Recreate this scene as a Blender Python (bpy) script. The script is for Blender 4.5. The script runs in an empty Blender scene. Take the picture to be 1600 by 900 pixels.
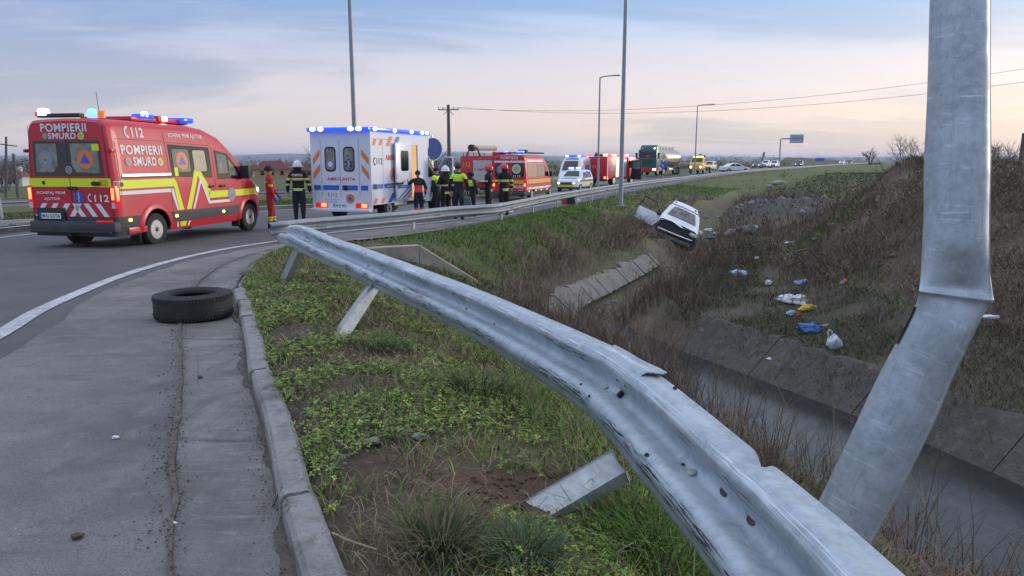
import bpy, bmesh, math, random
import numpy as np
from mathutils import Vector, Matrix, noise as mnoise
from mathutils.geometry import tessellate_polygon
random.seed(7); RNG = np.random.default_rng(7)
sc = bpy.context.scene
C = sc.collection
R = math.radians

# ------------------------------------------------------------------ camera
F = 1130.0; PITCH = math.atan(200 / 1130.0); CAMZ = 1.8
cam = bpy.data.objects.new('camera', bpy.data.cameras.new('camera')); C.objects.link(cam)
cam.location = (0, 0, CAMZ); cam.rotation_euler = (math.pi / 2 - PITCH, 0, 0)
cam.data.sensor_width = 36; cam.data.lens = F / 1600 * 36; cam.data.clip_start = .05; cam.data.clip_end = 20000
sc.camera = cam
sc.view_settings.view_transform = 'Standard'; sc.view_settings.look = 'None'
sc.view_settings.exposure = 0.25; sc.view_settings.gamma = 1

# ------------------------------------------------------------------ sky and sun
SUN_EL, SUN_AZ = R(9), R(62)          # azimuth clockwise from the view direction (+Y)
world = bpy.data.worlds.new('World'); sc.world = world; world.use_nodes = True
wt = world.node_tree; wt.nodes.clear()
def wn(t, **k):
    n = wt.nodes.new(t)
    for a, b in k.items(): setattr(n, a, b)
    return n
def wmath(op, a, b=None, c=None, clamp=False):
    n = wn('ShaderNodeMath', operation=op, use_clamp=clamp)
    for i, v in enumerate((a, b, c)):
        if v is None: continue
        if isinstance(v, (int, float)): n.inputs[i].default_value = v
        else: wt.links.new(v, n.inputs[i])
    return n.outputs[0]
def wramp(fac, pts, ease='EASE'):
    n = wn('ShaderNodeValToRGB'); cr = n.color_ramp; cr.interpolation = ease
    while len(cr.elements) < len(pts): cr.elements.new(.5)
    for e, (p, c) in zip(cr.elements, pts): e.position = p; e.color = (*c, 1)
    wt.links.new(fac, n.inputs[0]); return n.outputs[0]
def wmix(fac, a, b, blend='MIX'):
    n = wn('ShaderNodeMix', data_type='RGBA', blend_type=blend)
    for i, v in ((0, fac), (6, a), (7, b)):
        if isinstance(v, (int, float)): n.inputs[i].default_value = v
        elif isinstance(v, tuple): n.inputs[i].default_value = (*v, 1)
        else: wt.links.new(v, n.inputs[i])
    return n.outputs[2]
def srgb(r, g, b):
    f = lambda v: (v / 255 / 12.92) if v <= 10 else ((v / 255 + .055) / 1.055) ** 2.4
    return (f(r), f(g), f(b))
geo = wn('ShaderNodeTexCoord'); sep = wn('ShaderNodeSeparateXYZ'); wt.links.new(geo.outputs['Generated'], sep.inputs[0])
dx, dy, dz = sep.outputs
el = wmath('MAXIMUM', dz, 0.0)
# warm side: towards the sun's azimuth
warm = wmath('ADD', wmath('MULTIPLY', dx, math.sin(SUN_AZ)), wmath('MULTIPLY', dy, math.cos(SUN_AZ)))
warm = wmath('MULTIPLY_ADD', warm, .62, .20, clamp=True)
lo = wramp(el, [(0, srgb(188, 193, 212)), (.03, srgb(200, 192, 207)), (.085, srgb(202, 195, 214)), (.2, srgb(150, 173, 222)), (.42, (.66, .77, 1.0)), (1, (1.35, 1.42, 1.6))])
hi = wramp(el, [(0, srgb(192, 191, 206)), (.022, srgb(205, 188, 200)), (.055, srgb(228, 193, 197)), (.11, srgb(227, 203, 209)), (.2, srgb(192, 210, 236)), (.42, (.80, .88, 1.04)), (1, (1.35, 1.42, 1.6))])  # upper stops of both ramps, above the view, raised to brighten the ground
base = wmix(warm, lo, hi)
# streaky clouds on a flat layer overhead
den = wmath('ADD', el, .10)
px = wmath('DIVIDE', dx, den); py = wmath('DIVIDE', dy, den)
def cloud(sx, sy, scale, det, rough, off, rot=.0, dist=.6):
    cx = wmath('ADD', wmath('MULTIPLY', px, sx * math.cos(rot)), wmath('MULTIPLY', py, -sx * math.sin(rot)))
    cy = wmath('ADD', wmath('MULTIPLY', px, sy * math.sin(rot)), wmath('MULTIPLY', py, sy * math.cos(rot)))
    cm = wn('ShaderNodeCombineXYZ'); wt.links.new(cx, cm.inputs[0]); wt.links.new(cy, cm.inputs[1]); cm.inputs[2].default_value = off
    n = wn('ShaderNodeTexNoise'); n.inputs['Scale'].default_value = scale; n.inputs['Detail'].default_value = det
    n.inputs['Roughness'].default_value = rough; n.inputs['Distortion'].default_value = dist
    wt.links.new(cm.outputs[0], n.inputs['Vector']); return n.outputs[0]
c1 = cloud(.26, .52, .82, 8, .56, 5.3, rot=.12)
c2 = cloud(.22, .9, 2.0, 8, .62, 9.4, rot=-.14, dist=1.0)
c3 = cloud(.5, 1.0, 3.5, 8, .65, 1.7, rot=.06, dist=.8)
m1 = wmath('MULTIPLY', wramp(c1, [(.43, (0, 0, 0)), (.58, (1, 1, 1))]), .95)
cold = wmix(1.0, base, wmix(warm, (.50, .59, .76), (.62, .70, .84)), 'MULTIPLY')
sky = wmix(m1, base, cold)
m2 = wmath('MULTIPLY', wramp(c2, [(.52, (0, 0, 0)), (.74, (1, 1, 1))]), .38)
lit = wmix(warm, wramp(el, [(0, srgb(212, 204, 214)), (.15, srgb(206, 208, 222)), (.4, (.66, .75, .96))]),
           wramp(el, [(0, srgb(228, 196, 198)), (.16, srgb(228, 211, 216)), (.4, (.8, .86, 1.0))]))
sky = wmix(m2, sky, lit)
m3 = wmath('MULTIPLY', wramp(c3, [(.50, (0, 0, 0)), (.72, (1, 1, 1))]), .22)
sky = wmix(m3, sky, wmix(1.0, sky, wmix(warm, (.74, .79, .88), (.82, .84, .9)), 'MULTIPLY'))
nish = wn('ShaderNodeTexSky'); nish.sky_type = 'NISHITA'; nish.sun_disc = False
nish.sun_elevation = SUN_EL; nish.sun_rotation = SUN_AZ; nish.altitude = 150; nish.air_density = 1.0; nish.dust_density = .6
bg1 = wn('ShaderNodeBackground'); wt.links.new(nish.outputs[0], bg1.inputs[0]); bg1.inputs[1].default_value = .05
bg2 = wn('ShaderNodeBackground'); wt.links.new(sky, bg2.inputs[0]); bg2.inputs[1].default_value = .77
add = wn('ShaderNodeAddShader'); out = wn('ShaderNodeOutputWorld')
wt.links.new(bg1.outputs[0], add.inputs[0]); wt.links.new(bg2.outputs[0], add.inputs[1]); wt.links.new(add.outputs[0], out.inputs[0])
sun = bpy.data.lights.new('sun', 'SUN'); sun.energy = 1.4; sun.angle = R(16); sun.color = (1, .86, .74)
so = bpy.data.objects.new('sun', sun); C.objects.link(so)
sd = Vector((math.sin(SUN_AZ) * math.cos(SUN_EL), math.cos(SUN_AZ) * math.cos(SUN_EL), math.sin(SUN_EL)))
so.rotation_euler = sd.to_track_quat('Z', 'Y').to_euler()

# ------------------------------------------------------------------ helpers
def ray(px, py):
    s, c = math.sin(PITCH), math.cos(PITCH); a = (px - 800) / F; b = -(py - 450) / F
    return Vector((a, c + s * b, -s + c * b))
def G(px, py, z=0.0):
    d = ray(px, py); return Vector((0, 0, CAMZ)) + d * ((z - CAMZ) / d.z)
def AT(px, py, zc):
    return Vector((0, 0, CAMZ)) + ray(px, py) * zc
ZR = np.array([(-60, .5), (0, .45), (3, .43), (6, .36), (10, .21), (15, .04), (18, -.03), (24, -.13), (30, -.24), (40, -.42), (56, -.6), (75, -.7), (92, -.42), (112, -.15), (130, -.08), (200, .05), (300, .2), (600, .55), (4000, .9)])
def zr(y): return float(np.interp(y, ZR[:, 0], ZR[:, 1]))
def Gr(px, py, up=0.0):
    z = 0
    for _ in range(30):
        p = G(px, py, z + up); z = .5 * z + .5 * zr(min(max(p.y, 0), 3000))
    return Vector((p.x, p.y, z + up))

MATS = {}
def mat(name, col, rough=.6, metal=0.0, var=None, bump=None, spec=None, emit=None, coat=0, attr=None, coords='Object', alpha=None, trans=None):
    """procedural Principled material; var = list of (scale, colour2, lo, hi[, stretch]); bump = (scale, strength[, detail])"""
    if name in MATS: return MATS[name]
    m = bpy.data.materials.new(name); m.use_nodes = True; t = m.node_tree; b = t.nodes['Principled BSDF']
    b.inputs['Roughness'].default_value = rough; b.inputs['Metallic'].default_value = metal
    b.inputs['Base Color'].default_value = (*col, 1); m.diffuse_color = (*col, 1)
    if spec is not None: b.inputs['Specular IOR Level'].default_value = spec
    if coat: b.inputs['Coat Weight'].default_value = coat; b.inputs['Coat Roughness'].default_value = .08
    if trans: b.inputs['Transmission Weight'].default_value = trans
    tc = t.nodes.new('ShaderNodeTexCoord'); cur = None
    if attr:
        a = t.nodes.new('ShaderNodeVertexColor'); a.layer_name = attr; cur = a.outputs[0]
    for v in (var or []):
        scale, c2, l, h = v[:4]; st = v[4] if len(v) > 4 else (1, 1, 1)
        mp = t.nodes.new('ShaderNodeMapping'); mp.inputs['Scale'].default_value = st
        t.links.new(tc.outputs[coords], mp.inputs[0])
        n = t.nodes.new('ShaderNodeTexNoise'); n.inputs['Scale'].default_value = scale; n.inputs['Detail'].default_value = 7; n.inputs['Roughness'].default_value = .62
        t.links.new(mp.outputs[0], n.inputs['Vector'])
        r = t.nodes.new('ShaderNodeMapRange'); r.inputs[1].default_value = l; r.inputs[2].default_value = h
        t.links.new(n.outputs[0], r.inputs[0])
        x = t.nodes.new('ShaderNodeMix'); x.data_type = 'RGBA'
        t.links.new(r.outputs[0], x.inputs[0])
        if cur is None: x.inputs[6].default_value = (*col, 1)
        else: t.links.new(cur, x.inputs[6])
        x.inputs[7].default_value = (*c2, 1); cur = x.outputs[2]
    if cur is not None: t.links.new(cur, b.inputs['Base Color'])
    if bump:
        n = t.nodes.new('ShaderNodeTexNoise'); n.inputs['Scale'].default_value = bump[0]; n.inputs['Detail'].default_value = bump[2] if len(bump) > 2 else 6
        t.links.new(tc.outputs[coords], n.inputs['Vector'])
        bp = t.nodes.new('ShaderNodeBump'); bp.inputs['Strength'].default_value = bump[1]; bp.inputs['Distance'].default_value = .02
        t.links.new(n.outputs[0], bp.inputs['Height']); t.links.new(bp.outputs[0], b.inputs['Normal'])
    if emit:
        b.inputs['Emission Color'].default_value = (*emit[0], 1); b.inputs['Emission Strength'].default_value = emit[1]
    MATS[name] = m; return m

def link(name, me, parent=None, mats=None):
    o = bpy.data.objects.new(name, me); C.objects.link(o)
    if parent is not None: o.parent = parent
    for m in (mats if isinstance(mats, (list, tuple)) else [mats] if mats else []): o.data.materials.append(m)
    return o
def tag(o, label=None, cat=None, group=None, kind=None):
    if label: o['label'] = label
    if cat: o['category'] = cat
    if group: o['group'] = group
    if kind: o['kind'] = kind
    return o
def empty(name, loc=(0, 0, 0), label=None, cat=None, group=None, rot=(0, 0, 0), kind=None):
    o = bpy.data.objects.new(name, None); C.objects.link(o); o.location = loc; o.rotation_euler = rot; o.empty_display_size = .1
    return tag(o, label, cat, group, kind)
def copy_tree(o, parent=None):
    c = o.copy(); C.objects.link(c); c.parent = parent
    for ch in o.children: copy_tree(ch, c)
    return c

class MB:
    """collects solids in one bmesh and links them as ONE mesh object"""
    def __init__(s): s.b = bmesh.new(); s.mi = 0
    def _fin(s, faces):
        for f in faces: f.material_index = s.mi
    def box(s, c, d, rot=None, bev=0, taper=None):
        r = bmesh.ops.create_cube(s.b, size=1); vs = r['verts']
        for v in vs:
            k = Vector((v.co.x * d[0], v.co.y * d[1], v.co.z * d[2]))
            if taper and v.co.z > 0: k.x *= taper[0]; k.y *= taper[1]
            if rot is not None: k = rot @ k
            v.co = k + Vector(c)
        fs = list({f for v in vs for f in v.link_faces})
        if bev:
            es = list({e for v in vs for e in v.link_edges})
            g = bmesh.ops.bevel(s.b, geom=es, offset=bev, segments=2, affect='EDGES', profile=.6)
            fs = list(set(g['faces']) | {f for f in fs if f.is_valid})
            fs = list({f for v in g['verts'] for f in v.link_faces} | {f for f in fs if f.is_valid})
        s._fin(fs); return s
    def tube(s, pts, rad, n=8, cap=True, flat=None):
        pts = [Vector(p) for p in pts]
        rads = rad if isinstance(rad, (list, tuple)) else [rad] * len(pts)
        rings = []; up = Vector((0, 0, 1)); prev = None
        for i, p in enumerate(pts):
            d = (pts[min(i + 1, len(pts) - 1)] - pts[max(i - 1, 0)]).normalized()
            if prev is None:
                a = d.cross(up if abs(d.z) < .9 else Vector((1, 0, 0))).normalized()
            else: a = (prev - d * prev.dot(d)).normalized()
            prev = a; b = d.cross(a)
            r = rads[i]
            rings.append([s.b.verts.new(p + a * math.cos(2 * math.pi * k / n) * r + b * math.sin(2 * math.pi * k / n) * r) for k in range(n)])
        fs = []
        for i in range(len(rings) - 1):
            for k in range(n):
                f = s.b.faces.new((rings[i][k], rings[i][(k + 1) % n], rings[i + 1][(k + 1) % n], rings[i + 1][k])); f.smooth = True; fs.append(f)
        if cap and n > 2:
            fs.append(s.b.faces.new(rings[0][::-1])); fs.append(s.b.faces.new(rings[-1]))
        s._fin(fs); return s
    def lathe(s, prof, n=24, axis='z', c=(0, 0, 0), smooth=True, cap=True):
        rings = []
        for r, h in prof:
            ring = []
            for k in range(n):
                a = 2 * math.pi * k / n; x, y = r * math.cos(a), r * math.sin(a)
                p = {'z': (x, y, h), 'y': (x, h, y), 'x': (h, x, y)}[axis]
                ring.append(s.b.verts.new(Vector(p) + Vector(c)))
            rings.append(ring)
        fs = []
        for i in range(len(rings) - 1):
            for k in range(n):
                f = s.b.faces.new((rings[i][k], rings[i][(k + 1) % n], rings[i + 1][(k + 1) % n], rings[i + 1][k])); f.smooth = smooth; fs.append(f)
        for ring, (r, h) in ((rings[0], prof[0]), (rings[-1], prof[-1])):
            if r > 1e-4 and cap: fs.append(s.b.faces.new(ring))
        s._fin(fs); return s
    def poly(s, pts, ext=None):
        vs = [s.b.verts.new(p) for p in pts]; fs = [s.b.faces.new(vs)]
        if ext is not None:
            e = Vector(ext); w = [s.b.verts.new(Vector(p) + e) for p in pts]
            fs.append(s.b.faces.new(w[::-1]))
            for i in range(len(vs)):
                j = (i + 1) % len(vs); fs.append(s.b.faces.new((vs[i], vs[j], w[j], w[i])))
        s._fin(fs); return s
    def ball(s, c, r, sub=2, sq=(1, 1, 1), jit=0, rng=random, rot=None):
        g = bmesh.ops.create_icosphere(s.b, subdivisions=sub, radius=1)
        for v in g['verts']:
            k = 1 + (rng.uniform(-jit, jit) if jit else 0)
            q = Vector((v.co.x * r * sq[0] * k, v.co.y * r * sq[1] * k, v.co.z * r * sq[2] * k))
            if rot is not None: q = rot @ q
            v.co = q + Vector(c)
        fs = list({f for v in g['verts'] for f in v.link_faces})
        for f in fs: f.smooth = True
        s._fin(fs); return s
    def grid(s, P, smooth=True, closed=False):
        n, m = len(P), len(P[0]); V = [[s.b.verts.new(p) for p in row] for row in P]; fs = []
        for i in range(n - 1):
            for j in range(m if closed else m - 1):
                f = s.b.faces.new((V[i][j], V[i][(j + 1) % m], V[i + 1][(j + 1) % m], V[i + 1][j])); f.smooth = smooth; fs.append(f)
        s._fin(fs); return V
    def build(s, name, mats, parent=None, norm=True, sharp=35):
        if norm: bmesh.ops.recalc_face_normals(s.b, faces=s.b.faces)
        me = bpy.data.meshes.new(name); s.b.to_mesh(me); s.b.free()
        if sharp: me.set_sharp_from_angle(angle=R(sharp))
        return link(name, me, parent, mats)

def fast_mesh(name, V, Fc, mats, cols=None, parent=None, midx=None, smooth=False):
    """V (n,3), Fc (m,k) with k = 3 or 4"""
    V = np.ascontiguousarray(V, np.float32); Fc = np.ascontiguousarray(Fc, np.int32); k = Fc.shape[1]
    me = bpy.data.meshes.new(name); me.vertices.add(len(V)); me.vertices.foreach_set('co', V.ravel())
    me.loops.add(Fc.size); me.loops.foreach_set('vertex_index', Fc.ravel())
    me.polygons.add(len(Fc)); me.polygons.foreach_set('loop_start', np.arange(0, Fc.size, k, dtype=np.int32))
    me.polygons.foreach_set('loop_total', np.full(len(Fc), k, np.int32))
    if midx is not None: me.polygons.foreach_set('material_index', np.asarray(midx, np.int32))
    if smooth: me.polygons.foreach_set('use_smooth', np.ones(len(Fc), bool))
    me.update(calc_edges=True)
    if cols is not None:
        a = me.color_attributes.new('Col', 'FLOAT_COLOR', 'POINT')
        cc = np.concatenate([cols, np.ones((len(cols), 1))], 1).astype(np.float32); a.data.foreach_set('color', cc.ravel())
    return link(name, me, parent, mats)

def smooth_pl(P, n=10, closed=False):
    """Catmull-Rom through points"""
    P = [np.array(p, float) for p in P]; Q = [2 * P[0] - P[1]] + P + [2 * P[-1] - P[-2]]; out = []
    for i in range(1, len(Q) - 2):
        a, b, c, d = Q[i - 1], Q[i], Q[i + 1], Q[i + 2]
        for k in range(n):
            t = k / n; out.append(.5 * ((2 * b) + (c - a) * t + (2 * a - 5 * b + 4 * c - d) * t * t + (3 * b - a - 3 * c + d) * t ** 3))
    out.append(P[-1]); return np.array(out)
def resample(P, step):
    P = np.asarray(P, float); d = np.r_[0, np.cumsum(np.linalg.norm(np.diff(P, axis=0), axis=1))]
    s = np.arange(0, d[-1], step); return np.stack([np.interp(s, d, P[:, i]) for i in range(P.shape[1])], 1)
def offset2(P, o):
    """offset a 2D polyline; positive = to the right of its direction"""
    P = np.asarray(P, float); t = np.gradient(P[:, :2], axis=0); t /= np.linalg.norm(t, axis=1)[:, None] + 1e-9
    return P[:, :2] + np.stack([t[:, 1], -t[:, 0]], 1) * (o[:, None] if isinstance(o, np.ndarray) else o)
def dist_pl(Q, P):
    """distance of points Q (n,2) to polyline P (m,2), signed: positive = right of it"""
    Q = np.asarray(Q, float); best = np.full(len(Q), 1e18); sg = np.ones(len(Q))
    for a, b in zip(P[:-1], P[1:]):
        ab = b - a; L = ab @ ab + 1e-12; t = np.clip(((Q - a) @ ab) / L, 0, 1)
        d = Q - (a + t[:, None] * ab); dd = (d * d).sum(1); m = dd < best
        best[m] = dd[m]; sg[m] = np.where(ab[0] * d[m, 1] - ab[1] * d[m, 0] < 0, 1, -1)
    return np.sqrt(best) * sg
def inside(Q, P):
    Q = np.asarray(Q, float); r = np.zeros(len(Q), bool); n = len(P); x, y = Q[:, 0], Q[:, 1]
    for i in range(n):
        x1, y1 = P[i]; x2, y2 = P[(i + 1) % n]
        if y1 == y2: continue
        c = ((y1 > y) != (y2 > y)) & (x < (x2 - x1) * (y - y1) / (y2 - y1) + x1); r ^= c
    return r
# ------------------------------------------------------------------ ground plan (metres; camera at the origin looking along +Y)
KERB = smooth_pl([(4, -7), (1.6, -2.6), (.2, .2), (-.72, 2.21), (-1.18, 3.32), (-1.66, 4.42), (-2.52, 6.55), (-3.18, 8.17), (-3.77, 10.02), (-4.2, 11.92), (-4.4, 13.6), (-4.1, 15.1), (-3.46, 16.3), (-2.5, 18), (-1.75, 19.73), (-.8, 22.5), (.75, 28.1), (2.38, 33.7), (4.77, 41.7), (10.45, 59.5), (20.2, 82.5), (34.4, 109), (57.8, 150), (90.6, 208), (150, 310), (260, 500), (500, 900)], 8)
FARK = smooth_pl([(-6, -8), (-9, 0), (-11.5, 8), (-12.7, 15), (-12.75, 18.9), (-12.1, 24), (-10.5, 29.5), (-8.3, 33), (-5.5, 38), (-3.4, 44.6), (2.4, 62.4), (12.3, 85.8), (26.8, 113), (50.2, 154.5), (83, 212.5), (142, 314), (252, 504), (492, 905)], 8)
ROAD = np.concatenate([KERB, FARK[::-1]])
R2I = smooth_pl([(-19, 6), (-16.4, 16), (-14.9, 20.8), (-12.6, 26.5), (-10.4, 31.4), (-8.6, 34.3)], 8)
R2O = smooth_pl([(-23, 8), (-19.5, 17.5), (-17, 23), (-14.3, 29.3), (-11.6, 34.6), (-8.6, 38.5), (-6.3, 42)], 8)
ROAD2 = np.concatenate([R2I, R2O[::-1]])
WATER_Z = -2.4
# canal centre line (bed) and its half widths
CANAL = smooth_pl([(9.9, -6), (7.45, 2), (5.85, 6.6), (4.78, 10), (3.8, 12.8), (2.85, 15.3), (2.2, 17.5), (2.6, 19.9), (4.0, 22.6), (6.0, 26.6), (7.8, 31), (9.6, 37), (12, 44), (16.5, 55), (25, 72), (40, 97)], 8)
CAN_HW = np.interp(CANAL[:, 1], [-6, 10, 13, 16, 20, 26, 34, 60], [1.35, 1.2, .95, .7, .6, .6, .5, .4])

PTS = []
def cp(x, y, z): PTS.append((x, y, z))
for i in range(0, len(KERB), 3):                       # right road edge
    x, y = KERB[i]
    if y < 300: cp(x, y, zr(y))
for o, dzz in ((.35, .09), (1.3, .07)):
    Q = offset2(KERB, o)
    for i in range(8, len(KERB), 4):
        if -3 < Q[i][1] < 14: cp(Q[i][0], Q[i][1], zr(Q[i][1]) + dzz)
Q = offset2(KERB, 1.4)
for i in range(90, len(KERB), 4):
    if 18 < Q[i][1] < 200: cp(Q[i][0], Q[i][1], zr(Q[i][1]) - .12)
for i in range(0, len(FARK), 4):
    x, y = FARK[i]
    if y < 300: cp(x, y, zr(y))
for P in (R2I, R2O):
    for i in range(0, len(P), 6): cp(P[i][0], P[i][1], zr(P[i][1]) - .03)
for x, y, z in [
    # verge and slope to the canal
    (.6, 1.2, .42), (1.3, 1.6, .0), (1.0, 2.3, -.1), (.1, 2.85, .37), (.45, 2.7, .25), (.15, 3.4, .36), (.9, 3.6, -.1), (2.2, 3.6, -.9), (-.3, 5.2, .26), (.8, 5.6, -.35), (2.2, 6, -1.2), (-.9, 7.4, .14), (.4, 8.2, -.6), (1.9, 9, -1.5), (-1.6, 9.6, .05), (-.4, 10.6, -.6), (1.0, 11.6, -1.6),
    (-2.2, 12.2, -.1), (-.8, 12.9, -1.1), (.3, 13.8, -1.7), (3.2, 1, -.9), (4.5, 3, -1.6), (-1.2, 14.3, -1.5), (.4, 15.6, -1.8),
    # bank beyond the headwall
    (-1.8, 16.6, -.22), (-.9, 16.6, -.75), (.1, 17.2, -1.3), (-.6, 19.2, -.5), (.7, 19.6, -1.25), (.8, 22.8, -.7), (2.2, 22.6, -1.45), (2.4, 27, -.9), (4.2, 26.6, -1.6), (4.4, 33, -.95), (6.2, 32.6, -1.6), (7, 41, -1.0), (8.6, 38, -1.5), (11, 47, -1.5), (14, 58, -1.45), (22, 76, -1.3), (13.5, 58, -1.25),
    # strip and mound on the other bank
    (9.8, 2, -1.75), (8.4, 6, -1.78), (7.0, 9.2, -1.8), (5.9, 12, -1.8), (5.0, 14.6, -1.75), (4.3, 17.2, -1.65), (5.1, 20, -1.6), (6.6, 23.4, -1.6), (8.6, 28.5, -1.55), (9.4, 31, -1.5), (11, 36, -1.4),
    (9.2, 9.4, -1.1), (7.9, 12.6, -1.35), (7.0, 15.6, -1.5), (7.4, 19, -1.4), (8.2, 22.5, -1.2), (9.8, 27.5, -1.2),
    (11.5, 8, .35), (10.4, 12.4, .5), (9.5, 15.6, .2), (9.2, 18.6, .2), (9.5, 21.5, .25), (10.9, 25, -.3),
    (13.5, 9, .75), (12.6, 13, .85), (11.4, 16, 1.05), (10.9, 18.5, 1.5), (10.9, 20.5, 1.78), (12.3, 23, 1.25), (13.6, 25.5, .6), (15, 28.5, .1), (13, 31, -.6),
    (15.5, 14, .8), (16, 19, .9), (19, 24, .7), (19, 16, .8), (22, 10, .8), (26, 30, .5), (17, 33, -.3), (20, 40, -.5), (14.5, 40, -1.0), (15, 46, -1.0), (24, 50, -.6), (30, 44, .2), (40, 60, .3),
    (26, 66, -.9), (34, 80, -.7), (45, 90, -.5), (60, 120, -.4), (70, 95, .2), (100, 130, .3), (160, 220, .2), (40, 20, .8), (80, 60, .7), (60, 5, .8), (180, 60, .8),
    (14, 0, .6), (20, -10, 1.0), (8, -10, .3), (12, -8, .0),
    # fields on the other side of the road
    (-20, 26, -.35), (-26, 20, -.1), (-13, 38, -.55), (-24, 32, -.8), (-34, 26, -.6), (-17, 44, -1.0), (-10, 48, -.8), (-6, 62, -1.1), (-30, 50, -1.6), (-60, 60, -2.2), (-60, 110, -3), (-25, 100, -2.3), (0, 100, -1.6), (20, 150, -1.5), (-100, 200, -3.6), (-20, 240, -3.4), (-120, 80, -3), (-60, 20, -1.4), (-40, -10, -.2), (-20, -10, .3), (60, 260, -1.6), (-60, 350, -4.2), (-220, 300, -4.6), (150, 420, -1.4), (320, 300, .2), (300, 120, .6)]: cp(x, y, z)
PTS = np.array(PTS)
# linear-kernel RBF surface through the survey points
_x = PTS[:, :2]; _n = len(_x)
_K = np.linalg.norm(_x[:, None] - _x[None], axis=2); _P = np.c_[np.ones(_n), _x]
_A = np.block([[_K - .02 * np.eye(_n), _P], [_P.T, np.zeros((3, 3))]])
_W = np.linalg.solve(_A, np.r_[PTS[:, 2], 0, 0, 0])
def rbf(Q):
    out = np.empty(len(Q))
    for i in range(0, len(Q), 20000):
        q = Q[i:i + 20000]; out[i:i + 20000] = np.linalg.norm(q[:, None] - _x[None], axis=2) @ _W[:_n] + np.c_[np.ones(len(q)), q] @ _W[_n:]
    return out
def smooth01(t): t = np.clip(t, 0, 1); return t * t * (3 - 2 * t)
def vnoise(Q, s, seed=0):
    """cheap tileless value noise in -1..1"""
    q = Q / s + seed * 17.31; i = np.floor(q).astype(np.int64); f = q - i; f = f * f * (3 - 2 * f)
    def h(a, b): n = (a * 374761393 + b * 668265263 + seed * 974634777) & 0x7fffffff; n = ((n ^ (n >> 13)) * 1274126177) & 0x7fffffff; return ((n ^ (n >> 16)) & 0xffff) / 32767.5 - 1
    a, b = i[:, 0], i[:, 1]
    return (h(a, b) * (1 - f[:, 0]) + h(a + 1, b) * f[:, 0]) * (1 - f[:, 1]) + (h(a, b + 1) * (1 - f[:, 0]) + h(a + 1, b + 1) * f[:, 0]) * f[:, 1]
def fbm(Q, s, o=4, seed=0): return sum(vnoise(Q, s / 2 ** k, seed + k) / 2 ** k for k in range(o)) / 1.9
def zrv(y): return np.interp(y, ZR[:, 0], ZR[:, 1])
WELL = (np.array([-.35, 14.9]), )
def terrain_z(Q, detail=True):
    Q = np.asarray(Q, float); z = rbf(Q)
    r = np.hypot(Q[:, 0], Q[:, 1]); far = smooth01((r - 350) / 500); z = z * (1 - far) + far * np.where(Q[:, 0] < 0, -4.0, -1.0 + 0 * r)
    dk = dist_pl(Q, KERB); df = dist_pl(Q, FARK); inr = inside(Q, ROAD); d2 = np.minimum(np.abs(dist_pl(Q, R2I)), np.abs(dist_pl(Q, R2O))); in2 = inside(Q, ROAD2)
    dr = np.minimum(np.abs(dk), np.abs(df))
    if detail:
        amp = np.clip(dr / 1.5, .0, 1) * smooth01((300 - r) / 200)
        z = z + amp * (.05 * fbm(Q, 1.6, 4, 3) + .10 * fbm(Q, 5, 3, 9))
        mound = smooth01((z + 1.1) / 1.2) * (Q[:, 0] > 6) * (Q[:, 1] < 34) * (Q[:, 1] > 3)
        z = z + mound * (.36 * fbm(Q, 2.3, 4, 21) + .34 * (np.abs(fbm(Q, .9, 3, 25)) - .2))
        rub = np.exp(-(((Q[:, 0] - 15.6) / 3.2) ** 2 + ((Q[:, 1] - 41) / 3.5) ** 2)); z = z + rub * (.5 + .4 * fbm(Q, 1.5, 4, 31))
    # canal cut: concrete lining at 45 degrees, then the bed
    dc = np.abs(dist_pl(Q, CANAL)); i = np.argmin(((Q[:, None] - CANAL[None, ::4]) ** 2).sum(2), axis=1) * 4 if len(Q) < 5000 else None
    hw = np.interp(Q[:, 1], [-6, 10, 13, 16, 20, 26, 34, 60], [1.35, 1.2, .95, .7, .6, .6, .5, .4])
    bed = np.where(Q[:, 1] < 17, WATER_Z - .25, np.interp(Q[:, 1], [17, 21, 30, 40, 60], [-2.5, -2.35, -2.1, -1.8, -1.5]))
    cut = bed + np.clip(dc - hw, 0, None) * .95
    z = np.where(dc < hw + 1.35, np.minimum(z, cut - .10), z)
    # culvert outlet channel
    w = np.exp(-(((Q[:, 0] + .9) / 1.0) ** 2 + ((Q[:, 1] - 14.55) / .55) ** 2) ** 2); z = z * (1 - w) + w * np.minimum(z, -1.7)
    # bare scoop where the knocked post stood and worn soil patches
    road = zrv(np.clip(Q[:, 1], -60, 3000))
    t = smooth01(dr / .9)
    near_edge = np.where((Q[:, 1] < 14.2) & (dk > 0), road - .04 + .125 * smooth01(dk / .12), road - .03)
    z = np.where(inr, road - .06, z * t + near_edge * (1 - t))
    z = np.where(in2, np.minimum(z, road - .1), z)
    return z
def _tz(x, y): return float(terrain_z(np.array([[x, y]]))[0])

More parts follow.
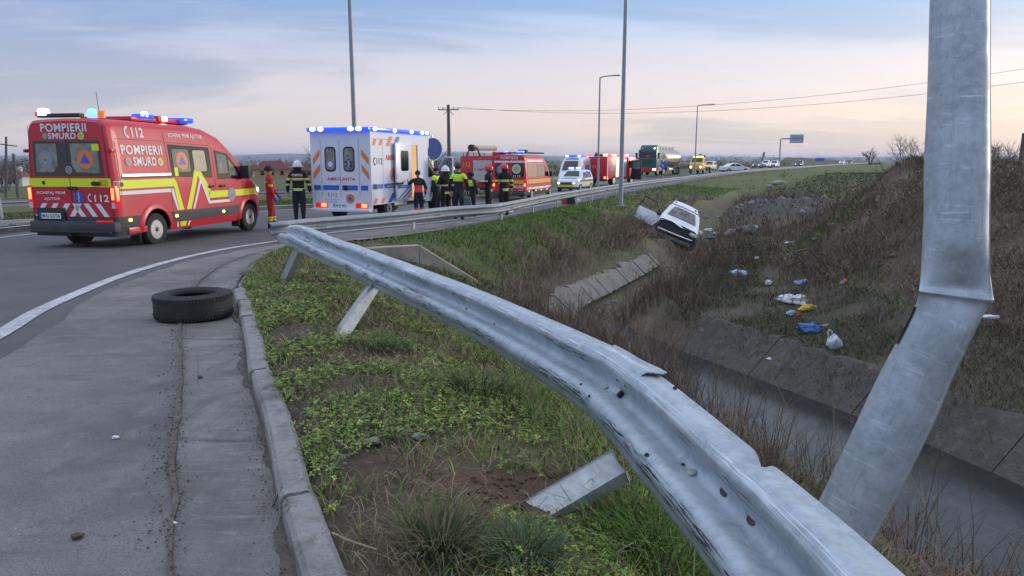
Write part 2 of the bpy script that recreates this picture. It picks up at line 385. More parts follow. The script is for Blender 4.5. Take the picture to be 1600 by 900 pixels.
def axis(segs):
    a = []
    for s, e, st in segs: a += list(np.arange(s, e, st))
    return np.array(a + [segs[-1][1]])
gx = np.r_[-np.geomspace(9000, 40, 26), axis([(-38, -14, 1.2), (-14, -5, .5), (-5, 13.5, .14), (13.5, 20, .35), (20, 45, 1.1)]), np.geomspace(47, 9000, 26)]
gy = np.r_[axis([(-40, -4, 4), (-4, 1, .5), (1, 12, .13), (12, 34, .17), (34, 60, .5), (60, 120, 2)]), np.geomspace(124, 12000, 34)]
GX, GY = np.meshgrid(gx, gy); GQ = np.stack([GX.ravel(), GY.ravel()], 1); GZ = terrain_z(GQ)
nx, ny = len(gx), len(gy); idx = np.arange(nx * ny).reshape(ny, nx)
GF = np.stack([idx[:-1, :-1].ravel(), idx[:-1, 1:].ravel(), idx[1:, 1:].ravel(), idx[1:, :-1].ravel()], 1)
def gridval(A, Q):
    Q = np.asarray(Q, float); A = A.reshape(ny, nx); i = np.clip(np.searchsorted(gx, Q[:, 0]) - 1, 0, nx - 2); j = np.clip(np.searchsorted(gy, Q[:, 1]) - 1, 0, ny - 2)
    u = np.clip((Q[:, 0] - gx[i]) / (gx[i + 1] - gx[i]), 0, 1); v = np.clip((Q[:, 1] - gy[j]) / (gy[j + 1] - gy[j]), 0, 1)
    return (A[j, i] * (1 - u) + A[j, i + 1] * u) * (1 - v) + (A[j + 1, i] * (1 - u) + A[j + 1, i + 1] * u) * v
def tfast(Q, *a): return gridval(GZ, Q)
def tz(x, y): return float(tfast(np.array([[x, y]]))[0])
# what grows or lies where: soil and cover colours by zone
def lerp(a, b, t): return a * (1 - t[:, None]) + np.array(b) * t[:, None]
GREEN = np.array([.12, .145, .055]); DGREEN = np.array([.10, .105, .06]); SOIL = np.array([.12, .09, .07]); DSOIL = np.array([.105, .074, .056]); STRAW = np.array([.24, .19, .14]); BRUSH = np.array([.145, .117, .10]); FIELD = np.array([.095, .14, .035]); PLAIN = np.array([.13, .12, .075]); GREYR = np.array([.12, .11, .105])
dKa = dist_pl(GQ, KERB); dCa = dist_pl(GQ, CANAL)
def gauss(x, y, sx, sy): return np.exp(-(((GQ[:, 0] - x) / sx) ** 2 + ((GQ[:, 1] - y) / sy) ** 2))
col = np.tile(GREEN, (len(GQ), 1)) * (1 + .25 * fbm(GQ, 3, 4, 5))[:, None]
col = lerp(col, SOIL, smooth01((fbm(GQ, .8, 4, 11) + .3) * 2.2) * .85 * (GQ[:, 1] < 30))
below = smooth01((-.75 - GZ) / .7) * (GQ[:, 0] > -3) * (GQ[:, 1] > 0) * (GQ[:, 1] < 70)
col = lerp(col, BRUSH, below * (.55 + .4 * fbm(GQ, 2.5, 3, 41)).clip(0, 1))
col = lerp(col, STRAW, below * smooth01((fbm(GQ, 1.8, 3, 47) - .1) * 3) * .5)
other = smooth01((dCa - 1.0) / .8) * (GQ[:, 0] > 3) * (GQ[:, 1] < 62) * (dKa > 3)
col = lerp(col, BRUSH * .9, other * (GQ[:, 0] < 60) * .85)
md = other * smooth01((GZ + 1.25) / .5) * (GQ[:, 1] < 31) * smooth01((GQ[:, 0] - 6) / 2) * smooth01((15.5 - GQ[:, 0] + .0) / 2)
col = lerp(col, DSOIL, md * .9); col = lerp(col, STRAW * .75, md * smooth01((fbm(GQ, 1.2, 4, 53) - .12) * 4) * .6)
strip = other * smooth01((-1.2 - GZ) / .3) * (GQ[:, 1] < 27); col = lerp(col, DGREEN * .95, strip * smooth01((fbm(GQ, 2.2, 3, 61) + .25) * 2.5) * .8)
col = lerp(col, GREYR * .8, other * smooth01((GQ[:, 1] - 33) / 5) * smooth01((GQ[:, 0] - 9.5) / 2) * (GQ[:, 1] < 54) * (GQ[:, 0] < 30) * .8)
mead = smooth01((GQ[:, 1] - 50) / 6) * smooth01((dKa - 8) / 4) * (GQ[:, 0] > 5) * smooth01((260 - GQ[:, 1]) / 100); col = lerp(col, FIELD * .8, mead * .8)
gf = smooth01((GQ[:, 0] - 16.5) / 2) * (GQ[:, 1] < 160) * (GQ[:, 1] > -50) * smooth01((1.2 - np.abs(GQ[:, 1] / np.maximum(GQ[:, 0], 1) - 1.2) )/ .2); col = lerp(col, FIELD, gf * .9)
left = smooth01((-GQ[:, 0] - 14 + .35 * GQ[:, 1]) / 6) * (dKa < -12); col = lerp(col, FIELD * .72 + SOIL * .25, left * .9)
rr = np.hypot(GQ[:, 0], GQ[:, 1]); fb = smooth01((rr - 180) / 200); col = lerp(col, PLAIN * (1 + .0), fb * .85)
col *= (1 + .35 * fb * np.sign(vnoise(GQ, 160, 77)) * .6)[:, None]
for x, y, sx, sy in ((-.85, 5.0, .55, .45), (.02, 2.88, .36, .2), (-.62, 2.9, .15, .2), (-1.75, 5.6, .3, .6), (-2.6, 16.0, 1.0, .6), (-3.0, 14.6, .5, .5)):
    col = lerp(col, np.array([.105, .066, .045]) if y < 4 or x == -.85 else SOIL * 1.15, smooth01(gauss(x, y, sx, sy) * 1.6 + .25 * fbm(GQ, .35, 3, 71) * (gauss(x, y, sx * 1.5, sy * 1.5) > .2)))
col = lerp(col, SOIL * .7, smooth01((.3 - np.abs(dKa - .22)) / .2) * (GQ[:, 1] < 12) * (dKa > 0) * .8)
m_ground = mat('ground_cover', (.1, .1, .05), .95, attr='Col', var=[(9, (.05, .04, .03), .5, .8), (60, (.15, .125, .085), .54, .8), (22, (.06, .048, .04), .54, .72)], bump=(24, 1.0, 9), spec=.15)
ground = fast_mesh('ground', np.c_[GQ, GZ], GF, m_ground, cols=np.clip(col, .01, 1), smooth=True); tag(ground, kind='structure')

# ------------------------------------------------------------------ roads (sheets that follow the fall of the road)
m_asph = mat('asphalt', (.088, .088, .094), .75, var=[(1.3, (.118, .116, .118), .4, .7), (160, (.035, .035, .04), .5, .75), (70, (.12, .12, .12), .64, .78)], bump=(240, .35, 3), spec=.4)
m_dusty = mat('dusty_asphalt', (.275, .26, .25), .85, var=[(.7, (.165, .157, .155), .40, .62), (4.5, (.31, .292, .275), .5, .8), (150, (.10, .095, .095), .53, .66), (45, (.17, .16, .155), .55, .75), (70, (.40, .385, .365), .64, .74), (2.4, (.15, .142, .138), .55, .75, (.5, 4, 1))], bump=(110, .9, 4), spec=.25)
m_conc = mat('gutter_concrete', (.28, .267, .255), .88, var=[(1.4, (.16, .15, .14), .40, .62), (7, (.35, .33, .31), .5, .85, (.5, 3, 1)), (120, (.12, .115, .11), .54, .7), (18, (.19, .18, .17), .54, .72), (3.2, (.17, .155, .14), .56, .72, (4, .6, 1))], bump=(75, .9, 6), spec=.2)
m_kerb = mat('kerb_concrete', (.30, .29, .28), .85, var=[(6, (.20, .19, .18), .45, .7), (30, (.40, .39, .375), .55, .8), (2.5, (.13, .12, .11), .56, .72), (90, (.16, .15, .145), .58, .7), (9, (.14, .13, .12), .60, .70)], bump=(45, .9, 7), spec=.2)
m_white = mat('road_paint', (.52, .52, .53), .75, var=[(9, (.26, .26, .27), .46, .66), (2, (.36, .36, .37), .45, .65), (120, (.3, .3, .3), .58, .7)])
m_soilline = mat('gutter_dirt', (.10, .085, .072), .95, var=[(14, (.16, .14, .12), .40, .62)], bump=(90, .8))
def sheet(name, A, B, mats, lift, rows=1, parent=None):
    """strip between two polylines with the same number of points"""
    n = len(A); P = []
    for k in range(rows + 1):
        q = A + (B - A) * k / rows; P.append(np.c_[q, zrv(q[:, 1]) + lift])
    V = np.concatenate(P); i = np.arange(n - 1); Fs = []
    for k in range(rows): Fs.append(np.stack([k * n + i, k * n + i + 1, (k + 1) * n + i + 1, (k + 1) * n + i], 1))
    o = fast_mesh(name, V, np.concatenate(Fs), mats, parent=parent); me = o.data
    if me.polygons[0].normal.z < 0: me.flip_normals()
    return o
def by_len(P, n):
    d = np.r_[0, np.cumsum(np.linalg.norm(np.diff(P, axis=0), axis=1))]; return d
def road_mesh(name, poly, lift, mats, step):
    ys = np.unique(np.concatenate([poly[:, 1], [v for v in ZR[:, 0] if poly[:, 1].min() < v < poly[:, 1].max()]]))
    b = bmesh.new(); vs = [b.verts.new((p[0], p[1], 0)) for p in poly]; f = b.faces.new(vs)
    for y in list(np.arange(-6, 60, 1.0)) + [65, 70, 75, 82, 90, 100, 115, 130, 160, 200, 250, 300, 400, 600]:
        bmesh.ops.bisect_plane(b, geom=b.verts[:] + b.edges[:] + b.faces[:], plane_co=(0, y, 0), plane_no=(0, 1, 0))
    bmesh.ops.triangulate(b, faces=b.faces[:])
    for v in b.verts: v.co.z = zr(v.co.y) + lift
    bmesh.ops.recalc_face_normals(b, faces=b.faces)
    if sum(fc.normal.z for fc in b.faces) < 0: bmesh.ops.reverse_faces(b, faces=b.faces)
    me = bpy.data.meshes.new(name); b.to_mesh(me); b.free(); return tag(link(name, me, None, mats), kind='structure')
def dedupe(P, e=1e-4):
    o = [P[0]]
    for p in P[1:]:
        if np.hypot(*(p - o[-1])) > e: o.append(p)
    return np.array(o)
road_mesh('road', dedupe(ROAD), 0, m_asph, 1)
road_mesh('slip_road', dedupe(ROAD2), -.02, m_dusty, 1)
# dusty shoulder between the edge line and the gutter
EDGE = smooth_pl([(-1.2, -3), (-2.8, 1.5), (-3.75, 4.2), (-4.29, 5.91), (-4.69, 7), (-5.08, 8.43), (-5.46, 10.16), (-5.68, 12.23), (-5.63, 14.38), (-5.2, 16.3), (-4.7, 18.3), (-3.62, 20.43), (-2.05, 23.17), (0, 28.63)], 10)
GUT = smooth_pl([(1.6, -3.5), (-.25, .3), (-1.17, 2.21), (-1.41, 2.77), (-1.68, 3.32), (-1.92, 3.91), (-2.43, 5.08), (-2.9, 6.09), (-3.62, 7.9), (-4.12, 9.4), (-4.5, 11), (-4.72, 12.56), (-4.7, 14.2), (-4.35, 15.6), (-3.7, 16.9), (-2.9, 18.3), (-2.1, 19.9), (-1.2, 22.4), (.3, 27.9)], 10)
def even(P, n):
    d = np.r_[0, np.cumsum(np.linalg.norm(np.diff(P, axis=0), axis=1))]; s = np.linspace(0, d[-1], n); return np.stack([np.interp(s, d, P[:, i]) for i in range(2)], 1)
gA = even(GUT, 240); eB = even(EDGE, 240)
wob = fbm(gA, 1.1, 4, 91) * .07 + fbm(gA, .25, 3, 95) * .025
gA = offset2(gA, .14)
inner = offset2(eB, -.12 + 0 * wob); inner2 = offset2(eB, .35 + .25 * fbm(eB, 1.5, 4, 97))
tag(sheet('shoulder', gA, inner2, m_dusty, .004, rows=3), kind='structure')
# edge lines
def stripe_line(P, w, lift=.008, name='edge_line'):
    A = offset2(P, -w / 2); B = offset2(P, w / 2); return tag(sheet(name, A, B, m_white, lift), kind='structure')
far_edge = offset2(KERB, -1.25); far_edge = far_edge[(KERB[:, 1] > 28.6)]
stripe_line(np.concatenate([EDGE, far_edge[1:]]), .16)
fl = offset2(FARK, .75); stripe_line(fl[(FARK[:, 1] > -4) & (FARK[:, 1] < 400)], .13)
mid = offset2(KERB, -4.75)[(KERB[:, 1] > 24)]; 
mids = resample(mid[mid[:, 1] < 130], .5)
for k in range(0, len(mids) - 8, 18): stripe_line(mids[k:k + 8], .12, name='lane_dash')
r2l = (R2O); stripe_line(even(offset2(r2l, .35), 60), .12, lift=-.012)
# concrete gutter: slabs with open joints, and the dirt that lies along their edge
gut = empty('gutter', kind='structure')
kE = even(offset2(KERB[(KERB[:, 1] > -1) & (KERB[:, 1] < 20)], -.0), 400); gE = even(GUT[(GUT[:, 1] > -1) & (GUT[:, 1] < 20)], 400)
cuts = [0]
dk_ = np.r_[0, np.cumsum(np.linalg.norm(np.diff(kE, axis=0), axis=1))]
s = 1.85
while s < dk_[-1]: cuts.append(int(np.searchsorted(dk_, s))); s += random.uniform(2.3, 3.4)
cuts.append(399)
for a, b in zip(cuts[:-1], cuts[1:]):
    if b - a < 4: continue
    sl = slice(a, b + 1); n_ = len(kE[sl]) 
    tilt = random.uniform(-.004, .004)
    A = kE[sl].copy(); gg = gE[sl].copy()
    for X_ in (A, gg): X_[-1] += (X_[-2] - X_[-1]) * .3
    B = offset2(gg, .02 + .04 * fbm(gg, .5, 3, 5)); V = []; 
    for k in range(4):
        q = A + (B - A) * k / 3; V.append(np.c_[q, zrv(q[:, 1]) + .012 + tilt - .006 * math.sin(k / 3 * math.pi)])
    V = np.concatenate(V + [np.c_[A, zrv(A[:, 1]) - .03], np.c_[B, zrv(B[:, 1]) - .03]]); i = np.arange(n_ - 1); Fs = [np.stack([k * n_ + i, k * n_ + i + 1, (k + 1) * n_ + i + 1, (k + 1) * n_ + i], 1) for k in range(3)]
    Fs.append(np.stack([3 * n_ + i, 3 * n_ + i + 1, 5 * n_ + i + 1, 5 * n_ + i], 1))
    Fs.append(np.array([[k * n_ + j, (k + 1) * n_ + j, (5 if k == 2 else 4) * n_ + j, 4 * n_ + j] for k in range(3) for j in (0, n_ - 1)]))
    fast_mesh('slab', V, np.concatenate(Fs), m_conc, parent=gut)
dl = even(GUT[(GUT[:, 1] > -1) & (GUT[:, 1] < 21)], 500); w1 = .006 + .022 * np.clip(fbm(dl, .5, 4, 13) + .35, 0, 1); w2 = .004 + .02 * np.clip(fbm(dl, .3, 4, 19) + .3, 0, 1)
tag(sheet('gutter_dirt', offset2(dl, -w1 + .03), offset2(dl, w2 + .03), m_soilline, .0165), kind='stuff')
dl = kE[:330]; tag(sheet('kerb_dirt', offset2(dl, -.012 - .12 * np.clip(fbm(dl, .4, 4, 15) + .10, 0, 1)), offset2(dl, .004), m_soilline, .0175), kind='stuff')
# kerb stones
kerb = empty('kerb', kind='structure')
ks = KERB[(KERB[:, 1] > .5) & (KERB[:, 1] < 14.6)]
kd = np.r_[0, np.cumsum(np.linalg.norm(np.diff(ks, axis=0), axis=1))]
s = 0; j = 0
while s < kd[-1] - .3:
    L = .98 if s < 7.2 else .55; seg = np.linspace(s + .008, min(s + L, kd[-1]) - .006, 9); P = np.stack([np.interp(seg, kd, ks[:, i]) for i in range(2)], 1)
    low = s > 7.3; h = .105 if not low else random.uniform(.02, .06); wd = .125 if not low else .10; off = random.uniform(-.012, .012) + (.02 if low else 0); hz = h + random.uniform(-.008, .008); yaw = random.uniform(-.01, .01)
    b = MB(); G_ = []
    for i, p in enumerate(P):
        t_ = (P[min(i + 1, 8)] - P[max(i - 1, 0)]); t_ = t_ / np.hypot(*t_); n_ = np.array([t_[1], -t_[0]]); z0 = zr(p[1]); o_ = off + yaw * (i - 4) / 4; row = []
        e = .004 * math.sin(i * 2.1 + j) + random.uniform(-.004, .004)
        for a_, z_ in ((-.004, -.1), (0, hz - .022 + e), (.018, hz + e), (wd - .02, hz + .002 + e * .6), (wd, hz - .015), (wd, -.1)):
            q = p + n_ * (a_ + o_); row.append((q[0], q[1], z0 + z_))
        G_.append(row)
    V = b.grid(G_); b.b.faces.new(V[0]); b.b.faces.new(V[-1][::-1])
    b.build('kerb_stone', m_kerb, kerb, sharp=28); s += L; j += 1
# far kerb with its white painted edge
A = FARK[(FARK[:, 1] > -6) & (FARK[:, 1] < 46)]
fk = empty('far_kerb', kind='structure')
m_dark = mat('dark_kerb', (.10, .10, .10), .85, var=[(5, (.2, .2, .195), .45, .75)])
fa = even(A, 150); tag(sheet('kerb_face', fa, offset2(fa, -.05), m_dark, .0), kind='structure')
b = MB(); b.grid([[(p[0], p[1], zr(p[1]) - .05), (p[0] - .01, p[1], zr(p[1]) + .13), (q[0], q[1], zr(q[1]) + .14), (q[0], q[1], zr(q[1]) - .05)] for p, q in zip(fa, offset2(fa, -.3))]); b.build('kerb_body', m_dark, fk)
sheet('kerb_paint', offset2(fa, -.03), offset2(fa, -.2), m_white, .145, parent=fk)
# ------------------------------------------------------------------ canal: water, lining slabs
m_water = mat('canal_water', (.03, .031, .03), .16, var=[(1.2, (.06, .054, .046), .5, .7), (14, (.10, .09, .075), .64, .72)], bump=(5, .05, 3), spec=.28)
wl = even(CANAL[(CANAL[:, 1] > -6) & (CANAL[:, 1] < 18.4)], 80)
V = np.concatenate([np.c_[offset2(wl, -1.6), np.full(80, WATER_Z)], np.c_[offset2(wl, 1.6), np.full(80, WATER_Z)]]); i = np.arange(79)
w = fast_mesh('canal_water', V, np.stack([i, i + 1, i + 81, i + 80], 1), m_water); tag(w, kind='structure')
if w.data.polygons[0].normal.z < 0: w.data.flip_normals()
m_lin = mat('canal_concrete', (.115, .103, .094), .9, var=[(1.1, (.085, .077, .07), .40, .62), (7, (.165, .15, .137), .52, .74), (3.0, (.07, .068, .048), .52, .68), (26, (.08, .072, .065), .56, .7)], bump=(22, 1.0, 8), spec=.2)
m_lin2 = mat('canal_slab_light', (.27, .245, .215), .9, var=[(2.2, (.17, .155, .14), .45, .72), (14, (.38, .36, .33), .55, .8)], bump=(40, .6, 7), spec=.2)
lining = empty('canal_lining', kind='structure')
def lining_slabs(P, side, mats, hw_, z0, top, L, gap, skip=0.0, parent=lining, tk=.1):
    d = np.r_[0, np.cumsum(np.linalg.norm(np.diff(P, axis=0), axis=1))]; s = 0
    while s < d[-1] - L * .5:
        nq = 4 if L < 1 else 9; seg = np.linspace(s + gap / 2, min(s + L - gap / 2, d[-1]), nq)
        q = np.stack([np.interp(seg, d, P[:, i]) for i in range(2)], 1); s += L
        if random.random() < skip: continue
        dz_ = random.uniform(-.03, .03); b = MB(); rows = []
        for i, p in enumerate(q):
            t_ = q[min(i + 1, nq - 1)] - q[max(i - 1, 0)]; t_ = t_ / np.hypot(*t_); n_ = np.array([t_[1], -t_[0]]) * side
            hw1 = float(np.interp(p[1], [-6, 10, 13, 16, 20, 26, 34, 60], [1.35, 1.2, .95, .7, .6, .6, .5, .4])) + dz_ * .5
            zb = z0(p[1]) - .25; zt = top(p[1]) + dz_ + random.uniform(-.035, .03); w_ = hw1 + (zt - zb) / .95
            rows.append([(*(p + n_ * hw1), zb), (*(p + n_ * w_), zt), (*(p + n_ * (w_ + .16)), zt), (*(p + n_ * (w_ + .16)), zt - .2)])
        V = b.grid(rows, smooth=False); b.b.faces.new(V[0]); b.b.faces.new(V[-1][::-1])
        b.build('lining_slab', mats, parent)
cn = CANAL
near = resample(cn[(cn[:, 1] < 17.4)], .2)
lining_slabs(near[(near[:, 1] > -5) & (near[:, 1] < 15.6)], 1, m_lin, 0, lambda y: WATER_Z, lambda y: float(np.interp(y, [0, 10, 16], [-1.74, -1.76, -1.66])), 2.4, .014)
up = resample(cn[(cn[:, 1] > 15.6) & (cn[:, 1] < 27.5)], .2)
lining_slabs(up, -1, m_lin2, 0, lambda y: float(np.interp(y, [17, 21, 30, 40], [-2.13, -2.03, -1.78, -1.53])) + random.uniform(-.03, .03), lambda y: float(np.interp(y, [15, 20, 28], [-1.92, -1.80, -1.72])) + random.uniform(-.05, .05), .62, .035, skip=.06)
# ------------------------------------------------------------------ galvanised steel
def steel(name, base=(.40, .455, .505), rough=.50, metal=.42, scr=0):
    m = bpy.data.materials.new(name); m.use_nodes = True; t = m.node_tree; b = t.nodes['Principled BSDF']
    L = t.links.new; N = t.nodes.new
    tc = N('ShaderNodeTexCoord'); src = tc.outputs['UV'] if scr else tc.outputs['Object']
    def noise_(scale, st=(1, 1, 1), det=6, rg=.6, c=src):
        mp = N('ShaderNodeMapping'); mp.inputs['Scale'].default_value = st; L(c, mp.inputs[0])
        n = N('ShaderNodeTexNoise'); n.inputs['Scale'].default_value = scale; n.inputs['Detail'].default_value = det; n.inputs['Roughness'].default_value = rg; L(mp.outputs[0], n.inputs['Vector']); return n.outputs[0]
    def rng_(f, a, bb, lo=0, hi=1):
        r = N('ShaderNodeMapRange'); r.inputs[1].default_value = a; r.inputs[2].default_value = bb; r.inputs[3].default_value = lo; r.inputs[4].default_value = hi; L(f, r.inputs[0]); return r.outputs[0]
    def mix_(f, a, c):
        x = N('ShaderNodeMix'); x.data_type = 'RGBA'
        for i, v in ((0, f), (6, a), (7, c)):
            if isinstance(v, tuple): x.inputs[i].default_value = (*v, 1)
            else: L(v, x.inputs[i])
        return x.outputs[2]
    c = mix_(rng_(noise_(26, c=tc.outputs['Object'], rg=.75), .42, .62), base, tuple(v * .76 for v in base))
    c = mix_(rng_(noise_(5.5, det=8, c=tc.outputs['Object'], rg=.7), .50, .66), c, tuple(min(1, v * 1.13) for v in base))
    rgh = rng_(noise_(14, c=tc.outputs['Object']), .3, .7, rough - .1, rough + .14)
    if scr:
        streak = noise_(6, (.8, 26, 1), 5); c = mix_(rng_(streak, .60, .74, 0, .5), c, (.72, .78, .84))
        cross = noise_(9, (7, .6, 1), 6); c = mix_(rng_(cross, .58, .76, 0, .45), c, tuple(v * .7 for v in base))
        if scr == 1:
            sp = N('ShaderNodeSeparateXYZ'); L(tc.outputs['UV'], sp.inputs[0]); v = sp.outputs[1]; u = sp.outputs[0]
            def band(x, a, w):
                s1 = N('ShaderNodeMath'); s1.operation = 'SUBTRACT'; L(x, s1.inputs[0]); s1.inputs[1].default_value = a
                s2 = N('ShaderNodeMath'); s2.operation = 'ABSOLUTE'; L(s1.outputs[0], s2.inputs[0]); return rng_(s2.outputs[0], w * .55, w, 1, 0)
            def mul(a, bb):
                s1 = N('ShaderNodeMath'); s1.operation = 'MULTIPLY'; L(a, s1.inputs[0]); L(bb, s1.inputs[1]); return s1.outputs[0]
            grit = rng_(noise_(3, (2.2, 22, 1), 8, .7), .49, .54)
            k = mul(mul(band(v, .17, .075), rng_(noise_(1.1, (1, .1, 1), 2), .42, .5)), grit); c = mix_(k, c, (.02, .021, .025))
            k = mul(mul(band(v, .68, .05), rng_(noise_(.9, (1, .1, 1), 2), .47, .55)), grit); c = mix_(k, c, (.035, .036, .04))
            k = mul(mul(band(v, .30, .09), band(u, 4.05, .3)), rng_(noise_(7, (.7, 3, 1), 6), .44, .56)); c = mix_(k, c, (.16, .12, .08))
            k = mul(mul(band(v, .40, .10), band(u, 8.55, .2)), rng_(noise_(14, (1, 4, 1), 6), .5, .62)); c = mix_(k, c, (.13, .10, .075))
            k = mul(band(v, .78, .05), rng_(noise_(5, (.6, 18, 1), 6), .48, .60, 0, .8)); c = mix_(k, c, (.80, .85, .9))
        else:
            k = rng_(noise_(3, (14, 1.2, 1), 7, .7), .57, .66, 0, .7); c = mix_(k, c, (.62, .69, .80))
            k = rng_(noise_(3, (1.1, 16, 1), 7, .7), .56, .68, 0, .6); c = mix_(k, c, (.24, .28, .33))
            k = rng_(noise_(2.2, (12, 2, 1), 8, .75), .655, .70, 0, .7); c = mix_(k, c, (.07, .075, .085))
    L(c, b.inputs['Base Color']); L(rgh, b.inputs['Roughness']); b.inputs['Metallic'].default_value = metal
    bp = N('ShaderNodeBump'); bp.inputs['Strength'].default_value = .10; bp.inputs['Distance'].default_value = .01
    L(noise_(7, det=3, c=tc.outputs['Object']), bp.inputs['Height']); L(bp.outputs[0], b.inputs['Normal'])
    MATS[name] = m; return m
m_beam = steel('scuffed_galvanised', scr=1); m_pole = steel('galvanised_pole', base=(.39, .44, .49), rough=.50, metal=.28, scr=2); m_galv = steel('galvanised', base=(.30, .33, .35), rough=.6, metal=.35); m_post = steel('galvanised_post', base=(.38, .40, .41), rough=.6, metal=.35)
m_hole = mat('hole_shadow', (.012, .010, .009), .9); m_rusty = mat('rusty_edge', (.09, .06, .045), .9, var=[(40, (.05, .04, .035), .4, .6)])

# ------------------------------------------------------------------ the bent guardrail at the verge
WP = [(-.155, .004), (-.142, .012), (-.125, .050), (-.112, .072), (-.095, .082), (-.072, .082), (-.056, .073), (-.042, .048), (-.026, .014), (-.014, .003), (0, 0), (.014, .003), (.026, .014), (.042, .048), (.056, .073), (.072, .082), (.095, .082), (.112, .072), (.125, .050), (.142, .012), (.155, .004)]
ST = np.array([(-2.80, 8.95, .90, .93), (-2.477, 8.392, .92, .88), (-2.001, 7.607, .886, .807), (-1.507, 6.837, .859, .731), (-1.036, 6.077, .829, .657), (-.589, 5.355, .805, .605), (-.218, 4.679, .792, .571), (.062, 4.06, .796, .553), (.256, 3.51, .821, .547), (.397, 3.026, .851, .563), (.473, 2.589, .874, .613), (.532, 2.216, .879, .649), (.585, 1.894, .878, .64), (.612, 1.578, .898, .63), (.622, 1.264, .925, .64), (.63, .8, .95, .65), (.62, .1, .97, .62), (.58, -.7, .96, .58), (.5, -1.6, .92, .5)])
def beam_frames(P):
    Cn = P[:, :3]; ph = P[:, 3]; T = np.gradient(Cn, axis=0); T /= np.linalg.norm(T, axis=1)[:, None]
    Nh = np.stack([T[:, 1], -T[:, 0], 0 * T[:, 0]], 1); Nh /= np.linalg.norm(Nh, axis=1)[:, None]
    W = np.cross(T, Nh); W *= np.sign(W[:, 2:3]); U = np.cos(ph)[:, None] * W - np.sin(ph)[:, None] * Nh; Nn = np.cos(ph)[:, None] * Nh + np.sin(ph)[:, None] * W
    return Cn, U, Nn, T
BS = smooth_pl(ST, 26); BC, BU, BN, BT = beam_frames(BS)
blen = np.r_[0, np.cumsum(np.linalg.norm(np.diff(BC, axis=0), axis=1))]
rail = empty('bent_guardrail', (0, 0, 0), 'bent grey guardrail beam torn off its posts on the verge by the pole', 'guardrail')
def dent(s, u):
    d = 0.0; k = 0.0
    d += -.030 * math.exp(-((s - S_(968)) / .11) ** 2) * math.exp(-((u - .08) / .07) ** 2)      # crease where the beam kinked
    d += .016 * math.exp(-abs(s - S_(992)) / .05) * (u > .03)
    d += -.022 * math.exp(-((s - S_(1142)) / .03) ** 2) * math.exp(-((u - .13) / .04) ** 2)
    d += -.016 * max(0, math.sin(s * 17)) ** 6 * math.exp(-((u + .12) / .035) ** 2) * math.exp(-((s - 4.2) / 1.6) ** 2)
    d += -.012 * max(0, math.sin(s * 9.3 + 1)) ** 8 * math.exp(-((u - .06) / .03) ** 2)
    d += .007 * math.sin(s * 5.1 + u * 20) * math.exp(-((s - 3.4) / 1.3) ** 2) * (u > 0)
    d += .0018 * math.sin(s * 11 + u * 9)
    d += -.02 * math.exp(-((s - 2.0) / .4) ** 2) * math.exp(-((u - .1) / .05) ** 2)
    return d
def wbeam_rows(Cn, U, Nn, ln, dent_=None, s0=0):
    rows = []
    for i in range(len(Cn)):
        row = []
        for u, w in WP:
            d = dent_(ln[i] + s0, u) if dent_ else 0
            uu = u
            if dent_ and ln[i] < .55: 
                k = 1 - ln[i] / .55; uu = u * (1 - .10 * k); w = w * (1 - .35 * k)
            if dent_:
                nick = math.exp(-((ln[i] - S_(1144)) / .035) ** 2); uu -= max(0, u - .1) * .55 * nick
            row.append(Cn[i] + U[i] * uu + Nn[i] * (w + d))
        rows.append(row)
    return rows
def uv_grid(o, nrow, ncol, lens):
    me = o.data; uv = me.uv_layers.new(name='UVMap'); vi = np.empty(len(me.loops), np.int32); me.loops.foreach_get('vertex_index', vi)
    vs = np.linspace(0, 1, ncol); r = (vi // ncol) % nrow; c_ = vi % ncol
    uv.data.foreach_set('uv', np.stack([np.asarray(lens)[r], vs[c_]], 1).astype(np.float32).ravel())
def wbeam(name, rows, m, parent, lens=None, thick=.005):
    V = np.array(rows); nr, nc = V.shape[:2]; i, j = np.meshgrid(np.arange(nr - 1), np.arange(nc - 1), indexing='ij'); a = (i * nc + j).ravel()
    o = fast_mesh(name, V.reshape(-1, 3), np.stack([a, a + 1, a + nc + 1, a + nc], 1), m, parent=parent, smooth=True)
    uv_grid(o, nr, nc, lens if lens is not None else np.arange(nr) * .1)
    so_ = o.modifiers.new('thickness', 'SOLIDIFY'); so_.thickness = thick; so_.offset = 0
    return o
_bs, _bc = math.sin(PITCH), math.cos(PITCH); _zc = BC[:, 1] * _bc - (BC[:, 2] - CAMZ) * _bs; _bx = 800 + F * BC[:, 0] / _zc
_ok = BC[:, 1] > 1.0
def S_(px_): return float(np.interp(px_, _bx[_ok], blen[_ok]))
wbeam('beam', wbeam_rows(BC, BU, BN, blen, dent), m_beam, rail, blen)
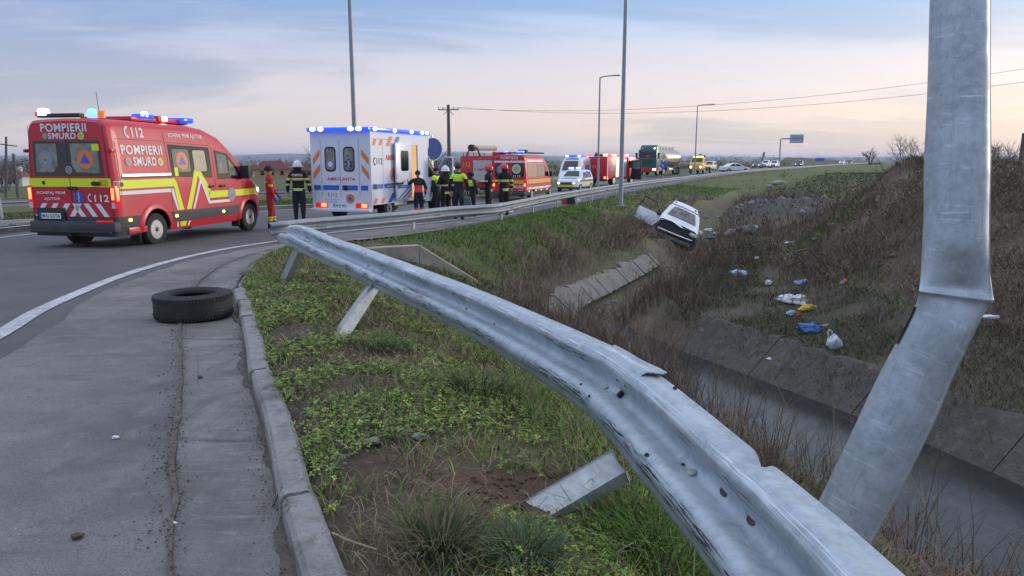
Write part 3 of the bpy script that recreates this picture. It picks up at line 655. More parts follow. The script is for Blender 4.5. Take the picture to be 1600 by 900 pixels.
# overlapping end of the neighbouring beam, sheared at the splice
k0, k1 = int(np.searchsorted(_bx[_ok], 930)), int(np.searchsorted(_bx[_ok], 1000))
rows = [[p - BN[i] * .008 + BU[i] * (.010 + .028 * max(0, (i - k0) / (k1 - k0) - .45) * (j > 14)) for j, p in enumerate(r)] for i, r in zip(range(k0, k1), wbeam_rows(BC, BU, BN, blen, dent)[k0:k1])]
wbeam('splice_plate', [r[11:] for r in rows], m_beam, rail, blen[k0:k1])
def beam_pt(s, u, off):
    i = min(max(int(np.searchsorted(blen, s)), 1), len(BC) - 1); f = np.interp(u, [p[0] for p in WP], [p[1] for p in WP]) + dent(s, u)
    j = int(np.clip(np.searchsorted([p[0] for p in WP], u), 1, len(WP) - 1)); du = WP[j][0] - WP[j - 1][0]; dw = WP[j][1] - WP[j - 1][1]
    n = BN[i] * du - BU[i] * dw; n /= np.linalg.norm(n); tu = BU[i] * du + BN[i] * dw; tu /= np.linalg.norm(tu)
    return Vector(BC[i] + BU[i] * u + BN[i] * f + n * off), Vector(BT[i]), Vector(tu), Vector(n)
slot_me = None
def slot(s, u, a=.02, b_=.01, name='slot', m=m_hole, rim=True):
    p, t, w, n = beam_pt(s, u, .0045); b = MB(); b.poly([p + t * a * math.cos(x) + w * b_ * math.sin(x) for x in np.linspace(0, 2 * math.pi, 14)[:-1]]); b.build(name, m, rail, sharp=0)
for s, u in ((S_(1128), .012), (S_(1172), .012)): slot(s, u, .024, .012, m=m_rusty)
for s, u, a_, b_ in ((S_(1018), .15, .014, .008), (S_(985), .15, .014, .008), (S_(940), -.06, .011, .006), (S_(962), -.075, .012, .007), (S_(965), .045, .012, .007), (S_(988), .05, .012, .007), (S_(912), -.125, .010, .006), (S_(1060), -.07, .012, .008), (S_(484), .0, .020, .008), (S_(500), .035, .014, .008), (S_(508), .03, .014, .008), (S_(502), -.01, .014, .008), (S_(492), -.05, .014, .007), (S_(498), .145, .016, .007), (S_(507), .145, .016, .007), (S_(572), .07, .012, .018), (S_(575), .005, .010, .008), (S_(598), -.005, .010, .016), (S_(662), .03, .010, .007), (S_(728), .0, .010, .007), (S_(774), -.01, .010, .007), (S_(1075), -.02, .008, .006)): slot(s, u, a_, b_)
def bolt(s, u, r=.016, name='bolt'):
    p, t, w, n = beam_pt(s, u, .004); b = MB(); q = n.to_track_quat('Z', 'Y').to_matrix()
    for pr in ([(r, 0), (r, .005), (r * .8, .009), (.0, .011)],):
        rings = []
        vs0 = len(b.b.verts); b.lathe(pr, 10)
        b.b.verts.ensure_lookup_table()
        for v in b.b.verts: v.co = p + q @ v.co
    b.build(name, m_post, rail)
for s, u in ((S_(1090), -.02), (S_(478), .03), (S_(480), -.03), (S_(598), .012), (S_(950), -.02)): bolt(s, u)
p, t, w, n = beam_pt(S_(966), .0, .012); Rm = Matrix((t, w, n)).transposed(); b = MB(); b.box(p, (.055, .03, .012), Rm, bev=.003); b.build('splice_washer', m_post, rail)
p2 = p + t * .04 + n * .002; b = MB(); b.box(p2, (.022, .026, .014), Rm); b.build('torn_bolt_hole', m_hole, rail)
def cpost(A, B, wd, dp, face, name, parent, m=m_post):
    """C-section post from A to B"""
    A, B = Vector(A), Vector(B); d = (B - A).normalized(); f = Vector(face); f = (f - d * f.dot(d)).normalized(); s_ = d.cross(f)
    pr = [(-wd / 2, dp * .5), (-wd / 2, -dp * .5), (wd / 2, -dp * .5), (wd / 2, dp * .5), (wd / 2 - .012, dp * .5), (wd / 2 - .012, -dp * .5 + .008), (-wd / 2 + .012, -dp * .5 + .008), (-wd / 2 + .012, dp * .5)]
    pr = [(x * .98, y) for x, y in pr]; b = MB()
    V = b.grid([[P + s_ * x - f * y for x, y in pr] for P in (A, (A + B) / 2, B)], smooth=False, closed=True)
    b.b.faces.new(V[0]); b.b.faces.new(V[-1][::-1])
    o = b.build(name, m, parent); return o
def boxpost(A, B, wd, dp, face, name, parent, m=m_post):
    A, B = Vector(A), Vector(B); d = (B - A).normalized(); f = Vector(face); f = (f - d * f.dot(d)).normalized(); s_ = d.cross(f)
    b = MB(); b.box((A + B) / 2, (wd, dp, (B - A).length), Matrix((s_, f, d)).transposed(), bev=.012); return b.build(name, m, parent)
pA = Vector(Gr(525, 535, .06)); i = int(np.searchsorted(blen, 3.05)); pB = Vector(BC[i] - BU[i] * .10 - BN[i] * .06)
boxpost(pA - (pB - pA) * .25, pB, .125, .06, (-.5, -.8, .3), 'post', rail)
pA = Vector(Gr(441, 446, .06)); pB = Vector(BC[int(np.searchsorted(blen, .75))] - BU[int(np.searchsorted(blen, .75))] * .10 - BN[5] * .06)
boxpost(pA - (pB - pA) * .25, pB, .125, .06, (-.5, -.8, .3), 'post', rail)
# the post that broke away and lies in the dug-up soil
A = Vector(G(862, 790, .38)); B = AT(968, 728, 3.05)
lp = boxpost(A - (B - A) * .5, B, .125, .055, (-.1, -.46, .88), 'broken_post', None, steel('bright_galvanised', base=(.50, .52, .53), rough=.55, metal=.3)); tag(lp, 'broken rail post leaning low out of torn brown soil', 'post')

# ------------------------------------------------------------------ the snapped lamp post
def loft_tube(rings, m, name, parent, lens, thick=.004):
    V = np.array(rings); nr, nc = V.shape[:2]; i, j = np.meshgrid(np.arange(nr - 1), np.arange(nc), indexing='ij'); i, j = i.ravel(), j.ravel(); j2 = (j + 1) % nc
    o = fast_mesh(name, V.reshape(-1, 3), np.stack([i * nc + j, i * nc + j2, (i + 1) * nc + j2, (i + 1) * nc + j], 1), m, parent=parent, smooth=True); uv_grid(o, nr, nc, lens); return o
pole = empty('snapped_lamp_post', (.83, 2.2, -.2), 'kinked galvanised lamp post folded over beside the water and the bent guardrail', 'lamp post')
def pole_rings():
    # (px_left, px_right, py, zc) silhouettes at several heights
    S = [(1460, 1542, -140, 2.38), (1459, 1542.5, -40, 2.38), (1459, 1543, 0, 2.38), (1455, 1543, 150, 2.38), (1450, 1544, 250, 2.38), (1448, 1544, 330, 2.38), (1445, 1545, 380, 2.38), (1441, 1547, 420, 2.38), (1438, 1550, 447, 2.37), (1436.5, 1552, 458, 2.36), (1436.5, 1552.5, 463, 2.35), (1433, 1548, 472, 2.37), (1424, 1535, 505, 2.40), (1411, 1519, 545, 2.43), (1396, 1503, 585, 2.46), (1375, 1478, 640, 2.49), (1352, 1450, 695, 2.51), (1325, 1418, 750, 2.53), (1298, 1388, 805, 2.55), (1278, 1366, 845, 2.56), (1215, 1300, 960, 2.58), (1165, 1246, 1050, 2.6)]
    LE = np.array([(463, 1436.5), (500, 1424), (519, 1413), (582, 1378.5), (652, 1347), (779, 1286), (960, 1199), (1100, 1131)]); RE = np.array([(463, 1552.5), (467, 1552), (530, 1514), (579, 1488), (675, 1445), (767, 1399), (845, 1355), (1000, 1268), (1120, 1200)])
    S2 = []
    for xl, xr, py, zc in S:
        if py > 466:
            sl = 1 if py > 500 else (py - 440) / 60; xl, xr = float(np.interp(py - 20 * sl, LE[:, 0], LE[:, 1])), float(np.interp(py + 20 * sl, RE[:, 0], RE[:, 1]))
        elif py <= 380: xr -= 5
        elif py < 440: xr -= 2
        S2.append((xl, xr, py, zc))
    S = S2
    rings = []; lens = []; N = 40; yl = 0
    depth = np.interp([s[2] for s in S], [-200, 250, 380, 447, 463, 505, 640, 1000], [.175, .185, .15, .085, .055, .12, .19, .185])
    for (xl, xr, py, zc), dp in zip(S, depth):
        slant = 0 if py < 440 else (1 if py > 500 else (py - 440) / 60)
        Lp = AT(xl, py + slant * -20, zc); Rp = AT(xr, py + slant * 20, zc); c = (Lp + Rp) / 2; a = (Rp - Lp) / 2
        ax = Vector((0, 0, 1)) if py < 463 else Vector((-.36, -.12, -.92)); fw = a.cross(ax if py < 463 else -ax).normalized()
        if fw.y < 0: fw = -fw
        ring = []
        for k in range(N):
            t = 2 * math.pi * k / N; f = -math.sin(t)
            e = dp / 2
            q = c + a * math.cos(t) + fw * (e * math.sin(t))
            if math.sin(t) < 0:   # near face is pressed in round the fold
                dn = math.exp(-((py - 462) / 42) ** 2); q += fw * (dn * .035 * math.sin(-t) * (1 - .5 * abs(math.cos(t))))
                dn2 = math.exp(-((py - 436) / 12) ** 2); q += fw * dn2 * .02 * math.sin(-t)
            ring.append(q)
        rings.append(ring)
    return rings
PR = np.array([[list(q) for q in r] for r in pole_rings()])
sm = smooth_pl(PR[::-1].reshape(len(PR), -1), 6).reshape(-1, 40, 3); ln = np.r_[0, np.cumsum(np.linalg.norm(np.diff(sm.mean(1), axis=0), axis=1))]
top = sm[-1]; up_ = np.array([(top - (top.mean(0))) * (1 - .06 * k) + top.mean(0) + np.array([0, 0, .5 * k]) for k in range(1, 11)])
sm = np.concatenate([sm, up_]); ln = np.r_[ln, ln[-1] + .5 * np.arange(1, 11)]
o = loft_tube(sm - np.array(pole.location), m_pole, 'shaft', pole, ln)
# weld seam down the side, service door edge on the lower part
def strip_along(idx, i0, i1, wdt, lift, name, m):
    rows = []
    for i in range(i0, i1):
        a = sm[i, idx]; c_ = sm[i].mean(0); n = (a - c_) / np.linalg.norm(a - c_); b_ = sm[i, (idx + 1) % 40] - sm[i, idx - 1]; b_ /= np.linalg.norm(b_)
        rows.append([Vector(a + n * lift - b_ * wdt) - pole.location, Vector(a + n * (lift + .0025)) - pole.location, Vector(a + n * lift + b_ * wdt) - pole.location])
    b = MB(); b.grid(rows); return b.build(name, m, pole)
strip_along(37, 0, len(sm) - 1, .0035, .0008, 'weld_seam', m_post)
strip_along(20, 46, 56, .006, .003, 'service_door_edge', m_hole)

# ------------------------------------------------------------------ the standing guardrails
def std_guardrail(path, label, spacing, top_h=.78, post_h=.78, group=None, name='guardrail', flip=1, zoff=0, face=1, bolts=True):
    root = empty(name, (path[0][0], path[0][1], zr(path[0][1])), label, 'guardrail', group); P = resample(path, .5)
    o_ = np.array(root.location); zz = np.array([float(z) for z in (terrain_z(P) if zoff else zrv(P[:, 1]))]); zz = np.convolve(np.r_[[zz[0]] * 3, zz, [zz[-1]] * 3], np.ones(7) / 7, 'valid')
    th = top_h(P[:, 1]) if callable(top_h) else np.full(len(P), top_h)
    S = np.c_[P, zz + th - .155, np.zeros(len(P))]; Cn, U, Nn, T = beam_frames(S); Nn = Nn * face
    rows = [[Cn[i] + U[i] * u + Nn[i] * (w + .06) - o_ for u, w in WP] for i in range(len(Cn))]
    wbeam('beam', rows, m_galv, root, np.arange(len(rows)) * .5)
    d = np.r_[0, np.cumsum(np.linalg.norm(np.diff(P, axis=0), axis=1))]; mesh = None; s = .4; n = 0
    while s < d[-1] - .2 and n < 300:
        x, y = np.interp(s, d, P[:, 0]), np.interp(s, d, P[:, 1]); i = int(np.searchsorted(d, s)); t = T[min(i, len(T) - 1)]
        if mesh is None:
            b = MB(); b.box((0, 0, .1), (.10, .055, 1.3), bev=.006); po = b.build('post', m_post, root); mesh = po.data
        else: po = link('post', mesh, root)
        z = float(np.interp(s, d, zz)); po.location = (x - o_[0], y - o_[1], z + float(th[min(i, len(th) - 1)]) - .75 - o_[2]); po.rotation_euler = (random.uniform(-.02, .02), random.uniform(-.03, .03), math.atan2(t[1], t[0]))
        s += spacing; n += 1
    bolt_me = None
    if n and bolts:
        for s in np.arange(1.5, min(d[-1], 34), 4):
            x, y = np.interp(s, d, P[:, 0]), np.interp(s, d, P[:, 1]); i = min(int(np.searchsorted(d, s)), len(T) - 1); z = float(np.interp(s, d, zz)) + float(th[min(i, len(th) - 1)]) - .155
            for q in (-.12, -.04, .04, .12):
                for u in (-.06, .06):
                    c_ = np.array([x, y, z]) + T[i] * q + np.array([0, 0, u]) + Nn[i] * (.142) - o_
                    if bolt_me is None:
                        bb = MB(); bb.ball((0, 0, 0), .016, 1); bo = bb.build('splice_bolt', m_rusty, root); bolt_me = bo.data
                    else: bo = link('splice_bolt', bolt_me, root)
                    bo.location = c_
    return root
off = offset2(KERB, .30); sel = (KERB[:, 1] > 17.2) & (KERB[:, 1] < 320)
pth = np.concatenate([[(-5.4, 15.9), (-4.83, 16.9)], smooth_pl([(-4.0, 17.9), (-3.0, 19.1), (-1.9, 20.9)], 6), off[(KERB[:, 1] > 22.2) & (KERB[:, 1] < 320)]])
std_guardrail(pth, 'long straight grey guardrail along the verge of the main road', 4.2, top_h=lambda y: np.interp(y, [16, 21, 30, 42, 75, 110], [.44, .56, .68, .76, .76, .5]), face=1)
lf = smooth_pl([(-34, 12), (-24, 21), (-19.5, 27), (-15.5, 33.5), (-11.5, 39), (-8, 45), (-5.5, 52), (2, 74), (12, 98), (26, 125)], 8)
std_guardrail(lf, 'grey guardrail behind the ambulances along the field', 4.2, zoff=1, face=-1, name='guardrail', bolts=False)

# ------------------------------------------------------------------ culvert headwall
m_cw = mat('culvert_concrete', (.42, .35, .28), .9, var=[(1.6, (.25, .21, .17), .42, .7), (7, (.42, .37, .31), .52, .8), (1.0, (.14, .12, .10), .62, .8)], bump=(35, .5, 6), spec=.2)
hw = empty('culvert_headwall', (-2.0, 15.3, -.2), 'tan concrete culvert headwall with sloping wing wall below the road', 'culvert')
A = Gr(655, 383, -.06); A2 = Vector((A.x, A.y, A.z)); E_ = G(751, 441, -.92); 
def slab_wall(p0, p1, z0a, z0b, zbot, th, name):
    d = Vector((p1[0] - p0[0], p1[1] - p0[1], 0)).normalized(); n = Vector((-d.y, d.x, 0)) * th; b = MB(); o_ = hw.location
    v = [Vector((p0[0], p0[1], z0a)), Vector((p1[0], p1[1], z0b)), Vector((p1[0], p1[1], zbot)), Vector((p0[0], p0[1], zbot))]
    b.poly([q - o_ for q in v], ext=n); bmesh.ops.bevel(b.b, geom=b.b.edges[:], offset=.015, segments=1, affect='EDGES'); return b.build(name, m_cw, hw, sharp=30)
slab_wall((A.x, A.y), (E_.x, E_.y), A.z, E_.z, -2.2, .22, 'wing_wall')
Hh = Gr(566, 405, -.06); slab_wall((A.x - 1.75, A.y - .55), (A.x - .004, A.y + .0), A.z - .04, A.z - .004, -2.2, .24, 'headwall')
b = MB(); b.lathe([(.48, 0), (.48, .3), (.40, .3), (.40, 0)], 24, axis='y', c=(0, 0, 0)); o = b.build('culvert_pipe', m_cw, hw); o.location = (-.75, -.55, -1.2); o.rotation_euler = (0, 0, R(18))
# ------------------------------------------------------------------ vehicle kit
m_red = mat('red_paint', (.56, .014, .035), .42, coat=.15, var=[(2.0, (.48, .014, .03), .4, .7)]); m_wht = mat('white_paint', (.72, .74, .77), .35, coat=.4, var=[(2.5, (.62, .64, .66), .45, .75)])
m_blk = mat('black_plastic', (.022, .023, .026), .6, var=[(8, (.04, .04, .042), .5, .8)]); m_grey = mat('grey_plastic', (.05, .052, .058), .62, var=[(6, (.07, .07, .075), .5, .8)])
m_tyre = mat('tyre_rubber', (.022, .022, .024), .82, var=[(9, (.05, .048, .046), .5, .78)], bump=(60, .3)); m_rim = mat('wheel_rim', (.36, .37, .38), .45, .6, var=[(12, (.2, .2, .2), .5, .8)])
m_glass = mat('dark_glass', (.012, .014, .016), .06, spec=.6); m_pane = mat('smoky_pane', (.17, .18, .165), .12, var=[(3.0, (.27, .27, .23), .48, .6), (7, (.06, .065, .065), .55, .7)])
m_yel = mat('fluorescent_yellow', (.72, .80, .02), .5); m_letter = mat('white_lettering', (.74, .75, .78), .5); m_orange = mat('orange_print', (.78, .22, .05), .5); m_blue = mat('blue_print', (.03, .12, .50), .45); m_redp = mat('red_print', (.62, .06, .05), .5)
m_sil = mat('silver', (.55, .56, .58), .3, .8); m_blkp = mat('black_print', (.015, .015, .018), .5); m_skyb = mat('grey_blue_print', (.22, .27, .36), .5); m_gold = mat('gold_print', (.52, .40, .10), .5); m_amb = mat('amber_stripe', (.78, .42, .03), .5)
m_tail = mat('tail_light_red', (.45, .01, .012), .2, emit=((1, .03, .03), .35)); m_tailon = mat('tail_light_glow', (.9, .1, .05), .2, emit=((1, .16, .06), 3.2)); m_clear = mat('clear_lens', (.6, .6, .62), .15)
m_bluel = mat('blue_lens', (.01, .05, .55), .15, emit=((.02, .10, 1), .9)); m_blueon = mat('blue_beacon_glow', (.2, .4, 1), .2, emit=((.10, .24, 1), 2.6)); m_bluehot = mat('blue_flash', (.6, .75, 1), .2, emit=((.42, .62, 1), 3.0))
m_head = mat('headlight_glow', (1, 1, 1), .2, emit=((1, .93, .80), 4)); m_ambon = mat('amber_glow', (1, .6, .1), .2, emit=((1, .52, .10), 4)); m_redon = mat('red_beacon_glow', (1, .2, .1), .2, emit=((1, .05, .03), 2.2)); m_redhot = mat('red_flash', (1, .5, .4), .2, emit=((1, .20, .13), 3.5)); m_white_on = mat('white_work_light', (1, 1, 1), .2, emit=((1, .92, .72), 10))
m_orlens = mat('orange_lens', (.65, .16, .02), .2, emit=((1, .22, .03), .35)); m_warm = mat('glowing_cabin_lining', (.75, .55, .36), .7, emit=((1, .62, .30), .55)); m_plate = mat('number_plate', (.70, .72, .74), .4)
m_green = mat('green_paint', (.012, .115, .105), .35, coat=.3); m_yelp = mat('yellow_paint', (.70, .42, .04), .4, coat=.3); m_steelt = mat('tank_steel', (.50, .47, .44), .28, .8, var=[(1.4, (.40, .38, .36), .4, .7)]); m_dred = mat('chassis_red', (.40, .03, .025), .5); m_dgreen = mat('police_blue', (.03, .10, .45), .4, coat=.3); m_lime = mat('police_yellow', (.62, .66, .05), .5)
m_shut = mat('roller_shutter', (.56, .57, .58), .4, .5, var=[(3, (.46, .46, .47), .4, .7)]); m_bedw = mat('dirty_white', (.50, .50, .48), .6, var=[(6, (.35, .34, .31), .45, .7)])

def clip_half(P, a, b, c):
    out = []; n = len(P)
    for i in range(n):
        p, q = P[i], P[(i + 1) % n]; dp, dq = a * p[0] + b * p[1] - c, a * q[0] + b * q[1] - c
        if dp >= 0: out.append(p)
        if dp * dq < 0: t = dp / (dp - dq); out.append((p[0] + (q[0] - p[0]) * t, p[1] + (q[1] - p[1]) * t))
    return out
def patch(name, polys, fn, m, parent, cell=.12, label=None):
    """flat artwork laid on a curved panel: convex polygons in panel coordinates, cut into cells and mapped by fn"""
    b = bmesh.new()
    for P in polys:
        u0, u1 = min(p[0] for p in P), max(p[0] for p in P); v0, v1 = min(p[1] for p in P), max(p[1] for p in P)
        nu, nv = max(1, math.ceil((u1 - u0) / cell)), max(1, math.ceil((v1 - v0) / cell))
        for i in range(nu):
            S = P
            if nu > 1: S = clip_half(clip_half(P, 1, 0, u0 + (u1 - u0) * i / nu), -1, 0, -(u0 + (u1 - u0) * (i + 1) / nu))
            for j in range(nv):
                T = S
                if nv > 1 and len(S) > 2: T = clip_half(clip_half(S, 0, 1, v0 + (v1 - v0) * j / nv), 0, -1, -(v0 + (v1 - v0) * (j + 1) / nv))
                Q = []
                for p in T:
                    if not Q or math.hypot(p[0] - Q[-1][0], p[1] - Q[-1][1]) > 1e-5: Q.append(p)
                if len(Q) > 2 and math.hypot(Q[0][0] - Q[-1][0], Q[0][1] - Q[-1][1]) < 1e-5: Q.pop()
                if len(Q) > 2:
                    try: b.faces.new([b.verts.new(fn(*p)) for p in Q])
                    except ValueError: pass
    bmesh.ops.remove_doubles(b, verts=b.verts, dist=2e-4); bmesh.ops.recalc_face_normals(b, faces=b.faces)
    for f in b.faces: f.smooth = True
    me = bpy.data.meshes.new(name); b.to_mesh(me); b.free(); o = link(name, me, parent, m); return tag(o, label)
def rect(u0, v0, u1, v1): return [(u0, v0), (u1, v0), (u1, v1), (u0, v1)]
def rrect(u0, v0, u1, v1, r, n=4):
    P = []
    for cx, cy, a in ((u1 - r, v0 + r, -90), (u1 - r, v1 - r, 0), (u0 + r, v1 - r, 90), (u0 + r, v0 + r, 180)):
        for k in range(n + 1): t = R(a + 90 * k / n); P.append((cx + r * math.cos(t), cy + r * math.sin(t)))
    return P
def disc(u, v, r, n=20): return [(u + r * math.cos(2 * math.pi * k / n), v + r * math.sin(2 * math.pi * k / n)) for k in range(n)]
def bar(p, q, w):
    d = (q[0] - p[0], q[1] - p[1]); L = math.hypot(*d); nx_, ny_ = -d[1] / L * w / 2, d[0] / L * w / 2
    return [(p[0] + nx_, p[1] + ny_), (p[0] - nx_, p[1] - ny_), (q[0] - nx_, q[1] - ny_), (q[0] + nx_, q[1] + ny_)]
_TXT = {}
def text_geo(s, bold=.026):
    k = (s, bold)
    if k not in _TXT:
        cu = bpy.data.curves.new('t', 'FONT'); cu.body = s; cu.size = 1; cu.offset = bold; cu.space_character = 1.09; cu.resolution_u = 3; cu.fill_mode = 'FRONT'
        o = bpy.data.objects.new('t', cu); C.objects.link(o); dg = bpy.context.evaluated_depsgraph_get(); me = bpy.data.meshes.new_from_object(o.evaluated_get(dg))
        V = [(v.co.x, v.co.y) for v in me.vertices]; Fs = [tuple(p.vertices) for p in me.polygons]
        bpy.data.objects.remove(o); bpy.data.curves.remove(cu); bpy.data.meshes.remove(me); _TXT[k] = (V, Fs)
    return _TXT[k]
def lettering(s, fn, u0, v0, u1, v1, m, parent, bold=.026, shear=0, name='lettering'):
    V, Fs = text_geo(s, bold); xs = [v[0] for v in V]; ys = [v[1] for v in V]; X0, X1, Y0, Y1 = min(xs), max(xs), min(ys), max(ys)
    P = []
    for x, y in V:
        a, c = (x - X0) / (X1 - X0), (y - Y0) / (Y1 - Y0); P.append(fn(u0 + (u1 - u0) * a + shear * c, v0 + (v1 - v0) * c))
    me = bpy.data.meshes.new(name); me.from_pydata([tuple(p) for p in P], [], Fs); me.update(); return link(name, me, parent, m)

class Shell:
    """car body surface: side profile, plan and tumblehome; x forward from the rear bumper, y to the left"""
    def __init__(s, L, W, top, belt, roof, tum=.1, r=.12, zb=.3, arches=(), plan=None, crown=.03, bot=None, pw=1.4):
        s.L, s.W, s.top, s.belt, s.roof, s.tum, s.r, s.zb0, s.arches, s.crown, s.pw = L, W, np.array(top, float), belt, roof, tum, r, zb, arches, crown, pw
        s.plan = np.array(plan if plan else [(0, .95), (.12, 1), (L - .5, 1), (L - .12, .9), (L, .8)]); s.bot = np.array(bot) if bot else None
    def zt(s, x): return float(np.interp(x, s.top[:, 0], s.top[:, 1]))
    def zb(s, x):
        z = s.zb0 if s.bot is None else float(np.interp(x, s.bot[:, 0], s.bot[:, 1]))
        for xc, rr, zc in s.arches:
            if abs(x - xc) < rr: z = max(z, zc + math.sqrt(rr * rr - (x - xc) ** 2))
        return z
    def hw(s, x, z):
        h = s.W / 2 * float(np.interp(x, s.plan[:, 0], s.plan[:, 1])); t = min(max((z - s.belt) / (s.roof - s.belt), 0), 1.15); h -= s.tum * t ** s.pw
        h -= .05 * max(0, (s.zb0 + .25 - z) / .25) ** 2
        d = s.zt(x) - z
        if d < s.r: d = max(d, 0); h -= s.r - math.sqrt(max(s.r ** 2 - (s.r - d) ** 2, 0))
        return h
    def ring(s, x):
        zb, zt = s.zb(x), s.zt(x); r = min(s.r, (zt - zb) * .45); P = []
        for k in range(12): z = zb + (zt - r - zb) * k / 11; P.append((s.hw(x, z), z))
        for k in range(1, 5): z = zt - r + r * math.sin(k / 5 * math.pi / 2); P.append((s.hw(x, z), z))
        y0 = s.hw(x, zt); P.append((y0, zt))
        for k in range(1, 4): f = 1 - k / 4; P.append((y0 * f, zt + s.crown * (1 - f * f)))
        P.append((0, zt + s.crown)); Lp = [(x, -y, z) for y, z in P]; return Lp + [(x, y, z) for y, z in P[-2::-1]]
    def xs(s):
        X = set(np.round(np.linspace(0, s.L, 40), 3)) | {0.02, .06, .12, s.L - .02, s.L - .06, s.L - .12} | set(s.top[:, 0])
        for xc, rr, zc in s.arches: X |= {round(xc + rr * math.sin(a), 4) for a in np.linspace(-math.pi / 2, math.pi / 2, 17)} | {xc - rr - .004, xc + rr + .004}
        return sorted(x for x in X if 0 <= x <= s.L)
    def build(s, name, mats, parent, cuts=(), mfn=None, trim=None):
        b = MB(); V = b.grid([s.ring(x) for x in s.xs()]); b.b.faces.new(V[0]); b.b.faces.new(V[-1][::-1])
        for row in V:
            try: pass
            except ValueError: pass
        for z in cuts: bmesh.ops.bisect_plane(b.b, geom=b.b.verts[:] + b.b.edges[:] + b.b.faces[:], plane_co=(0, 0, z), plane_no=(0, 0, 1))
        if mfn:
            for f in b.b.faces: f.material_index = mfn(f.calc_center_median())
        return b.build(name, mats, parent, sharp=40)
    def side(s, sgn=-1, e=.006): return lambda x, z: (x, sgn * (s.hw(x, z) + e), z)
    def sideL(s, e=.006): return s.side(1, e)
    def rear(s, e=.006): return lambda u, z: (-e + (0), -u, z)              # u to the right as seen from behind
    def front(s, e=.006): return lambda u, z: (s.L + e, u, z)              # u to the right as seen from in front
    def topf(s, e=.008):
        def f(x, q): y0 = s.hw(x, s.zt(x) - .0); return (x + e * .6, q * y0, s.zt(x) + s.crown * (1 - q * q) + e)
        return f
def lateral(y): return lambda u, z: (u, y, z)
_WH = {}
def wheel(parent, x, y, r=.35, w=.22, rimm=None, sgn=-1, steel_holes=9):
    k = (r, w)
    if k not in _WH:
        b = MB(); h = w / 2; b.lathe([(r * .62, -h), (r * .80, -h * 1.02), (r * .95, -h * .88), (r, -h * .6), (r, h * .6), (r * .95, h * .88), (r * .80, h * 1.02), (r * .62, h), (r * .6, 0)], 32, axis='y'); tmp = b.build('wheel', m_tyre, None); tm = tmp.data; bpy.data.objects.remove(tmp)
        b = MB(); b.lathe([(r * .64, h * .9), (r * .60, h * .99), (r * .55, h * .80), (r * .42, h * .55), (r * .30, h * .72), (r * .16, h * .78), (r * .13, h * .95), (0, h * .97)], 28, axis='y')
        tmp = b.build('rim', m_rim, None); rm = tmp.data; bpy.data.objects.remove(tmp)
        b = MB()
        for q in range(steel_holes):
            a = 2 * math.pi * q / steel_holes; b.ball((r * .47 * math.cos(a), h * .66, r * .47 * math.sin(a)), r * .085, 1, (1, 1.1, 1))
        b.lathe([(r * .17, h * .80), (r * .12, h * 1.0), (0, h * 1.02)], 12, axis='y')
        b.lathe([(r * .61, h * .97), (r * .575, h * 1.0), (r * .56, h * .86)], 28, axis='y', cap=False)
        tmp = b.build('rim_holes', m_blk, None); hm = tmp.data; bpy.data.objects.remove(tmp); _WH[k] = (tm, rm, hm)
    tm, rm, hm = _WH[k]; o = link('wheel', tm, parent); o.location = (x, y, r); 
    if sgn < 0: o.rotation_euler = (0, 0, math.pi)
    link('rim', rm, o); h_ = link('wheel_vents', hm, o); return o
def vehicle(name, label, cat, loc, az, group=None, z=None):
    return empty(name, (loc[0], loc[1], zr(loc[1]) if z is None else z), label, cat, group, rot=(0, 0, math.pi / 2 - az))
def pxveh(px, d): return ((px - 800) / F * (d * .985 + .3), d)
def solid(name, m, parent, *boxes, bev=.02, sharp=35):
    b = MB()
    for c, d in boxes: b.box(c, d, bev=min(bev, min(d) * .45))
    return b.build(name, m, parent, sharp=sharp)
def civil_mark(fn, u, v, r, parent):
    patch('civil_protection_disc', [disc(u, v, r)], fn, m_orange, parent, 1)
    f2 = lambda a, c_: tuple(Vector(fn(a, c_)) + (Vector(fn(a, c_)) - Vector(fn0(a, c_))).normalized() * .002)
    return (u, v, r)
def emblem(name, parts, parent):
    """parts = [(polys, fn, material)] stacked prints that make one badge"""
    polys, fn, m = parts[0]; o = patch(name, polys, fn, m, parent, 1)
    for polys, fn, m in parts[1:]: patch('badge_detail', polys, fn, m, o, 1)
    return o
def civil(S, u, v, r, parent): return emblem('civil_protection_badge', [([disc(u, v, r)], S(.010), m_orange), ([[(u - r * .66, v - r * .42), (u + r * .66, v - r * .42), (u, v + r * .68)]], S(.012), m_blue)], parent)
def star_of_life(S, u, v, r, parent): return emblem('star_of_life_badge', [([bar((u - r * math.sin(a), v - r * math.cos(a)), (u + r * math.sin(a), v + r * math.cos(a)), r * .52) for a in (0, math.pi / 3, -math.pi / 3)], S(.010), m_blue), ([bar((u, v - r * .75), (u, v + r * .75), r * .13), bar((u - r * .2, v + r * .3), (u + r * .22, v + r * .05), r * .1), bar((u + r * .2, v - r * .05), (u - r * .2, v - r * .3), r * .1)], S(.012), m_letter)], parent)
def eagle(S, u, v, r, parent, ground=None, fig=None):
    return emblem('eagle_emblem', [([disc(u, v, r)], S(.010), ground or m_skyb), ([[(u - r * .5, v + r * .42), (u - r * .32, v - r * .25), (u - r * .08, v + r * .1)], [(u + r * .5, v + r * .42), (u + r * .08, v + r * .1), (u + r * .32, v - r * .25)], [(u - r * .16, v + r * .3), (u - r * .13, v - r * .62), (u + r * .13, v - r * .62), (u + r * .16, v + r * .3)], disc(u, v + r * .45, r * .17, 10)], S(.012), fig or m_gold), ([rect(u - r * .13, v - r * .25, u + r * .13, v + r * .1)], S(.014), m_blue)], parent)
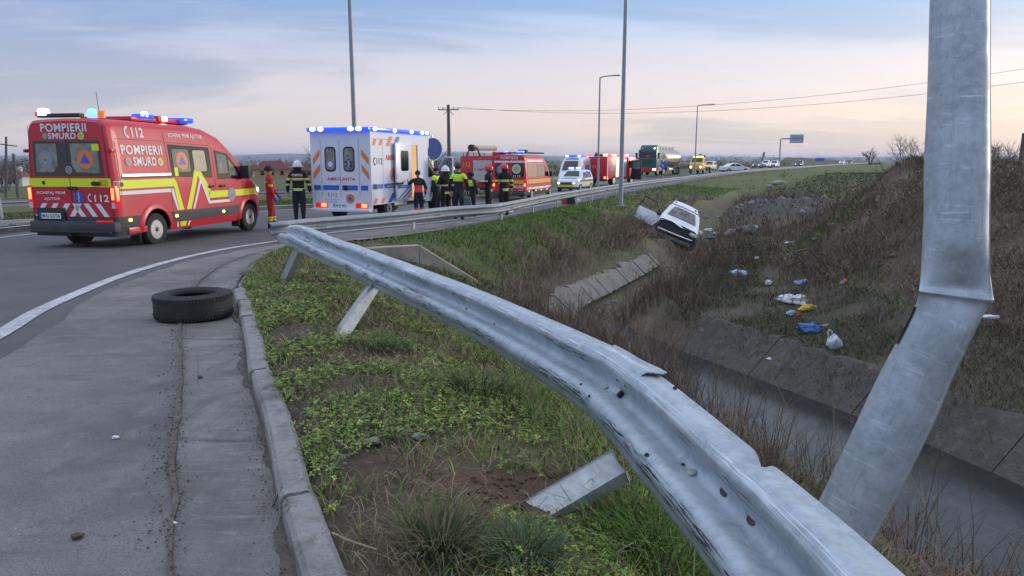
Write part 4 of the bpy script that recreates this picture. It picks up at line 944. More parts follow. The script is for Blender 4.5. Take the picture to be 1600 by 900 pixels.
def phone(S, u, v, h, m, parent):
    """handset pictogram in front of the emergency number"""
    P = []
    for k in range(7):
        a0, a1 = R(115 + 18 * k), R(115 + 18 * (k + 1)); P.append(bar((u + h * .45 * math.cos(a0) + h * .25, v + h * .5 * math.sin(a0)), (u + h * .45 * math.cos(a1) + h * .25, v + h * .5 * math.sin(a1)), h * .17))
    P += [disc(u + h * .1, v + h * .42, h * .13, 8), disc(u + h * .12, v - h * .44, h * .13, 8)]
    return patch('phone_pictogram', P, S(.0095), m, parent, 1)
def plate(S, u, v, w, h, txt, parent, m=None, band=True):
    o = patch('number_plate', [rect(u - w / 2, v - h / 2, u + w / 2, v + h / 2)], S(.012), m or m_plate, parent, 1)
    if band: patch('plate_band', [rect(u - w / 2, v - h / 2, u - w / 2 + w * .09, v + h / 2)], S(.014), m_blue, o, 1)
    if txt: lettering(txt, S(.0145), u - w * .37, v - h * .3, u + w * .45, v + h * .3, m_blkp, o, .014)
    return o
def rotlamp(parent, c, r, h, m, base=True, name='beacon'):
    b = MB(); b.lathe([(r, 0), (r, h * .6), (r * .8, h * .9), (0, h)], 14, c=c); o = b.build(name, m, parent); return o

# ------------------------------------------------------------------ 1. red emergency van in front
VAN_AZ = math.pi / 2 - 1.36666877
van = vehicle('ambulance_van', 'red emergency van with yellow chevron stripe and rear doors to the camera', 'van', (-8.82, 14.59), VAN_AZ, z=-.02)
VS = Shell(5.75, 2.04, [(0, 2.55), (.05, 2.60), (.5, 2.62), (2.6, 2.60), (3.2, 2.54), (3.7, 2.38), (4.15, 2.05), (4.55, 1.66), (4.72, 1.48), (5.1, 1.32), (5.45, 1.16), (5.62, 1.0), (5.72, .78), (5.75, .62)], 1.25, 2.6, .13, .16, .30, [(1.12, .43, .37), (4.73, .43, .37)], [(0, .94), (.05, .975), (.15, 1), (4.4, 1), (5.0, .97), (5.4, .88), (5.65, .72), (5.75, .60)], .03)
def vmat(c): return 1 if (c.z < .70 and (c.z > .47 or c.x < .9 or c.x > 5.1)) else 0
VS.build('body', [m_red, m_grey], van, cuts=(.70, .47), mfn=vmat)
sd_ = lambda e=.006: VS.side(-1, e); rr_ = lambda e=.006: VS.rear(e)
# wheel-arch flares
for xc in (1.12, 4.73):
    rows = []
    for k in range(15):
        a = math.pi * (1.02 - 1.04 * k / 14); row = []
        for rad, e in ((.425, .0), (.43, .035), (.50, .03), (.56, .004), (.57, -.01)):
            x, z = xc + rad * math.cos(a), .37 + rad * math.sin(a) * 1.02; row.append((x, -(VS.hw(x, max(z, .32)) + e), z))
        rows.append(row)
    for sg in (1, -1):
        b = MB(); b.grid([[(x, y * sg, z) for x, y, z in r_] for r_ in rows]); b.build('wheel_arch', m_red, van)
for x in (1.12, 4.73):
    for sg in (-1, 1): wheel(van, x, sg * .90, .355, .235, sgn=sg)
solid('underbody', m_blk, van, ((2.9, 0, .36), (4.6, 1.5, .16)))
solid('mud_flap', m_blk, van, ((.62, -.88, .27), (.03, .24, .28))); solid('mud_flap', m_blk, van, ((4.22, -.9, .27), (.03, .22, .24)))
# side glass
patch('window_band', [[(1.74, 1.46), (3.21, 1.40), (3.21, 2.11), (1.74, 2.16)]], sd_(.005), m_glass, van)
patch('side_pane', [rrect(1.84, 1.56, 2.42, 2.06, .06)], sd_(.009), m_pane, van); patch('side_pane', [rrect(2.56, 1.56, 3.02, 2.04, .06)], sd_(.009), mat('curtain_pane', (.42, .38, .22), .3, var=[(5, (.3, .27, .17), .4, .7)]), van)
patch('door_window', [[(3.40, 1.36), (4.42, 1.36), (4.30, 1.62), (3.93, 1.97), (3.40, 2.06)]], sd_(.005), m_glass, van)
patch('door_window_glare', [[(3.46, 1.5), (3.86, 1.5), (3.86, 1.93), (3.46, 1.99)]], sd_(.008), m_pane, van); patch('quarter_glass', [[(3.93, 1.44), (4.26, 1.44), (4.2, 1.58), (3.93, 1.86)]], sd_(.008), m_pane, van)
fw_ = VS.topf(.012); patch('windscreen', [[(3.78, -.88), (4.68, -.93), (4.68, .93), (3.78, .88)]], fw_, m_glass, van, .1)
# yellow and white graphics
Y = [rect(.12, 1.25, 1.80, 1.42), [(1.80, 1.42), (1.72, 1.42), (1.88, .72), (2.05, .72), (1.86, 1.34)], [(2.14, .72), (2.31, .72), (2.68, 1.56), (2.64, 1.74), (2.52, 1.56)], [(2.64, 1.74), (2.62, 1.48), (3.0, .95), (3.10, 1.10)], rect(3.0, .93, 5.1, 1.09), [(5.1, .93), (5.28, .86), (5.28, .98), (5.1, 1.09)], [(1.92, .35), (2.10, .35), (2.13, .46), (1.89, .46)]]
for P in Y: patch('yellow_stripe', [P], sd_(.007), m_yel, van)
for P in [rect(.12, 1.13, 1.70, 1.205), [(1.64, 1.205), (1.74, 1.205), (1.87, .72), (1.82, .72), (1.66, 1.13)], [(2.37, .72), (2.44, .72), (2.74, 1.32), (2.72, 1.44)], [(2.72, 1.44), (2.73, 1.30), (2.98, .80), (3.05, .86)], rect(3.0, .80, 3.85, .865), [(1.80, .35), (1.86, .35), (1.83, .46), (1.78, .46)], [(2.16, .35), (2.22, .35), (2.26, .46), (2.20, .46)]]: patch('white_stripe', [P], sd_(.0075), m_letter, van)
T = lambda s, x0, z0, x1, z1, m=m_letter, b_=.026, sh=0: lettering(s, sd_(.009), x0, z0, x1, z1, m, van, b_, sh)
phone(sd_, .55, 2.38, .22, m_letter, van); T('112', .70, 2.28, 1.04, 2.48); T('POMPIERII', .31, 1.93, 1.53, 2.12); T('SMURD', .60, 1.70, 1.30, 1.88); T('ECHIPAJ PRIM AJUTOR', 1.82, 2.29, 3.02, 2.40, b_=.022); T('B2', .0 + .04, 1.30, .10, 1.40) if 0 else None
patch('unit_code_frame', [rect(.02, 1.29, .105, 1.41)], sd_(.007), m_letter, van); T('B2', .03, 1.305, .098, 1.395, m_red)
eagle(sd_, .46, 1.79, .085, van, mat('crest_grey', (.35, .35, .33), .5)); emblem('round_yellow_seal', [([disc(1.43, 1.78, .085)], sd_(.009), mat('pale_yellow_print', (.72, .66, .22), .5)), ([disc(1.43, 1.78, .05)], sd_(.011), m_gold)], van)
civil(sd_, 2.16, 1.80, .20, van); eagle(sd_, 3.94, .98, .17, van)
patch('warning_sticker', [rect(1.84, 1.47, 1.96, 1.66)], sd_(.010), m_yel, van)
# panel gaps, rail, handles, markers
for P in [bar((1.68, .5), (1.66, 2.5), .012), bar((3.30, .5), (3.30, 2.12), .014), bar((4.44, .62), (4.46, 1.35), .012), bar((.16, 1.1), (.17, 2.2), .010), bar((.2, 2.24), (1.64, 2.22), .010), bar((1.7, 2.20), (3.28, 2.16), .010)]: patch('panel_gap', [P], sd_(.004), m_blkp, van)
patch('sliding_rail', [rect(.22, 1.49, 1.72, 1.54)], sd_(.012), m_sil, van); patch('rail_slot', [rect(.20, 1.455, 1.74, 1.49)], sd_(.010), m_blkp, van)
for x in (3.10, 3.55): solid('door_handle', m_blk, van, ((x, -VS.hw(x, 1.2) - .025, 1.20), (.20, .05, .06)))
patch('fuel_cap', [disc(.18, 1.34, .045)], sd_(.012), m_blkp, van)
for x, z in ((.33, .62), (1.78, .60), (3.55, .58)): patch('side_marker', [rrect(x - .05, z - .03, x + .05, z + .03, .02)], sd_(.010), m_ambon, van)
mr = solid('mirror', m_blk, van, ((4.42, -1.15, 1.52), (.14, .26, .34)), bev=.04); solid('mirror', m_blk, van, ((4.42, 1.18, 1.52), (.14, .22, .34)), bev=.04)
patch('headlight', [[(5.10, .98), (5.42, .93), (5.47, 1.10), (5.12, 1.24)]], sd_(.008), m_clear, van); patch('headlight_glow', [rrect(5.25, 1.0, 5.42, 1.10, .03)], sd_(.011), m_head, van)
# rear doors
patch('rear_window_band', [[(-.83, 1.50), (.80, 1.50), (.74, 2.20), (-.78, 2.20)]], rr_(.005), m_glass, van)
patch('rear_pane', [[(-.76, 1.58), (-.36, 1.58), (-.24, 1.72), (-.24, 2.14), (-.72, 2.14)]], rr_(.009), m_pane, van); patch('rear_pane', [[(.18, 1.58), (.72, 1.56), (.70, 2.14), (.08, 2.14), (.08, 1.72)]], rr_(.009), m_pane, van)
patch('yellow_stripe', [rect(-.96, 1.29, -.008, 1.46)], rr_(.007), m_yel, van); patch('yellow_stripe', [rect(.008, 1.29, .94, 1.46)], rr_(.007), m_yel, van)
patch('door_gap', [rect(-.006, .58, .006, 2.56)], rr_(.0065), m_blkp, van)
for u in (-.93, .93): patch('door_edge', [bar((u, .6), (u * .92, 2.5), .012)], rr_(.005), m_blkp, van)
T = lambda s, a, z0, c_, z1, m=m_letter, b_=.026: lettering(s, rr_(.0095), a, z0, c_, z1, m, van, b_)
T('POMPIERII', -.56, 2.37, .50, 2.53); T('SMURD', -.40, 2.23, .25, 2.35); eagle(rr_, -.47, 2.29, .06, van, mat('crest_grey', (.35, .35, .33), .5)); emblem('round_yellow_seal', [([disc(.36, 2.29, .075)], rr_(.009), mat('pale_yellow_print', (.72, .66, .22), .5)), ([disc(.36, 2.29, .045)], rr_(.011), m_gold)], van)
eagle(rr_, -.52, 1.84, .165, van); civil(rr_, .40, 1.83, .185, van); patch('warning_sticker', [rect(.58, 2.0, .74, 2.13)], rr_(.011), m_yel, van)
o = patch('maker_badge', [disc(0, 1.625, .075)], rr_(.010), m_sil, van, 1); patch('badge_ground', [disc(0, 1.625, .062)], rr_(.0115), m_blkp, o, 1); patch('badge_strokes', [bar((-.035, 1.675), (0, 1.632), .012), bar((.035, 1.675), (0, 1.632), .012), bar((-.052, 1.65), (-.026, 1.58), .012), bar((-.026, 1.58), (0, 1.625), .012), bar((0, 1.625), (.026, 1.58), .012), bar((.026, 1.58), (.052, 1.65), .012)], rr_(.013), m_sil, o, 1)
T('ECHIPAJ PRIM', -.80, 1.13, -.14, 1.20, b_=.022); T('AJUTOR', -.65, 1.01, -.27, 1.08, b_=.022); star_of_life(rr_, .17, 1.09, .13, van); phone(rr_, .42, 1.08, .15, m_letter, van); T('112', .53, 1.00, .86, 1.14)
patch('unit_code_frame', [rect(.66, 1.31, .86, 1.43)], rr_(.0085), m_red, van); patch('unit_code_ground', [rect(.675, 1.322, .845, 1.418)], rr_(.0095), m_yel, van); T('B2', .69, 1.33, .83, 1.41, m_red)
for k in range(7):
    u = -.90 + k * .27; sgn = 1 if u < -.05 else -1
    P = [(u, .70), (u + .12, .70), (u + .12 + sgn * .19, .96), (u + sgn * .19, .96)]
    P = clip_half(clip_half(P, 1, 0, -.94), -1, 0, -.92)
    if len(P) > 2: patch('reflective_chevron', [P], rr_(.007), m_letter, van)
b = MB(); b.box((-.02, .50, .74), (.05, .66, .26), bev=.015); b.build('plate_recess', m_blk, van)
rp = lambda e=0: (lambda u, z: (-.047 - e, -u, z)); lettering('CRAFTER', rp(.003), -.66, .815, -.34, .855, m_grey, van, .02); plate(rp, -.50, .71, .50, .115, 'MAI 62736', van)
for u, w in ((-.62, .09), (.56, .13)): patch('lock', [disc(u, 1.37, .04)], rr_(.012), m_blkp, van)
solid('rear_handle', m_blk, van, ((-.03, -.60, 1.36), (.05, .18, .07)), bev=.02); solid('centre_handle', m_blk, van, ((-.02, -.04, 1.27), (.05, .22, .06)), bev=.02)
for sg in (-1, 1):
    b = MB(); b.box((.06, sg * .965, 1.09), (.16, .11, .46), bev=.02); tl = b.build('tail_light', m_tail, van)
    patch('brake_glow', [rrect(sg * -.0 + (.93 if sg < 0 else -1.0), 1.04, .995 if sg < 0 else -.93, 1.27, .015)], rr_(.024), m_tailon, tl, 1)
    patch('reversing_lens', [rect(.925 if sg < 0 else -1.0, .87, 1.0 if sg < 0 else -.925, .98)], rr_(.024), m_clear, tl, 1)
patch('side_brake_glow', [rrect(.01, 1.03, .085, 1.27, .015)], lateral(-1.024), m_tailon, van, 1)
for z in (1.0, 2.0): 
    for sg in (-1, 1): solid('hinge', m_red, van, ((.04, sg * 1.0, z), (.10, .05, .07)), bev=.01)
b = MB(); b.box((.02, 0, .50), (.22, 2.0, .22), bev=.05); b.build('rear_bumper', m_grey, van); solid('step_bar', m_blk, van, ((-.10, 0, .40), (.10, 1.86, .05)), bev=.015)
patch('bumper_reflector', [rect(.60, .60, .98, .64)], lambda u, z: (-.095, -u, z), m_tail, van, 1)
solid('red_sill', m_red, van, ((.55, -1.0, .40), (.55, .04, .13)), bev=.015)
solid('tow_hook', m_blk, van, ((-.1, 0, .34), (.16, .06, .06)))
# roof equipment
lb = solid('rear_light_bar', m_blk, van, ((.25, .30, 2.70), (.14, 1.0, .08)), bev=.02); rotlamp(lb, (.22, .66, 2.70), .11, .15, m_bluehot); rotlamp(lb, (.22, .80, 2.69), .055, .09, m_tail, name='red_lamp')
rotlamp(van, (.20, -.48, 2.64), .085, .19, m_blueon); rotlamp(van, (.24, -.66, 2.64), .075, .15, m_orlens, name='amber_beacon')
b = MB(); b.tube([(.85, -.1, 2.6), (.80, -.1, 3.2)], .006, 5); b.build('aerial', m_blk, van); 
sb = MB(); sb.box((2.05, 0, 2.68), (1.9, 1.25, .10), bev=.04); fr = sb.build('light_pod', m_red, van)
solid('roof_beacon_bar', m_bluel, van, ((1.55, -.56, 2.74), (.46, .22, .10)), bev=.03); rotlamp(van, (1.55, -.60, 2.73), .075, .12, m_bluehot, name='flash_head')
solid('work_light', m_white_on, van, ((2.12, -.60, 2.72), (.18, .12, .10)), bev=.02); solid('work_light_housing', m_redp, van, ((1.98, -.58, 2.72), (.14, .16, .12)), bev=.02)
solid('front_light_bar', m_bluel, van, ((2.85, 0, 2.72), (.36, 1.50, .12)), bev=.04); [solid('light_bar_foot', m_blk, van, ((2.85, q, 2.65), (.25, .1, .06))) for q in (-.5, .5)]
# ------------------------------------------------------------------ 2. box-bodied ambulance
AZ2 = R(18)
amb = vehicle('ambulance', 'white box ambulance with blue light rail, orange chevrons and open side door', 'ambulance', (-5.35, 22.9), AZ2)
BL, BW, BZ0, BZ1 = 4.2, 2.12, .52, 2.78; hwB = BW / 2
m_awht = mat('ambulance_white', (.70, .74, .82), .4, coat=.2, var=[(2, (.64, .68, .76), .4, .7)])
def quadbox(b, x0, x1, y0, y1, z0, z1, bev=0): b.box(((x0 + x1) / 2, (y0 + y1) / 2, (z0 + z1) / 2), (x1 - x0, y1 - y0, z1 - z0), bev=bev)
# body shell as walls so the open doorway shows the self-glowing cabin lining
DX0, DX1, DZ1 = 2.55, 3.35, 2.42
b = MB(); quadbox(b, 0, BL, hwB - .05, hwB, BZ0, BZ1); quadbox(b, 0, .05, -hwB, hwB - .051, BZ0, BZ1); quadbox(b, BL - .05, BL, -hwB, hwB - .051, BZ0, BZ1)
quadbox(b, .051, DX0, -hwB, -hwB + .05, BZ0, BZ1); quadbox(b, DX1, BL - .051, -hwB, -hwB + .05, BZ0, BZ1); quadbox(b, DX0 + .001, DX1 - .001, -hwB, -hwB + .05, DZ1, BZ1); quadbox(b, .051, BL - .051, -hwB + .051, hwB - .051, BZ1 - .05, BZ1); quadbox(b, .051, BL - .051, -hwB + .051, hwB - .051, BZ0, BZ0 + .06)
b.build('body', m_awht, amb)
b = MB(); quadbox(b, 2.2, 3.9, hwB - .10, hwB - .06, .6, 2.7); quadbox(b, 3.84, 3.9, -hwB + .06, hwB - .1, .6, 2.7); b.build('cabin_lining', m_warm, amb)  # emission in the lining stands in for cabin light
solid('cabin_cabinet', m_bedw, amb, ((3.2, .35, 1.2), (.9, .5, 1.1))); solid('cabin_seat', mat('tan_bag', (.3, .2, .12), .8), amb, ((2.9, .0, 1.5), (.45, .35, .4)), bev=.08); solid('cabin_bag', m_orange, amb, ((3.25, .1, 1.75), (.3, .25, .3)), bev=.08)
solid('entry_step', m_grey, amb, ((2.95, -hwB - .04, .50), (.8, .3, .06)))
rA = lambda e=.006: (lambda u, z: (-e, -u, z)); sA = lambda e=.006: (lambda x, z: (x, -hwB - e, z))
# blue light rail round the roof
for c, d in (((-.03, 0, 2.84), (.22, BW + .06, .13)), ((BL / 2 + .1, -hwB + .02, 2.84), (BL - .05, .18, .13)), ((BL / 2 + .1, hwB - .02, 2.84), (BL - .05, .18, .13)), ((BL + .02, 0, 2.84), (.2, BW, .13))): solid('light_rail', m_bluel, amb, (c, d), bev=.03)
for u in (-.86, -.58, .48, .76): 
    b = MB(); b.ball((-.15, -u, 2.85), .085, 2, (.5, 1.35, .8)); b.build('flash_head', m_bluehot, amb)
for x in (.18, 1.5, 2.75, 3.6, 4.0):
    b = MB(); b.ball((x, -hwB - .08, 2.85), .085, 2, (1.4, .5, .75)); b.build('flash_head', m_bluehot, amb)
# rear face
for u in (-.36, .30):
    patch('rear_window', [rrect(u - .2, 1.55, u + .2, 2.32, .13)], rA(.006), m_blkp, amb); w_ = patch('window_pane', [rrect(u - .16, 1.60, u + .16, 2.27, .10)], rA(.010), m_pane, amb)
emblem('silver_crest', [([disc(-.36, 1.78, .15)], rA(.013), m_skyb), ([disc(-.36, 1.78, .08)], rA(.015), m_letter)], amb); star_of_life(rA, .30, 1.78, .16, amb)
for a, c_ in ((-.72, .30),):
    pass
for u in (-.70, -.03, .65): patch('door_gap', [rect(u - .007, .78, u + .007, 2.55)], rA(.004), m_skyb, amb, 1)
for sgn, u0 in ((1, -.99), (-1, .99)):
    for z in (1.75, 1.30):
        P = [(u0, z), (u0, z + .20), (u0 + sgn * .25, z + .50), (u0 + sgn * .25, z + .30)]; patch('orange_chevron', [P], rA(.007), m_orange, amb, 1)
lettering('AMBULANTA', rA(.008), -.50, 1.28, .50, 1.38, m_redp, amb, .02); lettering('112', rA(.008), -.38, .75, -.18, .90, m_redp, amb, .0) if 0 else None
for a, c_ in ((-.99, -.74), (-.66, -.08), (.02, .58), (.69, .94)): patch('blue_stripe', [rect(a, .98, c_, 1.13)], rA(.007), m_blue, amb, 1)
patch('door_latch', [rect(.08, .97, .22, 1.13)], rA(.012), m_blkp, amb, 1); phone(rA, -.46, .83, .13, m_redp, amb); lettering('112', rA(.008), -.38, .77, -.16, .89, m_redp, amb, .01); civil(rA, .30, .72, .15, amb)
lettering('SERVICIUL JUDETEAN', rA(.008), -.58, .66, -.12, .70, m_blue, amb, .0); lettering('DE AMBULANTA', rA(.008), -.52, .59, -.18, .63, m_blue, amb, .0)
b = MB(); b.box((-.07, 0, .36), (.22, BW, .10), bev=.03); b.build('rear_step', m_awht, amb); b = MB(); b.box((.04, 0, .46), (.1, BW - .04, .14)); b.build('lower_panel', m_awht, amb)
for u in (-.72, .72):
    tl = patch('tail_light', [rect(u - .22, .43, u + .22, .58)], lambda a, z: (-.03, -a, z), m_tail, amb, 1); patch('tail_glow', [rect(u - .02, .45, u + .18, .56)], lambda a, z: (-.034, -a, z), m_tailon, tl, 1)
plate(lambda e=0: (lambda u, z: (-.02 - e, -u, z)), -.05, .50, .50, .11, 'SM 83 MDL', amb)
# right side
def S2(name, P, m, e=.007): return patch(name, P, sA(e), m, amb, 1)
S2('panel_gap', [rect(.78, .6, .795, 2.6), rect(.05, 2.55, 1.7, 2.565), rect(1.70, .6, 1.715, 2.6)], m_skyb, .004)
S2('orange_chevron', [[(.10, 2.36), (.28, 2.36), (.40, 2.56), (.22, 2.56)], [(.52, 2.36), (.70, 2.36), (.80, 2.56), (.64, 2.56)], [(1.0, 2.36), (1.25, 2.36), (1.5, 2.66), (1.25, 2.66)]], m_orange); S2('blue_chevron', [[(1.5, 2.36), (1.75, 2.36), (2.0, 2.66), (1.75, 2.66)]], m_blue)
phone(sA, .22, 1.87, .24, m_blkp, amb); lettering('112', sA(.008), .36, 1.78, .74, 1.97, m_blkp, amb, .01); lettering('AMBULANTA', sA(.008), .95, 1.90, 2.5, 2.08, m_redp, amb, .02); civil(sA, 1.45, 1.45, .22, amb); S2('blue_stripe', [rect(.05, 1.02, .74, 1.16)], m_blue); S2('blue_stripe', [rect(.82, 1.02, 2.45, 1.16)], m_blue); S2('door_latch', [rect(.14, 1.01, .30, 1.17)], m_blkp, .012)
lettering('AMBULANTA', sA(.010), 1.0, 1.05, 1.7, 1.12, m_letter, amb, .01)
S2('low_chevron', [[(.08, .56), (.26, .56), (.4, .72), (.22, .72)], [(.55, .56), (.75, .56), (.9, .72), (.7, .72)]], m_orange); S2('low_blue_chevron', [[(1.05, .56), (1.3, .56), (1.6, .84), (1.35, .84)]], m_blue)
# sliding door pulled back along the outside
sdr = solid('sliding_door', m_awht, amb, ((2.02, -hwB - .10, 1.54), (1.15, .06, 1.86)), bev=.02)
sD = lambda e: (lambda x, z: (x, -hwB - .13 - e, z)); patch('door_window', [rrect(1.78, 1.55, 2.36, 2.22, .09)], sD(.004), m_glass, sdr, 1); patch('door_handle_bar', [rect(1.1, 1.12, 2.0, 1.18)], lambda x, z: (x - .1, -hwB - .15, z), m_blkp, sdr, 1)
patch('blue_stripe', [rect(1.5, .98, 2.55, 1.10)], sD(.004), m_blue, sdr, 1); patch('diagonal_stripe', [[(1.5, .64), (1.6, .64), (2.35, .98), (2.18, .98)], [(1.75, .64), (1.95, .64), (2.57, .93), (2.57, .98), (2.5, .98)]], sD(.005), m_blue, sdr, 1); patch('orange_diagonal', [[(2.1, .64), (2.3, .64), (2.57, .78), (2.57, .87)]], sD(.005), m_orange, sdr, 1)
# cab
CS = Shell(1.75, 1.96, [(0, 2.25), (.35, 2.22), (.75, 1.86), (1.12, 1.42), (1.5, 1.22), (1.7, .95), (1.75, .7)], 1.25, 2.3, .12, .12, .42, [(.95, .42, .36)], [(0, 1), (1.0, .98), (1.55, .86), (1.75, .7)])
cab = CS.build('cab', m_awht, amb); cab.location = (BL - .02, 0, 0)
patch('cab_window', [[(.10, 1.3), (.98, 1.3), (.70, 1.72), (.42, 2.02), (.10, 2.06)]], CS.side(-1), m_glass, cab); patch('windscreen', [[(.4, -.9), (1.08, -.94), (1.08, .94), (.4, .9)]], CS.topf(.01), m_glass, cab, .15)
wing = solid('roof_fairing', m_awht, amb, ((BL + .15, 0, 2.52), (.6, 1.9, .5)), bev=.15)
dr = empty('cab_door', (BL + .95, -1.0, 0), rot=(0, 0, R(62))); dr.parent = amb
b = MB(); b.poly([(0, 0, .6), (-.95, 0, .6), (-.95, 0, 1.3), (0, 0, 1.25)], ext=(0, .05, 0)); b.build('door_panel', m_awht, dr)
b = MB(); P = [(-.95, .025, 1.3), (-.95, .025, 2.0), (-.55, .025, 2.02), (-.2, .025, 1.7), (0, .025, 1.25)]; b.tube(P, .035, 6); b.build('window_frame', m_awht, dr)
b = MB(); b.poly([(0, .02, 1.27), (-.95, .02, 1.32), (-.93, .02, 1.98), (-.55, .02, 2.0), (-.2, .02, 1.68)], ext=(0, .008, 0)); b.build('door_glass', m_pane, dr)
for x in (1.25, 5.12):
    for sg in (-1, 1): wheel(amb, x, sg * .86, .35, .3 if x < 2 else .22, sgn=sg)
solid('chassis', m_blk, amb, ((2.6, 0, .42), (5, 1.3, .16))); solid('side_skirt', m_awht, amb, ((2.0, -hwB + .03, .48), (.9, .05, .12)))

# ------------------------------------------------------------------ generic van
def gvan(name, label, loc, az, paint, L=5.6, W=2.0, H=2.5, band=m_grey):
    v = vehicle(name, label, 'van', loc, az); k = H / 2.55
    S = Shell(L, W, [(0, 2.48 * k), (.06, 2.53 * k), (L - 2.2, 2.5 * k), (L - 1.75, 2.28 * k), (L - 1.15, 1.62), (L - .95, 1.38), (L - .3, 1.08), (L - .05, .75), (L, .6)], 1.2, H, .15, .16, .3, [(1.05, .41, .35), (L - .95, .41, .35)], [(0, .94), (.06, .98), (.2, 1), (L - 1.3, .99), (L - .5, .86), (L, .62)])
    S.build('body', [paint, band], v, cuts=(.55,), mfn=lambda c: 1 if c.z < .55 else 0)
    for x in (1.05, L - .95):
        for sg in (-1, 1): wheel(v, x, sg * (W / 2 - .13), .34, .22, sgn=sg)
    return v, S
v2, S = gvan('ambulance_van', 'red rescue van with orange band and two dark rear windows behind the red helmets', (-.15, 40.0), R(20), m_red, 5.5, 2.0, 2.5)
rr_ = lambda e=.006: S.rear(e); sd_ = lambda e=.006: S.side(-1, e)
patch('white_header', [[(-.88, 2.08), (.88, 2.08), (.87, 2.18), (-.87, 2.18)]], rr_(), m_letter, v2, 1); lettering('POMPIERII', rr_(.009), -.50, 2.26, .50, 2.42, m_letter, v2, .015)
for u in (-1, 1): patch('rear_window', [rrect(min(u * .84, u * .14), 1.28, max(u * .84, u * .14), 2.05, .08)], rr_(.006), m_glass, v2, 1)
emblem('round_badge', [([disc(-.48, 1.7, .26)], rr_(.010), m_pane), ([disc(-.48, 1.7, .18)], rr_(.012), m_skyb)], v2); emblem('round_badge', [([disc(.42, 1.74, .26)], rr_(.010), mat('badge_white', (.55, .56, .55), .5)), ([disc(.42, 1.74, .15)], rr_(.012), m_gold)], v2)
phone(rr_, .26, 1.36, .12, m_letter, v2); lettering('112', rr_(.010), .34, 1.30, .66, 1.42, m_letter, v2, .015)
patch('amber_stripe', [rect(-.94, .94, .96, 1.14)], rr_(.006), m_amb, v2, 1); lettering('SMURD', rr_(.009), .16, .70, .86, .86, m_letter, v2, .02); lettering('PARAMEDIC', rr_(.009), .5, .58, .86, .63, m_letter, v2, .01)
patch('door_gap', [rect(-.008, .5, .008, 2.4)], rr_(.008), m_blkp, v2, 1); patch('door_handle', [rect(-.18, 1.06, .25, 1.11)], rr_(.011), m_blkp, v2, 1)
for u in (-.9, .9):
    tl = patch('tail_light', [rect(u - .07, .62, u + .07, 1.2)], rr_(.009), m_tail, v2, 1); patch('tail_glow', [rect(u - .05, .8, u + .05, .95)], rr_(.012), m_tailon, tl, 1)
patch('side_window', [[(.2, 1.3), (1.9, 1.3), (1.9, 2.0), (.2, 2.05)]], sd_(), mat('peach_pane', (.50, .27, .2), .15, var=[(3, (.3, .2, .17), .4, .7)]), v2, .3); patch('side_window', [[(2.0, 1.3), (3.1, 1.3), (3.1, 2.0), (2.0, 2.0)]], sd_(), m_pane, v2, .3); patch('door_window', [[(3.4, 1.3), (4.35, 1.3), (3.95, 1.75), (3.4, 1.98)]], sd_(), m_glass, v2, .3)
patch('white_stripe', [rect(.1, 2.12, 3.2, 2.24)], sd_(), m_letter, v2, .4); patch('amber_stripe', [rect(.1, .94, 5.0, 1.16)], sd_(), m_amb, v2, .4); patch('white_stripe', [rect(.1, .62, 5.0, .74)], sd_(), m_letter, v2, .4)
for x in (1.97, 3.3, 4.4): patch('panel_gap', [rect(x, .5, x + .02, 2.1)], sd_(.008), m_blkp, v2, .4)
for x in (.4, 1.6, 2.6, 3.7): patch('side_marker', [rect(x, .5, x + .08, .56)], sd_(.01), m_ambon, v2, 1)
lb = solid('light_bar', m_blk, v2, ((.3, .0, 2.60), (.2, 1.5, .08))); 
for y in (-.55, .3): solid('blue_lamp', m_blueon, v2, ((.28, y, 2.66), (.16, .42 if y < 0 else .2, .09)), bev=.03)
for y in (-.62, -.2): 
    b = MB(); b.tube([(1.2, y, 2.62), (4.2, y, 2.62)], .05, 6); b.build('roof_tube', m_blk, v2)
solid('roof_unit', m_blk, v2, ((1.1, -.4, 2.68), (.3, .5, .2))); b = MB(); b.box((4.15, -1.12, 1.42), (.12, .2, .3), bev=.03); b.build('mirror', m_blk, v2)
solid('rear_bumper', m_grey, v2, ((-.04, 0, .42), (.2, 1.9, .2)), bev=.04)
# ------------------------------------------------------------------ fire engine with ladder (behind)
fe = vehicle('fire_engine', 'red fire engine with white roller shutter and hose pipe on its roof', 'fire engine', (-2.0, 44.0), R(20))
solid('body', m_red, fe, ((1.9, 0, 1.58), (3.8, 2.4, 1.86)), bev=.05); rf = lambda e=.006: (lambda u, z: (-e, -u, z))
sh = patch('roller_shutter', [rect(-.35, .95, .85, 2.25)], rf(.008), m_shut, fe, 1)
for k in range(10): patch('shutter_slat', [rect(-.34, .97 + k * .128, .84, 1.08 + k * .128)], rf(.014), m_shut, sh, 1)
lettering('POMPIERII', rf(.017), -.25, 1.62, .76, 1.78, m_redp, fe, .02); lettering('112', rf(.017), .12, 1.30, .45, 1.42, m_redp, fe, .02); lettering('112', rf(.009), -1.0, 1.86, -.55, 2.14, m_amb, fe, .02); lettering('INTERVENTIE', rf(.009), -.1, 2.32, .7, 2.40, m_gold, fe, .0)
solid('rear_beam', m_blk, fe, ((.1, 0, .58), (.4, 2.3, .22))); solid('number_board', m_bedw, fe, ((-.12, .3, .52), (.03, .8, .14)))
solid('cab', m_red, fe, ((5.1, 0, 1.6), (1.9, 2.35, 1.9)), bev=.12)
for x in (1.3, 4.9):
    for sg in (-1, 1): wheel(fe, x, sg * 1.05, .48, .32, sgn=sg)
